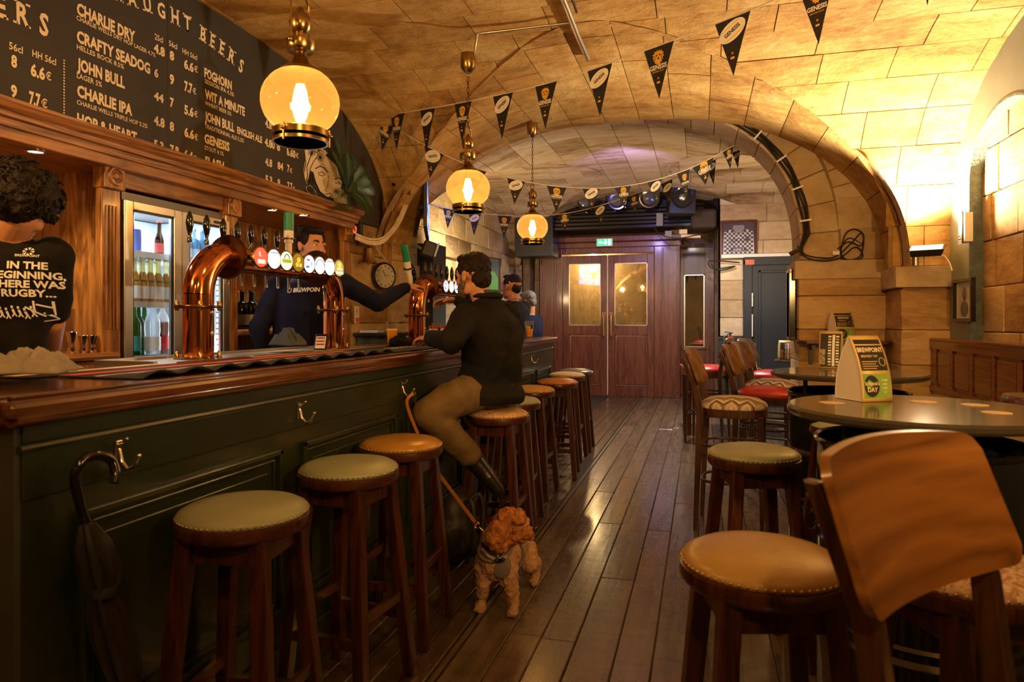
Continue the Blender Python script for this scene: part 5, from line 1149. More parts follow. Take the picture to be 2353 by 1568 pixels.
# ================= STOOLS =================
def leather(name, col, rough=.42): return plain(name, col, rough, var=.14, scale=7, bmp=.25, bscale=90, coat=.05)
M_sage = leather('sage_leather', (.29, .32, .22)); M_goldl = leather('gold_leather', (.42, .22, .035), .26); M_goldl2 = leather('pale_gold_leather', (.42, .27, .09), .32)
M_orl = leather('orange_leather', (.50, .17, .03), .35); M_brl = leather('dark_leather', (.09, .06, .035), .35)
M_pat = speckle('patterned_cloth', (.48, .24, .10), (.62, .42, .25), 60); M_pat2 = speckle('yellow_patterned_cloth', (.40, .22, .05), (.55, .36, .12), 80); M_pat3 = speckle('pale_patterned_cloth', (.40, .25, .16), (.70, .58, .45), 50)
M_nail = plain('brass_nails', (.70, .48, .20), .25, 1)
SHt = .80
def make_stool():
    t = thing('bar_stool', 'x', 'stool', (0, 0, 0), 0, 'round bar stools along the bar')
    obj('seat_ring', MB().lathe([(.001, .732), (.168, .732), (.174, .738), (.176, .752), (.174, .766), (.165, .770), (.001, .770)], 40), M_stool, t, smooth=40)
    obj('seat_pad', MB().lathe([(.168, .768), (.171, .776), (.166, .786), (.145, .797), (.10, .806), (.05, .810), (.0001, .811)], 40), M_sage, t, smooth=80)
    nm = MB()
    for k in range(64):
        a = 2*pi*k/64; nm.lathe([(.0036, -.001), (.0028, .0022), (.0001, .003)], 6, (.1705*cos(a), .1705*sin(a), .776), frame((cos(a), sin(a), .35)))
    obj('nail_row', nm, M_nail, t, kind='stuff', smooth=60)
    for sx in (-1, 1):
        for sy in (-1, 1): obj('leg', MB().beam((sx*.100, sy*.100, .735), (sx*.158, sy*.158, 0), .044, .044, .040, .040, up=(1, 0, 0)), M_stool, t, bev=.004)
    for sx, sy in ((1, 0), (-1, 0), (0, 1), (0, -1)):
        a = MB()
        if sx: a.bb(sx*.098-.011, sx*.098+.011, -.085, .085, .665, .735)
        else: a.bb(-.085, .085, sy*.098-.011, sy*.098+.011, .665, .735)
        obj('apron', a, M_stool, t, bev=.003)
        z = .30 if sx else .225; w_ = .100+.058*(1-z/.735); s = MB()
        if sx: s.bb(sx*w_-.010, sx*w_+.010, -w_+.01, w_-.01, z-.016, z+.016)
        else: s.bb(-w_+.01, w_-.01, sy*w_-.010, sy*w_+.010, z-.016, z+.016)
        st = obj('stretcher', s, M_stool, t, bev=.003)
        if not sx: obj('metal_tread', MB().bb(-w_+.02, w_-.02, sy*w_-.011, sy*w_+.011, z+.0165, z+.0185), M_brass, st)
    return t
S0 = make_stool(); first = True
STL = [((560, 1155), M_sage, 'pale sage bar stool, nearest the viewer at the bar', .12), ((802, 1060), M_sage, 'second pale sage bar stool along the bar from the viewer', -.1), ((920, 1008), M_goldl, 'bar stool with a shiny gold leather seat, third along the bar', .06),
       ((1143, 941), M_pat, 'bar stool with patterned tan seat under the seated man', 0), ((1212, 915), M_sage, 'green leather stool just beyond the seated man\'s stool', .08), ((1213, 889), M_pat2, 'yellow patterned stool behind the farther green stool', -.05),
       ((1282, 872), M_orl, 'bar stool with a glossy orange leather seat near bar end', .1), ((1288, 857), M_pat2, 'yellow patterned stool just behind the orange leather stool', 0), ((1316, 849), M_brl, 'dark-seated stool, farthest along the bar before the doors', .05)]
STR = [((1732, 1029), M_sage, 'green leather stool in front of the patterned high chair, right side', .3), ((1752, 1264), M_goldl2, 'large pale gold leather stool in the right foreground', .25), ((2215, 1282), M_pat3, 'stool with pale speckled seat behind the near plywood chair', .4)]
for i, (c, m, s, rz) in enumerate(STL+STR):
    q = PZ(c[0], c[1], SHt); q.z = 0
    if i < 9 and i != 3: q.x = min(max(q.x, -1.215), -1.16)
    if first: S0.location = q; S0.rotation_euler.z = rz; S0['label'] = s; first = False; r = S0
    else: r = dup(S0, q, rz, s, 'round bar stools along the bar' if i < 9 else 'round stools on the right side', {'seat_pad': m})
# slim stool tucked behind the near table
t = thing('slim_stool', 'tall slim stool with pale seat tucked between the two barrel tables', 'stool', (.60, 3.25, 0), .3)
obj('seat_ring', MB().lathe([(.001, .80), (.13, .80), (.14, .81), (.135, .835), (.001, .835)], 32), M_stool, t, smooth=40); obj('seat_pad', MB().lathe([(.132, .834), (.10, .848), (.0001, .852)], 32), M_sage, t, smooth=60)
for sx in (-1, 1):
    for sy in (-1, 1): obj('leg', MB().beam((sx*.08, sy*.08, .80), (sx*.15, sy*.15, 0), .026, .026, .022, .022, up=(1, 0, 0)), M_stool, t, bev=.003)
    obj('stretcher', MB().beam((sx*.13, -.13, .28), (sx*.13, .13, .28), .02, .03), M_stool, t, bev=.003); obj('stretcher', MB().beam((-.125, sx*.125, .34), (.125, sx*.125, .34), .02, .03), M_stool, t, bev=.003)
# ================= HIGH CHAIRS =================
M_zig = zigzag('zigzag_cloth', [(.55, .46, .36), (.10, .05, .04), (.62, .52, .42), (.25, .17, .13), (.06, .05, .05), (.45, .36, .28)], 26); M_red = leather('red_leather', (.42, .02, .025), .35)
def make_chair(seatmat, backmat, label, seat_h=.775, name='high_chair', bz=.125):
    """front of the seat looks along +x"""
    t = thing(name, label, 'chair', (0, 0, 0), 0, 'high wooden chairs')
    sh = [(.20*math.copysign(abs(cos(a))**.75, cos(a)), .20*math.copysign(abs(sin(a))**.75, sin(a))) for a in [2*pi*k/36 for k in range(36)]]
    obj('seat_frame', MB().prism(sh, seat_h-.02, h0=seat_h-.075), M_chair, t, bev=.006)
    pad = MB(); rings = [(1.0, seat_h-.022), (1.01, seat_h-.008), (.95, seat_h+.008), (.75, seat_h+.030), (.4, seat_h+.042), (.02, seat_h+.045)]
    for s, z in rings: pad.v += [V((x*s, y*s, z)) for x, y in sh]
    n = 36; pad.f = [(j*n+i, j*n+(i+1) % n, (j+1)*n+(i+1) % n, (j+1)*n+i) for j in range(len(rings)-1) for i in range(n)]+[tuple((len(rings)-1)*n+i for i in range(n))]
    obj('seat_pad', pad, seatmat, t, smooth=70)
    for sy in (-1, 1):
        obj('leg', MB().beam((.165, sy*.165, seat_h-.06), (.175, sy*.175, 0), .036, .036, .024, .024, up=(0, 1, 0)), M_chair, t, bev=.004)
        p = [V((-.215, sy*.170, 0)), V((-.185, sy*.168, seat_h-.05)), V((-.215, sy*.172, seat_h+bz-.02)), V((-.292, sy*.185, seat_h+bz+.165))]
        m = MB(); vs = []
        for i, q in enumerate(p):
            w_, d_ = ((.024, .024), (.030, .044), (.026, .040), (.020, .028))[i]
            for x, y in ((-d_/2, -w_/2), (d_/2, -w_/2), (d_/2, w_/2), (-d_/2, w_/2)): vs.append(q+V((x, y, 0)))
        m.add(vs, [(3, 2, 1, 0), (12, 13, 14, 15)]+[(i*4+k, i*4+(k+1) % 4, (i+1)*4+(k+1) % 4, (i+1)*4+k) for i in range(3) for k in range(4)])
        l = obj('rear_leg', m, M_chair, t, bev=.004)
        obj('screw', MB().ell((-.300, sy*.183, seat_h+bz+.14), .005), M_brass, l, smooth=60)
    for zz in (.30, .52):
        obj('foot_hoop', MB().tube([(.178*math.copysign(abs(cos(a))**.6, cos(a))-.01, .175*math.copysign(abs(sin(a))**.6, sin(a)), zz) for a in [2*pi*k/28 for k in range(28)]], .0095, 8, True), M_chair, t, smooth=60)
    def bk(u, v, off=0):
        y = (u-.5)*.45; cr = 1-4*(u-.5)**2; x = -.180-.040*cr; z = seat_h+bz+v*.205; top = .012*cr*(2*v-1)
        x -= (z-seat_h-bz)*.38; return V((x+off, y*(1-.03*v), z+top))
    m = MB(); nu, nv = 44, 10
    def rc(u, v):   # round the corners
        r = .07; dx = max(0, r-u, u-1+r); 
        sh_ = (1-sqrt(max(0, 1-(dx/r)**2)))*.13; return u, .5+(v-.5)*(1-2*sh_)
    f1 = [bk(*rc(i/nu, j/nv), .0085) for j in range(nv+1) for i in range(nu+1)]; f2 = [bk(*rc(i/nu, j/nv), -.0085) for j in range(nv+1) for i in range(nu+1)]
    W = nu+1; B = len(f1); fs = []
    for j in range(nv):
        for i in range(nu):
            q = (j*W+i, j*W+i+1, (j+1)*W+i+1, (j+1)*W+i); fs.append(q); fs.append(tuple(B+k for k in q[::-1]))
    for i in range(nu): fs.append((i+1, i, B+i, B+i+1)); k = nv*W+i; fs.append((k, k+1, B+k+1, B+k))
    for j in range(nv): a = j*W; fs.append((a, a+W, B+a+W, B+a)); a += nu; fs.append((a+W, a, B+a, B+a+W))
    m.v = f1+f2; m.f = fs; obj('backrest', m, backmat, t, smooth=35)
    return t
c0 = make_chair(M_zig, M_plyd, 'high chair with zigzag patterned seat, nearest of the chairs by the aisle')
q = PZ(1705, 922, .80); c0.location = (.20, 4.52, 0); c0.rotation_euler.z = -.12
dup(c0, (.46, 5.27, 0), -.2, 'high chair with red leather seat behind the zigzag seat chair', None, {'seat_pad': M_red})
dup(c0, (.56, 5.93, 0), -.30, 'second zigzag-seated chair, behind the red seat, close to pier', None)
dup(c0, (.66, 7.0, 0), -.35, 'farther high chair with red seat beyond the arch pier', None, {'seat_pad': M_red})
dup(c0, (.05, 7.65, 0), 2.9, 'high chair facing away behind the near red-seated chair', None, {'seat_pad': M_red})
cn = make_chair(M_pat3, M_ply, 'light curved plywood back chair, large in the right foreground', name='near_chair', seat_h=.69, bz=.205)
cn.location = (.503, 1.045, 0); cn.rotation_euler.z = -.74
# ================= TABLES =================
M_tab = plain('table_top_black', (.045, .038, .028), .22, var=.35, scale=4, bmp=.12, bscale=14, coat=.5)
M_tedge = wood('table_edge', (.02, .008, .005), (.09, .03, .015), 'X', .25, .5)
def barrel_table(label, x, y, r=.375, z=1.03):
    t = thing('barrel_table', label, 'table', (x, y, 0), 0, 'round tables on black oil drums')
    obj('table_top', MB().lathe([(.001, z-.028), (r-.006, z-.028), (r, z-.020), (r, z-.008), (r-.008, z), (.001, z)], 64), M_tab, t, smooth=30)
    R = .285; zt = z-.10
    prof = [(.001, .01), (R, .01), (R+.008, .0), (R+.008, .02), (R, .03), (R, zt*.36), (R+.012, zt*.375), (R, zt*.39), (R, zt*.41), (R+.008, zt*.42), (R, zt*.43), (R, zt*.66), (R+.012, zt*.675), (R, zt*.69), (R, zt-.02), (R+.009, zt-.012), (R+.011, zt-.004), (R+.006, zt+.002), (R-.004, zt-.004), (R-.006, zt-.05), (.001, zt-.05)]
    obj('oil_drum', MB().lathe(prof, 48), M_blackgloss, t, smooth=35)
    for k in range(3):
        a = .8+k*2*pi/3; obj('standoff', MB().cyl((.2*cos(a), .2*sin(a), zt-.05), (.2*cos(a), .2*sin(a), z-.028), .011, n=10), M_black, t, smooth=40)
    return t
barrel_table('nearest round black table on an oil drum, with a tent card', .645, 2.36)
barrel_table('second round black table on an oil drum, in front of the stone pier', .73, 3.87, .37)
M_disc = plain('sticker_disc', (.60, .42, .24), .6, var=.2, scale=40)
for i, (px, py) in enumerate(((1912, 926), (2122, 924), (2240, 931), (2290, 949))):
    q = PZ(px, py, 1.031); o = obj('table_sticker', MB().lathe([(.0001, .0012), (.040, .0012), (.041, 0)], 28), M_disc); o.location = q; o.scale = (.95, .95, 1)
    tag(o, ['round cream sticker on the near table left of the tent card', 'round cream sticker right of the tent card, middle of near table', 'round cream sticker toward the right side of the near table', 'faded orange-brown sticker, rightmost on the near table'][i], 'sticker', 'stickers on the near table')
q = PZ(1925, 858, 1.031); o = obj('table_sticker', MB().lathe([(.0001, .0012), (.040, .0012), (.041, 0)], 28), plain('pink_sticker', (.5, .2, .12), .6)); o.location = q; tag(o, 'reddish round sticker on the second table by the tent card', 'sticker')
# ================= TENT CARDS =================
M_card = plain('card_white', (.72, .66, .60), .6, var=.03); M_ckgold = plain('card_gold', (.55, .38, .12), .45); M_ckgrn = plain('card_green', (.18, .32, .05), .6); M_ckblk = plain('card_black', (.02, .018, .016), .5)
def tent(label, loc, rotz, w=.125, h=.21, d=.085, design=0):
    """printed side faces local -y; open arched ends"""
    t = thing('tent_card', label, 'menu card', loc, rotz, 'tent cards on the tables')
    def prof(s): # s 0..1 from bottom to ridge
        return (d/2*(1-s**2.2), s*h)
    n = 14
    def shell(sg, e=0):
        return lambda u, v: V(((u-.5)*w, sg*(prof(v)[0]+e), prof(v)[1]))
    obj('printed_side', MB().sheet(shell(-1), 2, n), M_ckgold, t, solid=.0012, smooth=0); obj('back_side', MB().sheet(shell(1), 2, n, True), M_card, t, solid=.0012, smooth=0)
    obj('base', MB().bb(-w/2, w/2, -d/2, d/2, .0005, .002), M_card, t)
    for sx in (-1, 1):
        K = 12; ps = [(sx*(w/2-.0015), -prof(k/K)[0]+.001, prof(k/K)[1]) for k in range(K+1)]+[(sx*(w/2-.0015), prof(k/K)[0]-.001, prof(k/K)[1]) for k in range(K-1, -1, -1)]
        obj('end_fold', MB().add(ps, [tuple(range(len(ps)))]), M_card, t, solid=.0008)
    def patch(u0, u1, v0, v1, mat, name, e=.0012): obj(name, MB().sheet(lambda u, v: shell(-1, e)(u0+(u1-u0)*u, v0+(v1-v0)*v), 1, 6), mat, t, smooth=0)
    def txt(s, u, v, size, mat, sx=.9, bold=.02, e=.002, align='CENTER', rot=0, name='card_print'):
        m = MB(); vs, fs = text_geo(s, bold, align); out = []
        for q in vs:
            x, z = q.x*size*sx, q.y*size
            if rot: x, z = -z, x
            vv = v+z/h; out.append(shell(-1, e)(u+x/w, min(vv, .99)))
        m.add(out, fs); obj(name, m, mat, t)
    if design == 0:
        patch(.06, .94, .47, .85, M_ckblk, 'black_panel'); patch(.06, .94, .87, .94, M_ckblk, 'black_panel'); patch(.06, .94, .05, .42, M_ckgrn, 'green_panel')
        txt('BREWPOINT', .50, .75, .021, M_cream, .82); txt('BREWERY TAP', .42, .67, .011, M_ckgold)
        for k in range(4): patch(.12, .64-.06*(k % 2), .60-.035*k, .612-.035*k, M_ckgold, 'small_text_line', .002)
        m = MB()
        for k in range(20):
            a = 2*pi*k/20; m.v.append(shell(-1, .002)(.80+.10*cos(a), .60+.06*sin(a)))
        m2 = MB().tube([v for v in m.v], .0012, 4, True); obj('round_emblem', m2, M_ckgold, t)
        m = MB().add([shell(-1, .002)(.33+.25*cos(2*pi*k/24), .235+.165*sin(2*pi*k/24)) for k in range(24)], [tuple(range(24))]); obj('round_emblem', m, M_ckblk, t)
        txt('St Patrick\'s', .33, .25, .0155, M_cream, .8, e=.003); txt('DAY', .33, .15, .021, M_cream, .9, e=.003)
        for k in range(4): txt(['SATURDAY', '16TH MARCH', '2024', 'LIVE MUSIC'][k] if False else ['COME', 'AND', 'JOIN', 'US'][k], .76, .31-.06*k, .009, M_cream)
    else:
        patch(.05, .95, .04, .93, M_ckblk, 'black_panel'); txt('WATCH LIVE', .16, .10, .018, M_cream, .8, rot=1, align='LEFT'); txt('RUGBY HERE', .28, .10, .018, M_cream, .8, rot=1, align='LEFT')
        patch(.58, .70, .06, .90, M_whitep, 'white_column', .002)
        for k in range(11):
            v = .08+.075*k
            for (a, b, mm) in ((.40, .54, M_whitep), (.74, .88, M_whitep)): patch(a, b, v, v+.045, mm if k % 3 else M_ckgold, 'fixture_line', .002)
    return t
q = PZ(1988, 921, 1.03); tent('large tent card, white end facing left, green panel, on the near table', (q.x, q.y+.03, 1.031), .50, .115, .215, .13, 0)
q = PZ(1910, 846, 1.03); tent('black-printed tent card with fixtures on the second round table', (q.x, q.y, 1.031), -.30, .115, .205, .10, 1)
q = PZ(1916, 786, 1.13); 
# half-round shelf on the pier with another tent card
sh_ = thing('pier_shelf', 'narrow dark drink shelf fixed to the face of the stone pier', 'shelf', (1.12, 6.17, 1.13))
obj('shelf_board', MB().prism([(-.36, 0), (.36, 0), (.36, -.14), (.30, -.22), (-.30, -.22), (-.36, -.14)], .03, Matrix.Translation((0, 0, -.03))), M_tedge, sh_, bev=.008)
obj('bracket', MB().bb(-.25, -.22, -.16, 0, -.06, -.03).bb(-.25, -.22, -.02, 0, -.2, -.03), M_black, sh_); obj('bracket', MB().bb(.22, .25, -.16, 0, -.06, -.03).bb(.22, .25, -.02, 0, -.2, -.03), M_black, sh_)
tent('tent card with green panel standing on the pier shelf, farthest right card', (1.10, 6.06, 1.131), .40, .17, .235, .12, 0)
# far small table with cards and glass
ft = thing('small_high_table', 'small dark high table against the arch jamb', 'table', (1.04, 7.55, 0)); obj('table_top', MB().lathe([(.001, .87), (.30, .87), (.305, .88), (.30, .89), (.001, .89)], 32), M_tab, ft, smooth=30); obj('pedestal', MB().cyl((0, 0, .02), (0, 0, .87), .03, n=14), M_black, ft, smooth=40); obj('foot', MB().lathe([(.001, 0), (.2, 0), (.2, .015), (.04, .03), (.001, .03)], 28), M_black, ft, smooth=40)
tent('small fixtures tent card beyond the chairs by the arch jamb', (.84, 7.45, .891), -.15, .13, .19, .10, 1)
tent('second small tent card behind the fixtures card by arch jamb', (.86, 7.72, .891), -.3, .13, .19, .10, 1)
rg_ = thing('beer_glass', 'glass of dark red ale beside the small far tent cards', 'glass', (.99, 7.45, .891)); obj('glass', MB().lathe([(.0001, 0), (.030, 0), (.04, .155), (.0385, .155), (.029, .008), (.0001, .008)], 20), M_gl, rg_, smooth=40); obj('beer', MB().lathe([(.0001, .009), (.029, .009), (.034, .09), (.0001, .09)], 20), plain('red_ale', (.30, .03, .01), .2), rg_, smooth=40)
lt = thing('wooden_table', 'reddish wooden table with menus behind the high chairs', 'table', (.20, 8.3, 0), .1); obj('table_top', MB().bb(-.42, .42, -.35, .35, .73, .76), wood('red_wood', (.14, .04, .015), (.30, .10, .04), 'X', .3, .4), lt, bev=.008); obj('apron', MB().bb(-.38, .38, -.31, .31, .64, .73), bpy.data.materials['red_wood'], lt)
for sx in (-1, 1):
    for sy in (-1, 1): obj('leg', MB().beam((sx*.36, sy*.29, .64), (sx*.36, sy*.29, 0), .06, .06, .045, .045, up=(1, 0, 0)), M_mahog, lt, bev=.004)
M_om = plain('menu_paper', (.62, .30, .13), .7)
for i, (dx, dy, s_) in enumerate(((.34, -.2, 1.25), (.12, -.25, .95))):
    mn = thing('menu_holder', ['taller orange paper menu standing behind the high chairs', 'shorter orange paper menu standing left of the taller one'][i], 'menu', (.20+dx, 8.3+dy, .761), .2, 'orange menus on the wooden table'); obj('sheet', MB().bb(-.055, .055, -.004, .004, 0, .22*s_), M_om, mn); obj('holder_block', MB().bb(-.06, .06, -.02, .02, 0, .02), M_stool, mn)
    for k in range(9): obj('printed_line', MB().bb(-.042, .042-.01*(k % 3), -.0052, -.004, .05+.019*k*s_, .053+.019*k*s_), M_black, mn)
# ================= BENCH =================
bn = thing('settle_bench', 'long high settle bench with panelled wood back along the right wall', 'bench', (1.5, 4.4, 0))
M_bw = wood('bench_wood', (.06, .018, .007), (.17, .06, .024), 'Y', .25, .45); M_bpad = plain('bench_leather', (.20, .14, .065), .28, var=.2, scale=5, bmp=.35, bscale=9, dist=.03)
yb0, yb1 = 3.0, 6.02
pads = [(3.0, 3.55), (3.57, 4.55), (4.57, 5.55)]
obj('seat_base', MB().bb(1.22, 1.66, yb0, 5.60, .0, .70), M_bw, bn, w=True, bev=.01)
def pad(y0, y1):
    def f(u, v):
        a = max(0, 1-abs(2*u-1)**6); b = max(0, 1-abs(2*v-1)**8); return V((1.18+.48*v, y0+(y1-y0)*u, .70+.085*min(1, (a*b)**.35)+.006*sin(7*u+5*v)))
    return f
for a, b in pads: obj('seat_pad', MB().sheet(pad(a, b), 16, 12), M_bpad, bn, w=True, smooth=0)
obj('back_frame', MB().bb(1.66, 1.72, yb0, yb1, .62, 1.145), M_bw, bn, w=True)
obj('cap_board', MB().bb(1.645, 1.775, yb0, yb1+.02, 1.145, 1.165), M_bw, bn, w=True, bev=.006)
obj('end_board', MB().bb(1.635, 1.775, yb1, yb1+.03, 0, 1.16), M_mahog, bn, w=True, bev=.008)
y = yb1-.03; k = 0
while y > yb0+.3:
    st = .035 if k % 2 == 0 else .05; obj('stile', MB().bb(1.646, 1.662, y-st, y, .80, 1.145), M_bw, bn, w=True, bev=.003); y1 = y-st; y0 = y1-.30
    obj('panel', MB().bb(1.652, 1.664, y0+.02, y1-.02, .835, 1.065), M_bw, bn, w=True, bev=.006); y = y0; k += 1
obj('rail', MB().bb(1.644, 1.662, yb0, yb1, 1.085, 1.145).bb(1.644, 1.662, yb0, yb1, .775, .815), M_bw, bn, w=True, bev=.004)
# stool seat edge peeking at the right border
ash = thing('round_side_table', 'edge of another small round dark table at the right border', 'table', (1.13, 2.72, 0)); obj('table_top', MB().lathe([(.001, .99), (.11, .99), (.125, 1.01), (.125, 1.03), (.12, 1.04), (.001, 1.04)], 32), M_tedge, ash, smooth=30); obj('pedestal', MB().cyl((0, 0, .0), (0, 0, .99), .03, n=14), M_black, ash, smooth=40)
# ================= WALL THINGS =================
def picture(name, label, c, w, h, nrm, fmat, th=.03, fw=.025):
    t = thing(name, label, 'picture', c); R = frame(nrm); t.rotation_euler = R.to_euler()
    for (x0, x1, y0, y1) in ((-w/2, w/2, h/2-fw, h/2), (-w/2, w/2, -h/2, -h/2+fw), (-w/2, -w/2+fw, -h/2+fw, h/2-fw), (w/2-fw, w/2, -h/2+fw, h/2-fw)): obj('frame_rail', MB().bb(x0, x1, y0, y1, 0, th), fmat, t, bev=.003)
    obj('mount', MB().bb(-w/2+fw, w/2-fw, -h/2+fw, h/2-fw, 0, .008), plain(name+'_mount', (.55, .50, .42), .7), t)
    return t
pc = picture('framed_portrait', 'small black framed grey portrait photo on the right wall', (1.775, 5.41, 1.435), .36, .30, (-1, 0, 0), M_blackgloss)
obj('photo', MB().bb(-.10, .10, -.115, .115, .008, .010), plain('photo_grey', (.35, .32, .27), .6), pc); pgm = MB().ell((0, .045, .010), (.038, .05, .004)).ell((0, -.06, .010), (.075, .055, .004)); obj('portrait_figure', pgm, plain('photo_dark', (.10, .09, .08), .6), pc, smooth=60)
pm_ = picture('framed_mirror', 'narrow dark framed mirror on the inner jamb of the arch pier', (.785, 6.42, 1.43), .22, .62, (-1, 0, 0), M_blackgloss, .05, .03); obj('mirror_glass', MB().bb(-.08, .08, -.28, .28, .008, .011), plain('mirror', (.5, .45, .35), .05, 1), pm_)
js = picture('framed_jersey', 'framed black and white checked rugby jersey above the far dark door', PY(1697, 552, FW-.0), .54, .585, (0, -1, 0), M_mahog, .04, .035)
M_jbg = plain('jersey_ground', (.06, .05, .07), .6); M_jw = plain('jersey_white', (.55, .52, .62), .7); obj('backing_card', MB().bb(-.235, .235, -.258, .258, .008, .012), M_jbg, js)
jw = MB(); n = 12; S = .032
def inj(i, j):
    x, y = i*S, j*S
    return (abs(x) < .115 or (y > .02 and abs(x) < .215-(.0) and y < .15)) or (y < .02 and abs(x) < .215)
body = [(-.115, .16), (-.21, .12), (-.225, -.245), (.225, -.245), (.21, .12), (.115, .16), (.03, .10), (-.03, .10)]
obj('jersey', MB().prism(body, .018, h0=.012), M_jw, js)
ck_ = MB()
for i in range(-6, 7):
    for j in range(-7, 5):
        if (i+j) % 2 and abs(i*S)+S/2 < .215: ck_.bb(i*S-S/2, i*S+S/2, j*S-S/2, min(j*S+S/2, .155-.25*max(0, abs(i*S)-.11)), .018, .0195)
obj('check_pattern', ck_, M_ckblk, js, kind='stuff')
obj('collar', MB().prism([(-.075, .225), (.075, .225), (.085, .17), (.02, .09), (0, .12), (-.02, .09), (-.085, .17)], .022, h0=.018), plain('collar_grey', (.25, .24, .28), .7), js)
obj('chest_badge', MB().prism([(.10, .05), (.155, .05), (.155, .0), (.1275, -.03), (.10, .0)], .022, h0=.018), M_jbg, js)
obj('sponsor_band', MB().prism([(-.115, -.115), (.115, -.115), (.115, -.165), (-.115, -.165)], .022, h0=.018), M_ckblk, js); obj('sponsor_print', MB().text('point S', Matrix.Translation((0, -.157, .0225)), .055, 1, .03), M_jw, js)
obj('signature_print', MB().tube([(-.13+.26*k/30, .0+.03*sin(k*1.1)+.01*sin(k*2.7)-.0008*k, .022) for k in range(31)], .0025, 4), M_ckblk, js)
obj('neck_button', MB().ell((0, .055, .022), (.015, .022, .004)), M_jw, js)
gp = picture('framed_green_picture', 'framed picture of a green shape on blue behind the seated man', PX(1130, 640, -3.18), .50, .66, (1, -.25, 0), M_mahog, .03, .03); obj('backing_card', MB().bb(-.215, .215, -.295, .295, .008, .011), plain('picture_teal', (.06, .12, .14), .5), gp)
obj('green_shape', MB().prism([(-.17+.0, -.20), (.17, -.20), (.17, -.02), (.12, .06), (.05, .11), (-.05, .11), (-.12, .06), (-.17, -.02)], .014, h0=.011), plain('picture_green', (.10, .42, .12), .5), gp); obj('pale_band', MB().bb(-.17, .17, -.27, -.19, .011, .013), M_whitep, gp); obj('emblem', MB().lathe([(.0001, .0155), (.035, .0155)], 16), M_jw, gp)
# uplight fixture on the pilaster
uf = thing('wall_uplight', 'black floodlight on the right stone impost shining up the vault', 'light', (1.56, 5.62, 1.70), -.4)
obj('stem', MB().cyl((-.04, 0, 0), (-.04, 0, .06), .022, n=14), M_steel, uf, smooth=40); RT = Matrix.Rotation(.35, 3, 'X')
obj('housing', MB().box((.03, 0, .10), (.19, .10, .055), RT, taper=1.25), M_black, uf, bev=.006); obj('lamp_glass', MB().box(V((.03, 0, .10))+RT@V((0, 0, .029)), (.20, .11, .003), RT), emit('uplight_lens', (1, .85, .6), 12), uf); obj('cable', MB().tube([(.08, .03, .08), (.14, .03, .06), (.17, .02, .01), (.19, -.02, -.05)], .005, 6), M_whitep, uf, smooth=60)
wv = thing('wall_lamp_slot', 'small vertical black slotted fitting on the right grey wall', 'fitting', (1.776, 5.33, 1.93)); obj('body', MB().bb(-.05, 0, -.05, .05, -.10, .10), M_white, wv, bev=.004); obj('slot_plate', MB().bb(-.058, -.05, -.02, .05, -.11, .11), M_black, wv)
for k in range(9): obj('slot', MB().bb(-.06, -.058, -.012, .044, -.09+.021*k, -.083+.021*k), M_steel, wv)
# black cables on the arch
cbm = thing('arch_cables', 'bundle of black cables clipped along the stone arch with a coil at its foot', 'cable', (.6, 6.1, 2.5))
for o_, r_ in ((.03, .011), (.055, .008), (.075, .010)):
    ps = []
    for k in range(26):
        w = .60+.36*k/25; x, z = OP.at(w); nx, nz = OP.nrm(w); ps.append((x-nx*(o_+.006*sin(k*1.3+o_*60)), YA-.015, z-nz*o_))
    ps += [(.80+o_*.3, YA-.02, 1.92), (.81, YA-.03, 1.84)]; obj('cable_run', MB().tube(ps, r_, 6), M_rubber, cbm, w=True, smooth=60)
for k in range(7):
    x, z = OP.at(.64+.05*k); nx, nz = OP.nrm(.64+.05*k); obj('clip', MB().beam((x-nx*.005, YA-.022, z-nz*.005), (x-nx*.10, YA-.022, z-nz*.10), .012, .014), M_whitep, cbm, w=True)
def coil(px0, py0, pts, r): return MB().tube(cordpts([PY(x, y, YA-.035+.004*k) for k, (x, y) in enumerate(pts)], 6), r, 6)
for pts in ([(1832, 565), (1850, 585), (1880, 592), (1920, 590), (1955, 560), (1980, 535), (1984, 560), (1975, 590), (1945, 598), (1932, 575), (1950, 548), (1980, 560)], [(1830, 575), (1860, 595), (1900, 600), (1935, 590), (1960, 570), (1975, 572), (1982, 590), (1960, 600), (1930, 592)], [(1925, 572), (1950, 556), (1978, 565), (1984, 540), (1965, 527), (1945, 535), (1935, 560)]): obj('cable_coil', coil(0, 0, pts, .006), M_rubber, cbm, w=True, smooth=60)
obj('plug', MB().cyl(PY(1815, 585, YA-.03), PY(1838, 572, YA-.03), .02, .012, n=12), M_rubber, cbm, w=True, smooth=40); obj('connector', MB().box(PY(1921, 582, YA-.04), (.05, .03, .03)), M_whitep, cbm, w=True)
# white cable bundle on the left pier
wc = thing('white_cables', 'bundle of taped white cables looping from the back bar up the left pier', 'cable', (-2.75, 5.5, 1.9))
for d_ in (0, 6, 11): obj('cable_run', MB().tube(cordpts([PX(818, 538+d_, -2.70), PX(850, 550+d_, -2.68), PX(880, 546+d_, -2.66)]+[PX(x+d_*.6, y+d_*.3, -2.62) for x, y in ((905, 520), (925, 480), (940, 440), (945, 410), (946, 380))], 8), .010, 7), M_cordw, wc, w=True, smooth=60)
obj('cable_run', MB().tube(cordpts([PX(860, 560, -2.72), PX(872, 580, -2.74), PX(896, 610, -2.74), PX(903, 625, -2.74)], 6), .005, 6), M_cordw, wc, w=True, smooth=60)
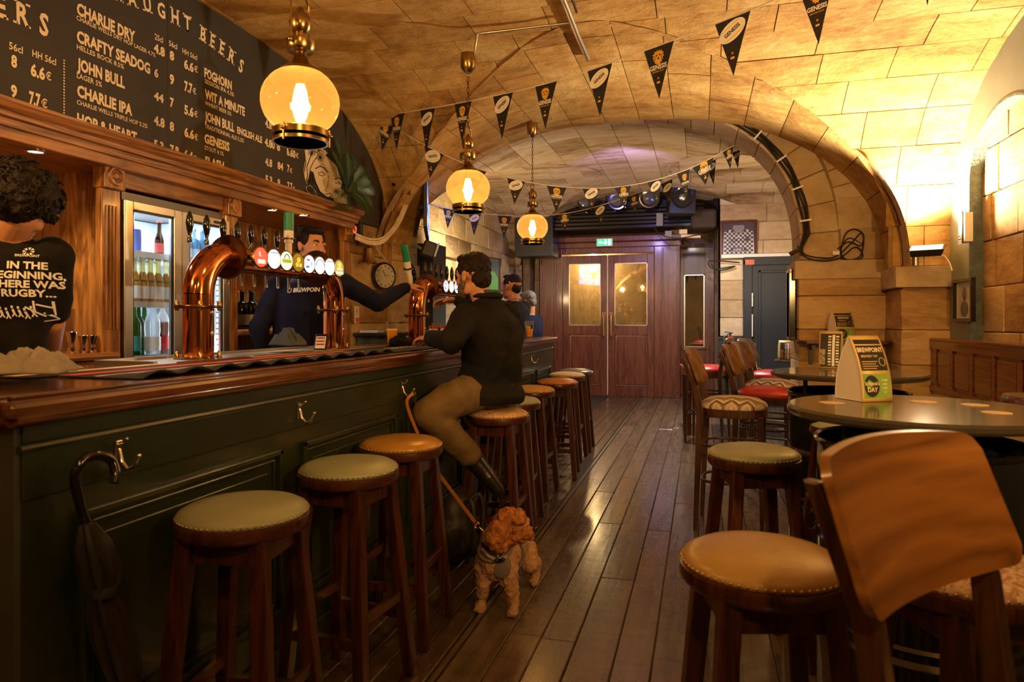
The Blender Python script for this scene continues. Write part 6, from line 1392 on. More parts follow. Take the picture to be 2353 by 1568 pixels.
# dome camera
dc = thing('dome_camera', 'white dome security camera on the left pier above the cables', 'camera', PX(905, 416, -2.66)); obj('shell', MB().ell((0, 0, 0), (.075, .075, .07)), M_whitep, dc, smooth=60); obj('lens_ball', MB().ell((.03, -.035, -.025), .042), M_blackgloss, dc, smooth=60); obj('mount', MB().cyl((-.07, 0, .02), (-.14, .02, .03), .05, n=16), M_whitep, dc, smooth=40)
# television on an arm, seen edge on
TVX = -2.42
def tvmat():
    m, nt, b = nodes('tv_picture'); mp = coords(nt, (1, 2.2, 5)); n = N(nt, 'ShaderNodeTexNoise'); n.inputs['Scale'].default_value = 2.2; n.inputs['Detail'].default_value = 3; nt.links.new(mp.outputs[0], n.inputs['Vector'])
    r = ramp(nt, [(.30, (.01, .02, .12)), (.45, (.06, .22, .95)), (.56, (.30, .30, 1)), (.66, (.9, .75, .15)), (.74, (.25, .5, 1))]); nt.links.new(n.outputs['Fac'], r.inputs[0]); nt.links.new(r.outputs[0], b.inputs['Emission Color']); b.inputs['Emission Strength'].default_value = 2.2; b.inputs['Base Color'].default_value = (.02, .02, .02, 1); return m
M_tv = tvmat()
tv = thing('television', 'wall television seen edge-on with a violet lit screen, beyond the left pier', 'television', (TVX, 6.95, 2.0), 0)
tv.location = P(984, 448, 6.85); tv.rotation_euler.z = .375
obj('casing', MB().bb(-.035, 0, -.58, .58, -.40, .40), M_black, tv, bev=.006); obj('screen', MB().bb(0, .004, -.565, .565, -.385, .385), M_tv, tv); obj('rear_housing', MB().bb(-.10, -.035, -.3, .3, -.2, .2), M_black, tv, bev=.01)
obj('wall_arm', MB().beam((-.10, -.1, 0), (-.26, -.30, 0), .05, .05).beam((-.26, -.30, 0), (-.18, -.62, 0), .045, .045).bb(-.21, -.15, -.68, -.60, -.12, .12), M_black, tv, bev=.004)
for k in range(4): obj('hanging_wire', MB().tube(cordpts([V((-.1, -.2+.1*k, -.05)), V((-.14, -.22+.1*k, -.2-.03*k)), V((-.2, -.15+.1*k, -.28)), V((-.25, -.1, -.1))], 5), .004, 5), M_rubber, tv, smooth=60)
# teal column speaker
sp = thing('wall_speaker', 'black and white loudspeaker angled from the teal column', 'speaker', PX(985, 573, -2.72), .5); obj('cabinet', MB().box((0, 0, 0), (.14, .12, .16), Matrix.Rotation(.3, 3, 'Y'), taper=.9), M_black, sp, bev=.012); obj('grille', MB().box((.078, 0, -.01), (.02, .125, .15), Matrix.Rotation(.3, 3, 'Y')), M_whitep, sp, bev=.006); obj('bracket', MB().beam((-.07, 0, 0), (-.16, 0, .05), .03, .03), M_black, sp)
wp = thing('hanging_screen', 'pale translucent hanging panel beneath the television', 'panel', PX(930, 520, -2.95)); obj('sheet', MB().box((0, 0, 0), (.012, .42, .50)), plain('panel_grey', (.20, .19, .16), .35), wp, bev=.004); obj('hanger', MB().beam((0, -.2, .25), (0, -.2, .36), .01, .01).beam((0, .2, .25), (0, .2, .36), .01, .01), M_steel, wp)
# black gantry with spotlights and speakers above the lobby
ga = thing('lighting_gantry', 'black gantry of ducts and units above the entrance lobby', 'rig', (-1.5, 11.3, 2.9))
obj('left_box', MB().bb(-3.0, -2.35, 11.0, 11.5, 2.35, 3.02), M_black, ga, w=True, bev=.01)
for k in range(6): obj('duct', MB().bb(-2.35, .05, 11.10+.02*k, 11.55, 2.78+.065*k, 2.83+.065*k), M_blackgloss, ga, w=True, bev=.006)
obj('upper_panel', MB().bb(-1.6, -.2, 11.3, 11.5, 3.12, 3.24), M_black, ga, w=True); obj('right_box', MB().bb(-.15, .24, 10.95, 11.5, 2.72, 3.02) , plain('dark_umber', (.05, .035, .025), .7), ga, w=True, bev=.05)
for i, (px, py, r_) in enumerate(((1345, 465, .12), (1418, 460, .15), (1492, 455, .16))):
    c = PY(px, py, 10.95); s_ = thing('stage_spotlight', ['leftmost round black spotlight above the entrance lobby', 'middle round black spotlight above the lobby', 'rightmost round black spotlight above the lobby'][i], 'light', c, 0, 'spotlights above the lobby'); R = frame((.1, -1, -.1))
    obj('housing', MB().lathe([(.001, -.25), (r_*.7, -.25), (r_, -.1), (r_, .03), (r_*.88, .03), (r_*.85, -.02), (.001, -.03)], 24, (0, 0, 0), R), M_blackgloss, s_, smooth=40); obj('lens', MB().lathe([(.0001, .0), (r_*.6, -.02)], 20, (0, 0, 0), R), plain('spot_lens', (.2, .2, .25), .1, .5), s_, smooth=60); obj('yoke', MB().tube([(-r_-.02, 0, 0), (-r_-.02, .05, .18), (r_+.02, .05, .18), (r_+.02, 0, 0)], .01, 6), M_black, s_, smooth=40)
c = PY(1565, 458, 10.7); ls = thing('stage_speaker', 'blue-lit square black loudspeaker at the right end of the gantry', 'speaker', c, .15)
obj('cabinet', MB().bb(-.20, .20, -.16, .2, -.24, .24), M_black, ls, bev=.015); R = frame((0, -1, 0)); obj('cone', MB().lathe([(.165, 0), (.16, .012), (.14, .005), (.05, -.05), (.045, -.04), (.001, -.03)], 28, (0, -.165, .0), R), M_blackgloss, ls, smooth=40); obj('dust_cap', MB().ell((0, -.15, 0), (.06, .04, .06)), M_steel, ls, smooth=60)
light('blue_par_light', 'SPOT', (-.2, 9.7, 2.9), 10, (.1, .35, 1), (c.x, c.y, c.z), .04, 40, .5)
for i, (px, py) in enumerate(((1410, 413), (1447, 415), (1505, 408))):
    g = thing('globe_fixture', ['pale round globe', 'dark round globe', 'dim yellow globe'][i]+' among the ducts above the lobby', 'light', PY(px, py, 10.8), 0, 'small globes above the gantry'); obj('ball', MB().ell((0, 0, 0), .075), [plain('g1', (.3, .28, .45), .4), M_blackgloss, plain('g3', (.3, .2, .08), .5)][i], g, smooth=60); obj('stem', MB().cyl((0, 0, .07), (0, 0, .16), .01, n=8), M_black, g)
# exit sign
ex = thing('exit_sign', 'green lit running-man exit sign above the entrance doors', 'sign', PY(1389, 557, LY-.08)); obj('casing', MB().bb(-.135, .135, 0, .03, -.065, .065), M_white, ex, bev=.004); obj('lit_face', MB().bb(-.125, .125, -.003, 0, -.056, .056), emit('exit_green', (.02, .50, .22), 1.6), ex)
we = emit('exit_white', (.9, 1, .95), 3.0); em = MB(); Y_ = -.006
def ep(pl): em.add([(x, Y_, z) for x, z in pl], [tuple(range(len(pl)))])
ep([(-.10, 0), (-.07, .03), (-.07, .012), (-.03, .012), (-.03, -.012), (-.07, -.012), (-.07, -.03)]); ep([(.02+.012*cos(a), .033+.012*sin(a)) for a in [2*pi*k/12 for k in range(12)]]); ep([(.005, .018), (.03, .016), (.05, .0), (.045, -.008), (.028, .0), (.025, -.012), (.04, -.03), (.032, -.045), (.024, -.042), (.026, -.028), (.012, -.016), (.0, -.03), (-.016, -.032), (-.016, -.024), (-.002, -.02), (.008, -.006), (.006, .008), (-.006, -.002), (-.012, .004)]); ep([(.065, .045), (.10, .045), (.10, -.048), (.065, -.048)])
obj('running_man_print', em, we, ex)
# white conduit and extinguisher
co = thing('trunking', 'white cable trunking under the framed jersey', 'trunking', (1.0, FW-.05, 2.24)); obj('channel', MB().bb(.30, 1.45, FW-.06, FW, 2.235, 2.29), M_white, co, w=True, bev=.004); obj('wire_tangle', MB().tube(cordpts([PY(1634, 606, FW-.08), PY(1650, 622, FW-.09), PY(1690, 612, FW-.09), PY(1640, 618, FW-.1), PY(1632, 600, FW-.1), PY(1700, 604, FW-.09)], 6), .01, 6), M_rubber, co, w=True, smooth=60)
jb = thing('junction_boxes', 'grey junction boxes and pale pipe at the right end of the gantry', 'box', (-.5, 11.0, 2.8)); obj('box', MB().box(PY(1516, 505, 11.0), (.10, .06, .20)), plain('grey_box', (.22, .22, .24), .5), jb, w=True); obj('box', MB().box(PY(1536, 540, 11.0), (.10, .05, .12)), bpy.data.materials['grey_box'], jb, w=True); obj('box', MB().box(PY(1570, 533, 11.0), (.12, .05, .07)), M_cream, jb, w=True); obj('pipe', MB().cyl(PY(1565, 543, 10.95), PY(1610, 543, 10.95), .03, n=10), M_cream, jb, w=True, smooth=40); obj('wiring', MB().tube(cordpts([PY(1500, 520, 10.9), PY(1520, 540, 10.9), PY(1560, 548, 10.9), PY(1610, 540, 10.9), PY(1622, 560, 10.9)], 6), .008, 6), M_rubber, jb, w=True, smooth=60)
fe = thing('fire_extinguisher', 'red fire extinguisher hanging by the far dark door', 'extinguisher', PY(1678, 792, FW-.12)); obj('cylinder', MB().lathe([(.001, -.20), (.06, -.20), (.065, -.18), (.065, .06), (.05, .10), (.02, .13), (.001, .13)], 20), plain('red_enamel', (.55, .02, .02), .25, coat=.5), fe, smooth=50); obj('valve', MB().cyl((0, 0, .12), (0, 0, .18), .015, n=10).beam((-.08, 0, .19), (.04, 0, .17), .02, .015), M_black, fe, smooth=40); obj('hose', MB().tube([(-.02, 0, .16), (-.09, -.02, .12), (-.09, -.02, -.05)], .01, 6), M_black, fe, smooth=50)
# ================= UMBRELLA =================
um = thing('umbrella', 'closed black umbrella hanging by its crook handle from the first bar hook', 'umbrella', (-1.385, 1.36, .95))
q = lambda x, y, xx=-1.37: PX(x, y, xx)
crook = cordpts([q(262, 1110, -1.33), q(266, 1085, -1.335), q(256, 1058, -1.345), q(232, 1048, -1.35), q(200, 1052, -1.36), q(178, 1078, -1.365), q(173, 1105, -1.37), q(182, 1150, -1.37), q(200, 1205, -1.37)], 6)
obj('crook_handle', MB().tube(crook, [.0115]*len(crook), 12), M_blackgloss, um, w=True, smooth=60)
obj('shaft', MB().tube([q(200, 1205), q(225, 1290), q(290, 1600), q(305, 1680)], .006, 8), M_steel, um, w=True)
cn_ = MB(); axis = [(200, 1205, .016), (212, 1250, .036), (228, 1310, .046), (236, 1350, .036), (232, 1368, .028), (246, 1400, .040), (262, 1460, .044), (282, 1540, .038), (300, 1620, .026), (318, 1720, .010)]
secs = []
NF = 16
vs = []
for (x, y, r) in axis:
    c = q(x, y, -1.355)
    for k in range(NF*2): a = 2*pi*k/(NF*2); rr2 = r*(1+.22*(1 if k % 4 < 2 else -1)+.1*sin(k*1.7+y*.02)); vs.append(c+V((cos(a)*rr2*.6, sin(a)*rr2, 0)))
n2 = NF*2; cn_.add(vs, [(j*n2+k, j*n2+(k+1) % n2, (j+1)*n2+(k+1) % n2, (j+1)*n2+k) for j in range(len(axis)-1) for k in range(n2)]+[tuple(range(n2))])
obj('canopy', cn_, plain('umbrella_nylon', (.020, .017, .014), .42, var=.2, bmp=.4, bscale=25, dist=.01), um, w=True, smooth=60)
c = q(234, 1358, -1.355); obj('tie_strap', MB().lathe([(.030, -.012), (.032, 0), (.030, .012)], 20, c), M_rubber, um, w=True, smooth=60)
# lead
ld = thing('dog_lead', 'tan leather dog lead looped from the bar hook down to the dog', 'lead', (-1.33, 3.08, .95))
M_lead = plain('lead_leather', (.42, .15, .035), .5)
hk = V((-1.345, 3.08, .945)); hz = P(1096, 1207, 2.99)
lp = cordpts([hk, P(935, 925, 3.27), P(955, 985, 3.25), P(985, 1050, 3.22), P(1000, 1078, 3.2), P(1050, 1145, 3.1), hz], 6)
m = MB(); vs = []
for i, p in enumerate(lp):
    t_ = (lp[min(i+1, len(lp)-1)]-lp[max(i-1, 0)]).normalized(); s_ = t_.cross(V((0, -1, 0))).normalized()*.0075
    for a in (-1, 1):
        for b in (-1, 1): vs.append(p+s_*a+V((0, -.0015, 0))*b)
m.add(vs, [f for i in range(len(lp)-1) for f in ((i*4, i*4+4, i*4+5, i*4+1), (i*4+2, i*4+3, i*4+7, i*4+6), (i*4, i*4+2, i*4+6, i*4+4), (i*4+1, i*4+5, i*4+7, i*4+3))])
obj('strap', m, M_lead, ld, w=True); obj('hook_loop', MB().tube([hk+V((.0, .012*cos(a), -.025+.028*sin(a))) for a in [2*pi*k/14 for k in range(14)]], .004, 6, True), M_rubber, ld, w=True, smooth=60)
obj('snap_clip', MB().tube([hz+V((.012*cos(a), 0, .014*sin(a))) for a in [2*pi*k/12 for k in range(12)]], .003, 6, True).cyl(hz+V((.01, 0, -.01)), hz+V((.03, 0, -.025)), .004, n=8), M_brass, ld, w=True, smooth=60)
# dark backpack by the bar foot
bp = thing('backpack', 'dark backpack with curved straps slumped against the bar near the dog', 'bag', (-1.26, 3.42, 0))
mb_ = MB().ell((0, 0, .17), (.10, .14, .17)).ell((.0, .0, .28), (.08, .12, .10)).ell((.06, 0, .12), (.06, .10, .09))
b_ = blob('bag_body', mb_, plain('bag_nylon', (.018, .016, .013), .6, bmp=.3, bscale=30, dist=.01), bp, vox=.012, smooth=4, w=False, noise_amp=.006, noise_scale=14)
for s in (-1, 1): obj('strap', MB().tube(cordpts([V((.06, s*.05, .33)), V((.11, s*.07, .36)), V((.13, s*.08, .28)), V((.12, s*.07, .12)), V((.08, s*.06, .03))], 6), .012, 8), M_rubber, bp, smooth=60)
# ================= PEOPLE =================
FW_ = V((-SN, CS, 0)); RT_ = V((CS, SN, 0)); UP = V((0, 0, 1))
def dirv(r, f, z=0): return (RT_*r+FW_*f+UP*z).normalized()
def basis(f, up=UP):      # columns: person's right, facing, up
    f = V(f).normalized(); r = f.cross(V(up)).normalized(); u = r.cross(f); return Matrix((r, f, u)).transposed()
def head(mb, c, R, s=1.0):
    c = V(c); T = lambda x, y, z: c+R@V((x*s, y*s, z*s)); E = lambda p, r: mb.ell(T(*p), tuple(q*s for q in r), R, 20, 14)
    E((0, -.018, .030), (.076, .094, .086)); E((0, .022, -.012), (.066, .068, .088)); E((0, .034, -.072), (.050, .050, .040)); E((0, .066, -.100), (.024, .020, .018))
    for k in (-1, 1):
        E((k*.034, .060, -.030), (.027, .026, .030)); E((k*.079, -.012, -.008), (.010, .019, .031)); E((k*.084, -.018, .006), (.008, .014, .018)); E((k*.012, .098, -.034), (.010, .012, .009)); E((k*.048, .0, -.07), (.018, .035, .035))
    mb.cap(T(0, .086, .018), T(0, .110, -.026), .009*s, .013*s); mb.cap(T(-.036, .078, .030), T(.036, .078, .030), .012*s, .012*s)
    mb.cap(T(-.016, .092, -.066), T(.016, .092, -.066), .008*s); mb.cap(T(-.013, .090, -.076), T(.013, .090, -.076), .009*s)
def face_parts(par, c, R, s, hairmat, brow=True):
    T = lambda x, y, z: V(c)+R@V((x*s, y*s, z*s)); sc = plain('eye_white', (.62, .56, .50), .3) if 'eye_white' not in bpy.data.materials else bpy.data.materials['eye_white']
    for k in (-1, 1):
        e = obj('eye', MB().ell(T(k*.030, .0775, .008), .0125*s, None, 14, 10), sc, par, w=True, smooth=60)
        obj('iris', MB().ell(T(k*.030, .0865, .008), .0058*s), M_hair, e, w=True, smooth=60)
        obj('eyelid', MB().cap(T(k*.030-.014, .0845, .017), T(k*.030+.014, .0845, .016), .0045*s), M_skin, par, w=True, smooth=60)
        if brow: obj('eyebrow', MB().tube([T(k*.014, .093, .030), T(k*.030, .092, .036), T(k*.047, .080, .033)], [.005*s, .0055*s, .003*s], 8), hairmat, par, w=True, smooth=60)
    obj('lips', MB().tube([T(-.022, .090, -.070), T(-.008, .100, -.067), T(.008, .100, -.067), T(.022, .090, -.070)], [.003*s, .006*s, .006*s, .003*s], 8), plain('lips', (.42, .14, .10), .4) if 'lips' not in bpy.data.materials else bpy.data.materials['lips'], par, w=True, smooth=60)
def hand(mb, wr, d, back, thumb, curl=(.35, .5, .4), spread=.10, tc=.5, s=1.0):
    """five fingers: d = wrist to knuckles, back = back of the hand, thumb = side the thumb leaves from"""
    d = V(d).normalized(); b = V(back); b = (b-d*b.dot(d)).normalized(); x = V(thumb); x = (x-d*x.dot(d)-b*x.dot(b)).normalized(); wr = V(wr)
    R = Matrix((x, d, b)).transposed(); mb.ell(wr+d*.048*s, (.040*s, .054*s, .017*s), R, 16, 10); mb.ell(wr+d*.03*s+x*.018*s-b*.004*s, (.022*s, .034*s, .018*s), R); mb.cap(wr-d*.02, wr+d*.02*s, .027*s, .026*s, flat=.75)
    for i, (off, L) in enumerate(((.031, .072), (.0105, .080), (-.0105, .074), (-.031, .058))):
        a = (.5-i/3)*2*spread; f = (d*cos(a)+x*sin(a)).normalized(); p = wr+d*.090*s+x*off*s; ang = 0; seg = (L*.42, L*.32, L*.26)
        for j, sg in enumerate(seg):
            ang += curl[j]*(1+.08*i); q = p+(f*cos(ang)-b*sin(ang))*sg*s; mb.cap(p, q, (.0094-.0008*j)*s, (.0088-.0010*j)*s, 10); p = q
    p = wr+d*.022*s+x*.030*s-b*.004*s; q = p+(x*.72+d*.62-b*.30*tc).normalized()*.042*s; mb.cap(p, q, .013*s, .0105*s, 10); mb.cap(q, q+(x*.30+d*.85-b*.45*tc).normalized()*.032*s, .0105*s, .0085*s, 10)
def torso(mb, pel, neck, X, Y, sc=1.0, grow=0, secs=None, hem=0):
    pel, neck = V(pel), V(neck); secs = secs or [(-.02, .165, .118), (.12, .158, .112), (.35, .165, .115), (.6, .185, .125), (.8, .190, .118), (.92, .150, .092), (1.0, .075, .066), (1.06, .060, .058)]
    mb.loft([(pel+(neck-pel)*t, X*(w*sc+grow), Y*(d*sc+grow)) for t, w, d in secs], 28)
def limb(mb, pts, rs, n=16):
    for i in range(len(pts)-1): mb.cap(pts[i], pts[i+1], rs[i], rs[i+1], n)
def fur_hair(name, prims, mat, par, amp=.010, sc=45, vox=.006):
    m = MB()
    for p in prims: m.ell(*p)
    return blob(name, m, mat, par, vox=vox, smooth=2, noise_amp=amp, noise_scale=sc)
# ---- bartender ----
bt = thing('person', 'bartender with dark hair in a bun and navy sweatshirt, reaching toward the far tap tower', 'person', (-2.47, 3.86, 0))
hc = P(716, 566, 4.35); hf = dirv(.78, -.58, -.10); HR = basis(hf)
shR, shL = P(640, 655, 4.32), P(788, 652, 4.46); nk = P(712, 632, 4.38); nk.z += .0; pel = P(700, 850, 4.36)
elR, wrR = P(596, 752, 4.22), P(606, 822, 4.30); elL, wrL = P(868, 696, 4.70), P(936, 660, 4.93)
Xs = (shL-shR).normalized(); Xs = -Xs; Yb = UP.cross(Xs).normalized()*1; Yb = Yb if Yb.dot(-FW_) > 0 else -Yb
neckb = (shL+shR)/2+UP*.055
sk = MB(); head(sk, hc, HR, .98); sk.cap(hc+HR@V((0, -.03, -.06)), neckb-UP*.02, .054, .062)
torso(sk, pel, neckb, Xs, Yb, .93); limb(sk, [shR, elR, wrR], [.050, .042, .028]); limb(sk, [shL, elL, wrL], [.050, .042, .030])
hd_ = (P(992, 652, 5.10)-wrL).normalized(); hand(sk, wrL, hd_, V((.15, -.35, 1)), RT_*.4-FW_*.9, (.35, .45, .30), .10, .8); hand(sk, wrR, V((0, 0, -1)), -FW_*-1, FW_, (.3, .4, .3))
for k in (-1, 1): limb(sk, [pel+Xs*k*.09, pel+Xs*k*.10+V((0, 0, -.42)), V((pel.x, pel.y, .08))+Xs*k*.11], [.085, .058, .042])
skin = blob('body', sk, M_skin, bt, vox=.0052, smooth=3)
face_parts(bt, hc, HR, .98, M_hair)
tp = MB(); torso(tp, pel, neckb-UP*.012, Xs, Yb, 1.0, .030, [(-.06, .165, .125), (0, .178, .135), (.15, .175, .125), (.4, .178, .122), (.65, .192, .128), (.82, .190, .118), (.93, .140, .092), (1.0, .075, .072)])
for a, b, c in ((shR, elR, wrR), (shL, elL, wrL)):
    tp.ell(a-UP*.005, .072); limb(tp, [a, b, c-(c-b).normalized()*.015], [.072, .062, .040]); tp.ell(b, .066)
swe = blob('sweatshirt', tp, M_navy, bt, vox=.009, smooth=6, noise_amp=.006, noise_scale=11)
obj('collar', MB().tube([neckb-UP*.0+Xs*.078*cos(a)+Yb*(.075*sin(a))-UP*.018*sin(a) for a in [2*pi*k/24 for k in range(24)]], .012, 10, True), M_navy, bt, w=True, smooth=60)
def print_plane(c, X, up, n): M = Matrix((X, up, n)).transposed().to_4x4(); M.translation = c; return M
Xp = -Xs if (-Xs).dot(RT_) > 0 else Xs
Mp = print_plane(P(709, 667, 4.26), Xp, UP, -FW_); pm1 = MB().text('BREWPOINT', Mp@Matrix.Translation((.0, -.011, 0)), .038, .86, .035)
wrap_print('sweatshirt_print', pm1, swe, FW_, M_whitep, bt, .006)
lg = MB()
for k in range(8):
    a = 2*pi*k/8; lg.add([Mp@V((-.118+.006*cos(a), .002+.006*sin(a), 0)), Mp@V((-.118+.018*cos(a-.25), .002+.018*sin(a-.25), 0)), Mp@V((-.118+.018*cos(a+.25), .002+.018*sin(a+.25), 0))], [(0, 1, 2)])
wrap_print('logo_print', lg, swe, FW_, plain('logo_cream', (.8, .5, .35), .7), bt, .006)
tr_ = MB()
for k in (-1, 1): limb(tr_, [pel+Xs*k*.09, pel+Xs*k*.10+V((0, 0, -.42)), V((pel.x, pel.y, .10))+Xs*k*.11], [.105, .075, .06])
tr_.ell(pel, (.17, .14, .12), Matrix((Xs, Yb, UP)).transposed()); blob('trousers', tr_, M_black, bt, vox=.014, smooth=3)
T = lambda x, y, z: hc+HR@V((x, y, z))
fur_hair('hair', [(T(0, -.030, .052), (.080, .088, .080), HR), (T(0, -.07, .0), (.066, .050, .075), HR), (T(0, .035, .098), (.062, .045, .026), HR), (T(-.066, .0, .045), (.020, .045, .045), HR), (T(.066, .0, .045), (.020, .045, .045), HR), (T(.0, -.100, .100), (.038, .038, .036), HR), (T(.0, -.088, -.055), (.04, .025, .04), HR)], M_hair, bt, .004, 60)
fur_hair('beard', [(T(0, .066, -.102), (.026, .020, .018), HR), (T(.045, .03, -.082), (.014, .035, .024), HR), (T(-.045, .03, -.082), (.014, .035, .024), HR)], M_beard, bt, .003, 80, .005)
# ---- seated man at the bar ----
sm = thing('person', 'man in black jacket and khaki trousers sitting on a stool, leaning on the bar', 'person', (-1.11, 3.66, 0))
hc = P(1086, 634, 3.78); hf = dirv(-.74, .66, -.06); HR = basis(hf); bf = dirv(-.80, .60); Xb = bf.cross(UP).normalized()  # person's right
shC = P(1119, 722, 3.78); shR = shC+Xb*.185; shL = shC-Xb*.185-UP*.01; neckb = shC+UP*.065-bf*.0; pel = P(1122, 893, 3.80)
elL, wrL = P(1040, 784, 3.46), P(990, 777, 3.74); elR, wrR = P(1112, 722, 4.20), P(1052, 690, 4.34)
hipL, hipR = pel-Xb*.09, pel+Xb*.09; knL, anL = P(982, 950, 3.46), P(1082, 1050, 3.70); knR, anR = P(1015, 930, 3.85), P(1090, 1055, 4.0)
sk = MB(); head(sk, hc, HR, 1.0); sk.cap(hc+HR@V((0, -.03, -.06)), neckb-UP*.03, .056, .064); torso(sk, pel, neckb, Xb, bf, .93)
limb(sk, [shR, elR, wrR], [.050, .042, .029]); limb(sk, [shL, elL, wrL], [.050, .042, .029]); limb(sk, [hipL, knL, anL], [.08, .058, .04]); limb(sk, [hipR, knR, anR], [.08, .058, .04])
hand(sk, wrR, dirv(-.95, .1, -.05), dirv(.1, .3, 1), dirv(-.1, -1, -.3), (.25, .35, .35), .14, .9); hand(sk, wrL, dirv(-.6, .8, -.08), UP, dirv(.8, .5, 0), (.2, .3, .3), .08)
blob('body', sk, M_skin2, sm, vox=.0052, smooth=3); face_parts(sm, hc, HR, 1.0, M_hair2)
mid = (pel+neckb)/2-bf*.045
jk = MB(); jk.loft([(pel-UP*.075-bf*.03, Xb*.195, bf*.170), (pel-UP*.03-bf*.03, Xb*.200, bf*.185), (pel+UP*.03, Xb*.195, bf*.165), (pel*.72+neckb*.28-bf*.03, Xb*.190, bf*.155), (pel*.45+neckb*.55-bf*.035, Xb*.200, bf*.150), (pel*.22+neckb*.78-bf*.02, Xb*.205, bf*.135), (neckb-UP*.05, Xb*.155, bf*.105), (neckb+UP*.005, Xb*.085, bf*.082), (neckb+UP*.03, Xb*.076, bf*.075)], 30)
for a, b, c in ((shR, elR, wrR), (shL, elL, wrL)): jk.ell(a-UP*.01, .082); limb(jk, [a-UP*.01, b, c-(c-b).normalized()*.02], [.080, .066, .045]); jk.ell(b, .068)
jo = blob('jacket', jk, M_jacket, sm, vox=.009, smooth=6, noise_amp=.011, noise_scale=9)
obj('jacket_collar', MB().tube([neckb+UP*.035+Xb*.080*cos(a)+bf*(.078*sin(a)) for a in [2*pi*k/24 for k in range(24)]], .014, 10, True), M_jacket, sm, w=True, smooth=60)
obj('jacket_piping', MB().tube([pel-Xb*.03+bf*.17+UP*.12, pel-Xb*.06+bf*.168+UP*.02, pel-Xb*.08+bf*.155-UP*.05], .004, 6), M_cream, sm, w=True, smooth=60)
obj('shirt_collar', MB().tube([neckb+UP*.058+Xb*.062*cos(a)+bf*(.062*sin(a)) for a in [2*pi*k/20 for k in range(20)]], .010, 8, True), plain('teal_shirt', (.03, .07, .09), .7), sm, w=True, smooth=60)
ts = MB(); limb(ts, [hipL, hipL*.45+knL*.55+UP*.01, knL, knL*.5+anL*.5, anL-(anL-knL).normalized()*.03], [.108, .100, .082, .078, .070]); limb(ts, [hipR, hipR*.45+knR*.55, knR, knR*.5+anR*.5, anR], [.108, .100, .082, .076, .066]); ts.ell(pel-UP*.005-bf*.02, (.175, .16, .11), Matrix((Xb, bf, UP)).transposed())
blob('trousers', ts, M_khaki, sm, vox=.009, smooth=6, noise_amp=.008, noise_scale=10)
for an, kn in ((anL, knL), (anR, knR)):
    sd = (an-kn).normalized(); td = (RT_*.62-UP*.75-FW_*.10).normalized(); s_ = MB(); s_.cap(an-sd*.05, an+sd*.03, .052, .058); s_.cap(an+sd*.02, an+sd*.045+td*.14, .054, .045); s_.cap(an+sd*.03+td*.12, an+sd*.04+td*.20, .046, .036); s_.cap(an+sd*.035, an+sd*.045-td*.04, .048, .040)
    b_ = blob('shoe', s_, M_shoe, sm, vox=.006, smooth=4); obj('sock', MB().cyl(an-sd*.07, an, .040, .042, 14), M_tee, sm, w=True, smooth=50)
T = lambda x, y, z: hc+HR@V((x, y, z))
fur_hair('hair', [(T(0, -.030, .048), (.081, .092, .084), HR), (T(0, -.070, -.015), (.064, .045, .070), HR), (T(0, .030, .096), (.066, .060, .030), HR), (T(0, .06, .095), (.05, .035, .022), HR), (T(-.070, .0, .040), (.018, .045, .045), HR), (T(.070, .0, .040), (.018, .045, .045), HR)], M_hair2, sm, .006, 50)
fur_hair('beard', [(T(0, .068, -.100), (.032, .026, .024), HR), (T(-.050, .03, -.070), (.018, .042, .040), HR), (T(.050, .03, -.070), (.018, .042, .040), HR), (T(0, .086, -.054), (.026, .012, .008), HR), (T(-.072, .008, -.03), (.010, .018, .045), HR), (T(.072, .008, -.03), (.010, .018, .045), HR)], M_beard, sm, .003, 80, .005)
w_ = (wrR-elR).normalized(); obj('wristwatch', MB().lathe([(.031, -.012), (.036, -.010), (.036, .010), (.031, .012)], 20, wrR-w_*.004, frame(w_)), M_blackgloss, sm, w=True, smooth=40)
# ---- curly haired man with his back to us ----
cm = thing('person', 'man with curly dark hair and black printed t-shirt, back turned, at far left', 'person', (-2.45, 1.85, 0))
hc = P(52, 466, 2.50); hf = dirv(-.35, .94, -.05); HR = basis(hf); bf = dirv(-.28, .96); Xb = bf.cross(UP).normalized()
shC = P(-12, 578, 2.52); shR = shC+Xb*.185; shL = shC-Xb*.185; neckb = shC+UP*.06+Xb*.03; pel = P(-8, 850, 2.52)
elR, wrR = P(122, 742, 2.64), P(118, 815, 2.82); elL, wrL = shL-UP*.28-Xb*.04, shL-UP*.38+bf*.22
sk = MB(); head(sk, hc, HR, 1.0); sk.cap(hc+HR@V((0, -.03, -.06)), neckb-UP*.02, .060, .068); torso(sk, pel, neckb, Xb, bf, .93)
limb(sk, [shR, elR, wrR], [.050, .042, .029]); limb(sk, [shL, elL, wrL], [.050, .042, .029]); hand(sk, wrR, (wrR-elR), UP, -Xb, (.3, .4, .3)); hand(sk, wrL, bf, UP, Xb, (.3, .4, .3))
for k in (-1, 1): limb(sk, [pel+Xb*k*.09, pel+Xb*k*.10+V((0, 0, -.45)), V((pel.x, pel.y, .08))+Xb*k*.11], [.085, .058, .042])
blob('body', sk, M_skin2, cm, vox=.0058, smooth=3)
tp = MB(); tp.loft([(pel-UP*.10, Xb*.165, bf*.13), (pel+UP*.03, Xb*.160, bf*.125), (pel*.65+neckb*.35, Xb*.168, bf*.125), (pel*.35+neckb*.65, Xb*.195, bf*.135), (pel*.16+neckb*.84, Xb*.200, bf*.125), (neckb-UP*.05, Xb*.150, bf*.10), (neckb-UP*.01, Xb*.085, bf*.08)], 30)
for a, b in ((shR, elR), (shL, elL)): tp.ell(a-UP*.01, .070); tp.cap(a-UP*.01, a+(b-a)*.80, .072, .064)
te = blob('t_shirt', tp, M_tee, cm, vox=.008, smooth=6, noise_amp=.009, noise_scale=9)
tr_ = MB()
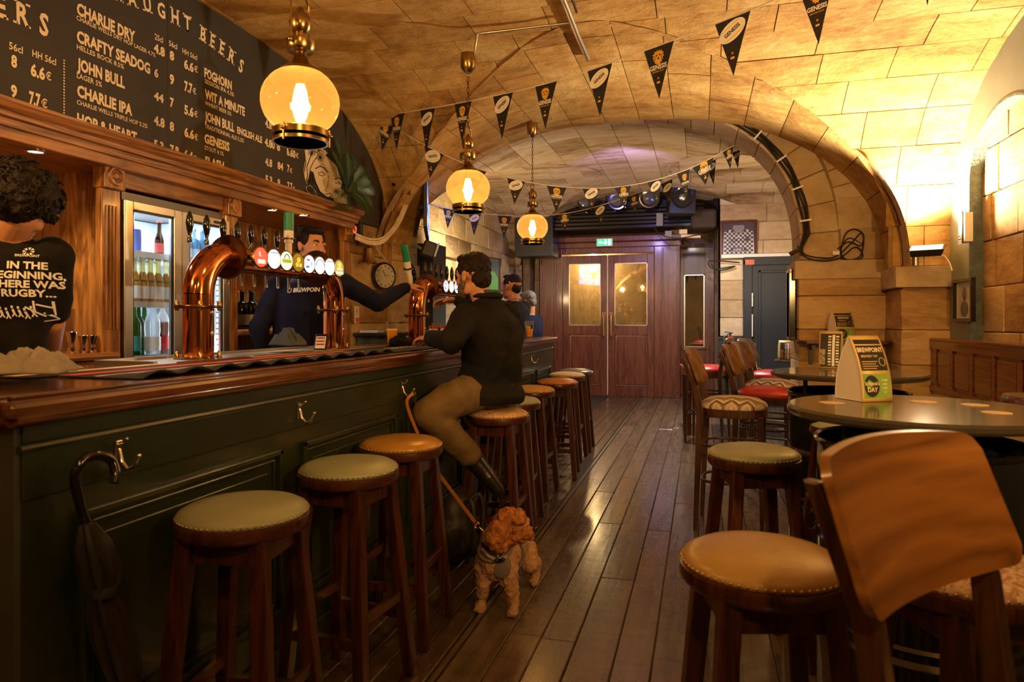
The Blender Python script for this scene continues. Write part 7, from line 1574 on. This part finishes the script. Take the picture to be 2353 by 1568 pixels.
for k in (-1, 1): limb(tr_, [pel+Xb*k*.09, pel+Xb*k*.10+V((0, 0, -.45)), V((pel.x, pel.y, .10))+Xb*k*.11], [.105, .075, .06])
tr_.ell(pel-UP*.05, (.16, .13, .12), Matrix((Xb, bf, UP)).transposed()); blob('trousers', tr_, M_black, cm, vox=.014, smooth=3)
Xr = Xb if Xb.dot(RT_) > 0 else -Xb
Mt = print_plane(P(46, 640, 2.40), Xr, UP, -bf); px_ = 2.42/1568
tx = MB()
for s, y, sz in (('IN THE', 30, .036), ('BEGINNING,', 7, .036), ('THERE WAS', -14, .036), ('RUGBY...', -35, .036)): wrap_print('t_shirt_print', MB().text(s, Mt@Matrix.Translation((0, y*px_-.008, 0)), sz, .98, .035), te, bf, M_whitep, cm, .006)
tx.text('BREWPOINT', Mt@Matrix.Translation((0, 53*px_, 0)), .012, 1.0, .02)
for k in range(8):
    a = 2*pi*k/8; c = V((0, 66*px_, 0)); tx.add([Mt@(c+V((.005*cos(a), .005*sin(a), 0))), Mt@(c+V((.016*cos(a-.28), .016*sin(a-.28), 0))), Mt@(c+V((.016*cos(a+.28), .016*sin(a+.28), 0)))], [(0, 1, 2)])
# little line-out figures and goal posts
def bar2(x0, y0, x1, y1, w=.0035):
    a, b = V((x0, y0+20, 0))*px_, V((x1, y1+20, 0))*px_; n_ = (b-a).normalized(); n_ = V((-n_.y, n_.x, 0))*w; K = 4
    for i in range(K): p, q_ = a+(b-a)*i/K, a+(b-a)*(i+1)/K; tx.add([Mt@(p-n_), Mt@(q_-n_), Mt@(q_+n_), Mt@(p+n_)], [(0, 1, 2, 3)])
for L in ((10, -70, 12, -96), (38, -70, 36, -104), (14, -78, 38, -86), (24, -98, 48, -118), (-4, -84, 10, -94), (10, -94, 26, -106)): bar2(*L, w=.0028)
for i in range(6):
    x = -48+11*i; yy = -92-3*sin(i*2); bar2(x, yy, x+3, yy-9, .0035); bar2(x+3, yy-9, x-1, yy-17, .0022); bar2(x+3, yy-9, x+7, yy-17, .0022); bar2(x-3, yy+5, x+1, yy+5.5, .0045)
wrap_print('line_out_print', tx, te, bf, M_whitep, cm, .006)['kind'] = 'stuff'
T = lambda x, y, z: hc+HR@V((x, y, z)); rc_ = random.Random(9)
pr = [(T(0, -.02, .03), (.100, .115, .105), HR), (T(0, -.075, -.03), (.085, .06, .06), HR)]
cur = MB()
for k in range(260):
    th = rc_.uniform(0, 2*pi); ph = math.acos(rc_.uniform(-.62, 1)); n_ = V((sin(ph)*cos(th), sin(ph)*sin(th), cos(ph)))
    if n_.y > .55 and n_.z < .5: continue
    c = V((0, -.025, .022))+V((n_.x*.108, n_.y*.118, n_.z*.112)); pr.append((T(*c), (rc_.uniform(.014, .026),)*3, HR))
    if k % 2:
        r_ = rc_.uniform(.009, .016); u_ = frame(n_); ps = []
        for j in range(9): a = j*.9+k; q_ = c+n_*(.010+.0045*j*.6)+u_@V((r_*cos(a), r_*sin(a), 0)); ps.append(T(*q_))
        cur.tube(ps, [.0045]*8+[.002], 5)
fh = fur_hair('curly_hair', pr, M_hair, cm, .008, 60, .007); obj('curls', cur, M_hair, fh, w=True, smooth=60, kind='stuff')
# ---- two men beyond the far end of the bar ----
def far_man(label, hx, hy, d, fdir, hairm, topm, shirt, base, hsz=1.0, cord=False):
    t = thing('person', label, 'person', base); hc = P(hx, hy, d); HR = basis(fdir); bf = V((HR.col[1].x, HR.col[1].y, 0)).normalized(); Xb = bf.cross(UP).normalized()
    nk_ = hc-UP*.155-bf*.03; pel = nk_-UP*.55; sh = [nk_-UP*.06+Xb*k*.18 for k in (-1, 1)]; sk = MB(); head(sk, hc, HR, hsz); sk.cap(hc+HR@V((0, -.03, -.06)), nk_-UP*.02, .056, .062); torso(sk, pel, nk_, Xb, bf, .93)
    el = [s-UP*.26+bf*.06 for s in sh]; wr = [e+bf*.22+UP*.02 for e in el]
    for s, e, w in zip(sh, el, wr): limb(sk, [s, e, w], [.05, .042, .029]); hand(sk, w, bf, UP, Xb if s is sh[0] else -Xb, (.3, .4, .3))
    for k in (-1, 1): limb(sk, [pel+Xb*k*.09, pel+Xb*k*.10-UP*.42, V((pel.x, pel.y, .08))+Xb*k*.11], [.085, .058, .042])
    blob('body', sk, M_skin2, t, vox=.007, smooth=3); face_parts(t, hc, HR, hsz, hairm)
    tp = MB(); torso(tp, pel, nk_, Xb, bf, 1.0, .02, [(-.06, .165, .125), (0, .178, .135), (.4, .172, .122), (.65, .192, .128), (.82, .190, .118), (.93, .140, .092), (1.0, .075, .072)])
    for s, e in zip(sh, el): tp.ell(s, .07); tp.cap(s, s+(e-s)*.8, .074, .065)
    blob(shirt, tp, topm, t, vox=.01, smooth=5, noise_amp=.006, noise_scale=10)
    tr = MB().ell(pel-UP*.03, (.17, .14, .12), Matrix((Xb, bf, UP)).transposed())
    for k in (-1, 1): limb(tr, [pel+Xb*k*.09, pel+Xb*k*.10-UP*.42, V((pel.x, pel.y, .10))+Xb*k*.11], [.105, .075, .06]); 
    blob('trousers', tr, M_black, t, vox=.014, smooth=3)
    T = lambda x, y, z: hc+HR@V((x*hsz, y*hsz, z*hsz)); fur_hair('hair', [(T(0, -.030, .046), (.081, .092, .084), HR), (T(0, -.070, -.010), (.064, .045, .066), HR), (T(0, .030, .094), (.062, .055, .026), HR), (T(-.070, .0, .040), (.018, .040, .042), HR), (T(.070, .0, .040), (.018, .040, .042), HR)], hairm, t, .005, 50, .008)
    if cord: obj('neck_cord', MB().tube([nk_+UP*.01+Xb*.075*cos(a)+bf*.075*sin(a)-UP*.02*sin(a) for a in [2*pi*k/24 for k in range(24)]], .004, 6, True), M_redm, t, w=True, smooth=60)
far_man('man with short black hair, black t-shirt and red neck cord beyond the bar', 1174, 659, 7.15, dirv(-.75, .66), M_hair, M_tee, 't_shirt', (-1.95, 6.95, 0), 1.1, True)
far_man('grey-haired man in a navy top, farthest back beside the doors', 1212, 694, 8.1, dirv(-.85, .5, -.2), M_hairg, M_navy, 'jumper', (-2.0, 7.8, 0))
# ================= DOG =================
dg = thing('dog', 'curly apricot dog in a grey harness standing by the bar stools', 'dog', (-.86, 2.95, 0))
M_fur = plain('cream_fur', (.46, .27, .15), .9, var=.3, scale=40, bmp=.9, bscale=130, dist=.008); M_fur2 = plain('apricot_fur', (.42, .15, .035), .85, var=.45, scale=45, bmp=1.0, bscale=120, dist=.010)
Q = P; db = MB()
ch, ru = Q(1138, 1283, 3.06), Q(1186, 1262, 3.42); nb_ = Q(1135, 1240, 3.05)
db.cap(ch, ru, .082, .075, 18); db.ell(ch-UP*.005, (.078, .085, .095)); db.ell(Q(1118, 1290, 3.08), (.045, .06, .08)); db.ell(Q(1160, 1290, 3.06), (.045, .06, .075)); db.cap(nb_, ch, .058, .075); db.cap(Q(1150, 1215, 3.0), nb_, .050, .058)
f1, f2 = PZ(1106, 1402, 0), PZ(1180, 1414, 0); h1, h2 = PZ(1228, 1345, 0), PZ(1158, 1345, 0)
for sh_p, el_p, ft in ((Q(1112, 1300, 3.06), Q(1110, 1345, 3.04), f1), (Q(1168, 1300, 3.04), Q(1175, 1345, 3.02), f2)):
    ft = V((ft.x, ft.y, 0)); limb(db, [sh_p, el_p, ft+V((0, .01, .045))], [.046, .032, .025]); db.ell(ft+V((0, -.008, .020)), (.028, .036, .022))
    for k in (-1, 0, 1): db.ell(ft+V((k*.015, -.032, .013)), (.010, .014, .012))
for k_, ft in ((1, h1), (-1, h2)):
    hip = ru+RT_*k_*.045-UP*.01; ft = V((ft.x, ft.y, 0)); knee = hip*.5+ft*.5+V((0, -.05, .03))+RT_*k_*.012; hock = ft+V((0, .05, .10)); limb(db, [hip, knee, hock, ft+V((0, .012, .03))], [.062, .040, .025, .022]); db.ell(ft+V((0, -.01, .018)), (.024, .034, .020))
db.cap(ru+V((0, .06, .03)), ru+V((.02, .13, .10)), .024, .02)
db.ell(Q(1168, 1212, 3.0), (.046, .046, .048)); db.cap(Q(1178, 1222, 2.98), Q(1214, 1226, 2.98), .024, .018)
blob('body', db, M_fur, dg, vox=.006, smooth=3, noise_amp=.007, noise_scale=55)
hf2 = MB(); rd_ = random.Random(2)
for (x, y, d, r) in ((1168, 1196, 3.0, .056), (1185, 1192, 2.98, .046), (1155, 1205, 3.01, .052), (1150, 1222, 2.95, .050), (1142, 1238, 2.945, .048), (1150, 1252, 2.945, .040), (1178, 1215, 2.98, .044), (1195, 1222, 2.97, .036), (1206, 1228, 2.97, .028), (1198, 1237, 2.97, .026), (1218, 1222, 2.975, .022), (1219, 1234, 2.975, .018), (1176, 1240, 2.97, .030)): hf2.ell(Q(x, y, d), r)
for k in range(70):
    c = rd_.choice(((1166, 1192), (1185, 1192), (1150, 1222), (1144, 1240), (1195, 1225))); hf2.ell(Q(c[0]+rd_.uniform(-16, 16), c[1]+rd_.uniform(-14, 14), 2.945+rd_.uniform(-.01, .03)), rd_.uniform(.014, .022))
blob('head_fur', hf2, M_fur2, dg, vox=.0055, smooth=2, noise_amp=.008, noise_scale=60)
ear = MB()
for (x, y, r) in ((1142, 1212, .030), (1138, 1230, .036), (1140, 1247, .038), (1150, 1258, .028)): ear.ell(Q(x, y, 2.925), (r, r*.6, r))
blob('ear', ear, M_fur2, dg, vox=.0055, smooth=2, noise_amp=.008, noise_scale=60)
obj('nose', MB().ell(Q(1230, 1216, 2.968), (.012, .014, .011)), M_blackgloss, dg, w=True, smooth=60); obj('eye', MB().ell(Q(1197, 1205, 2.945), .0075), M_blackgloss, dg, w=True, smooth=60)
M_har = plain('harness_grey', (.20, .17, .16), .7, var=.1, bmp=.3, bscale=150)
def ringpts(c, a, b, R, n=24): return [c+R@V((a*cos(t), b*sin(t), 0)) for t in [2*pi*k/n for k in range(n)]]
hr = MB().tube(ringpts(Q(1138, 1262, 3.05), .072, .082, Matrix.Rotation(.35, 3, 'X')), .009, 8, True); obj('harness_collar', hr, M_har, dg, w=True, smooth=60)
obj('collar', MB().tube(ringpts(Q(1142, 1243, 3.03), .064, .068, Matrix.Rotation(.3, 3, 'X')), .007, 8, True), M_black, dg, w=True, smooth=60)
hp = MB(); hp.ell(Q(1150, 1298, 2.985), (.050, .016, .062), None, 20, 14); blob('harness_chest_pad', hp, M_har, dg, vox=.005, smooth=2)
obj('harness_strap', MB().tube([Q(1108, 1262, 3.0), Q(1122, 1278, 2.972), Q(1140, 1288, 2.96), Q(1165, 1280, 2.965)], .008, 8), plain('strap_pale', (.35, .30, .30), .5), dg, w=True, smooth=60)
obj('harness_strap', MB().tube(ringpts((ch+ru)/2, .085, .088, Matrix.Rotation(1.45, 3, 'X')), .008, 8, True), M_har, dg, w=True, smooth=60)
obj('tag_ring', MB().tube([Q(1148, 1275, 2.955)+V((.009*cos(a), 0, .009*sin(a))) for a in [2*pi*k/12 for k in range(12)]], .0018, 5, True), M_chrome, dg, w=True, smooth=60); obj('bone_tag', MB().box(Q(1148, 1288, 2.95), (.030, .004, .014)).ell(Q(1141, 1288, 2.95), .009).ell(Q(1156, 1286, 2.95), .009), M_black, dg, w=True, smooth=60)
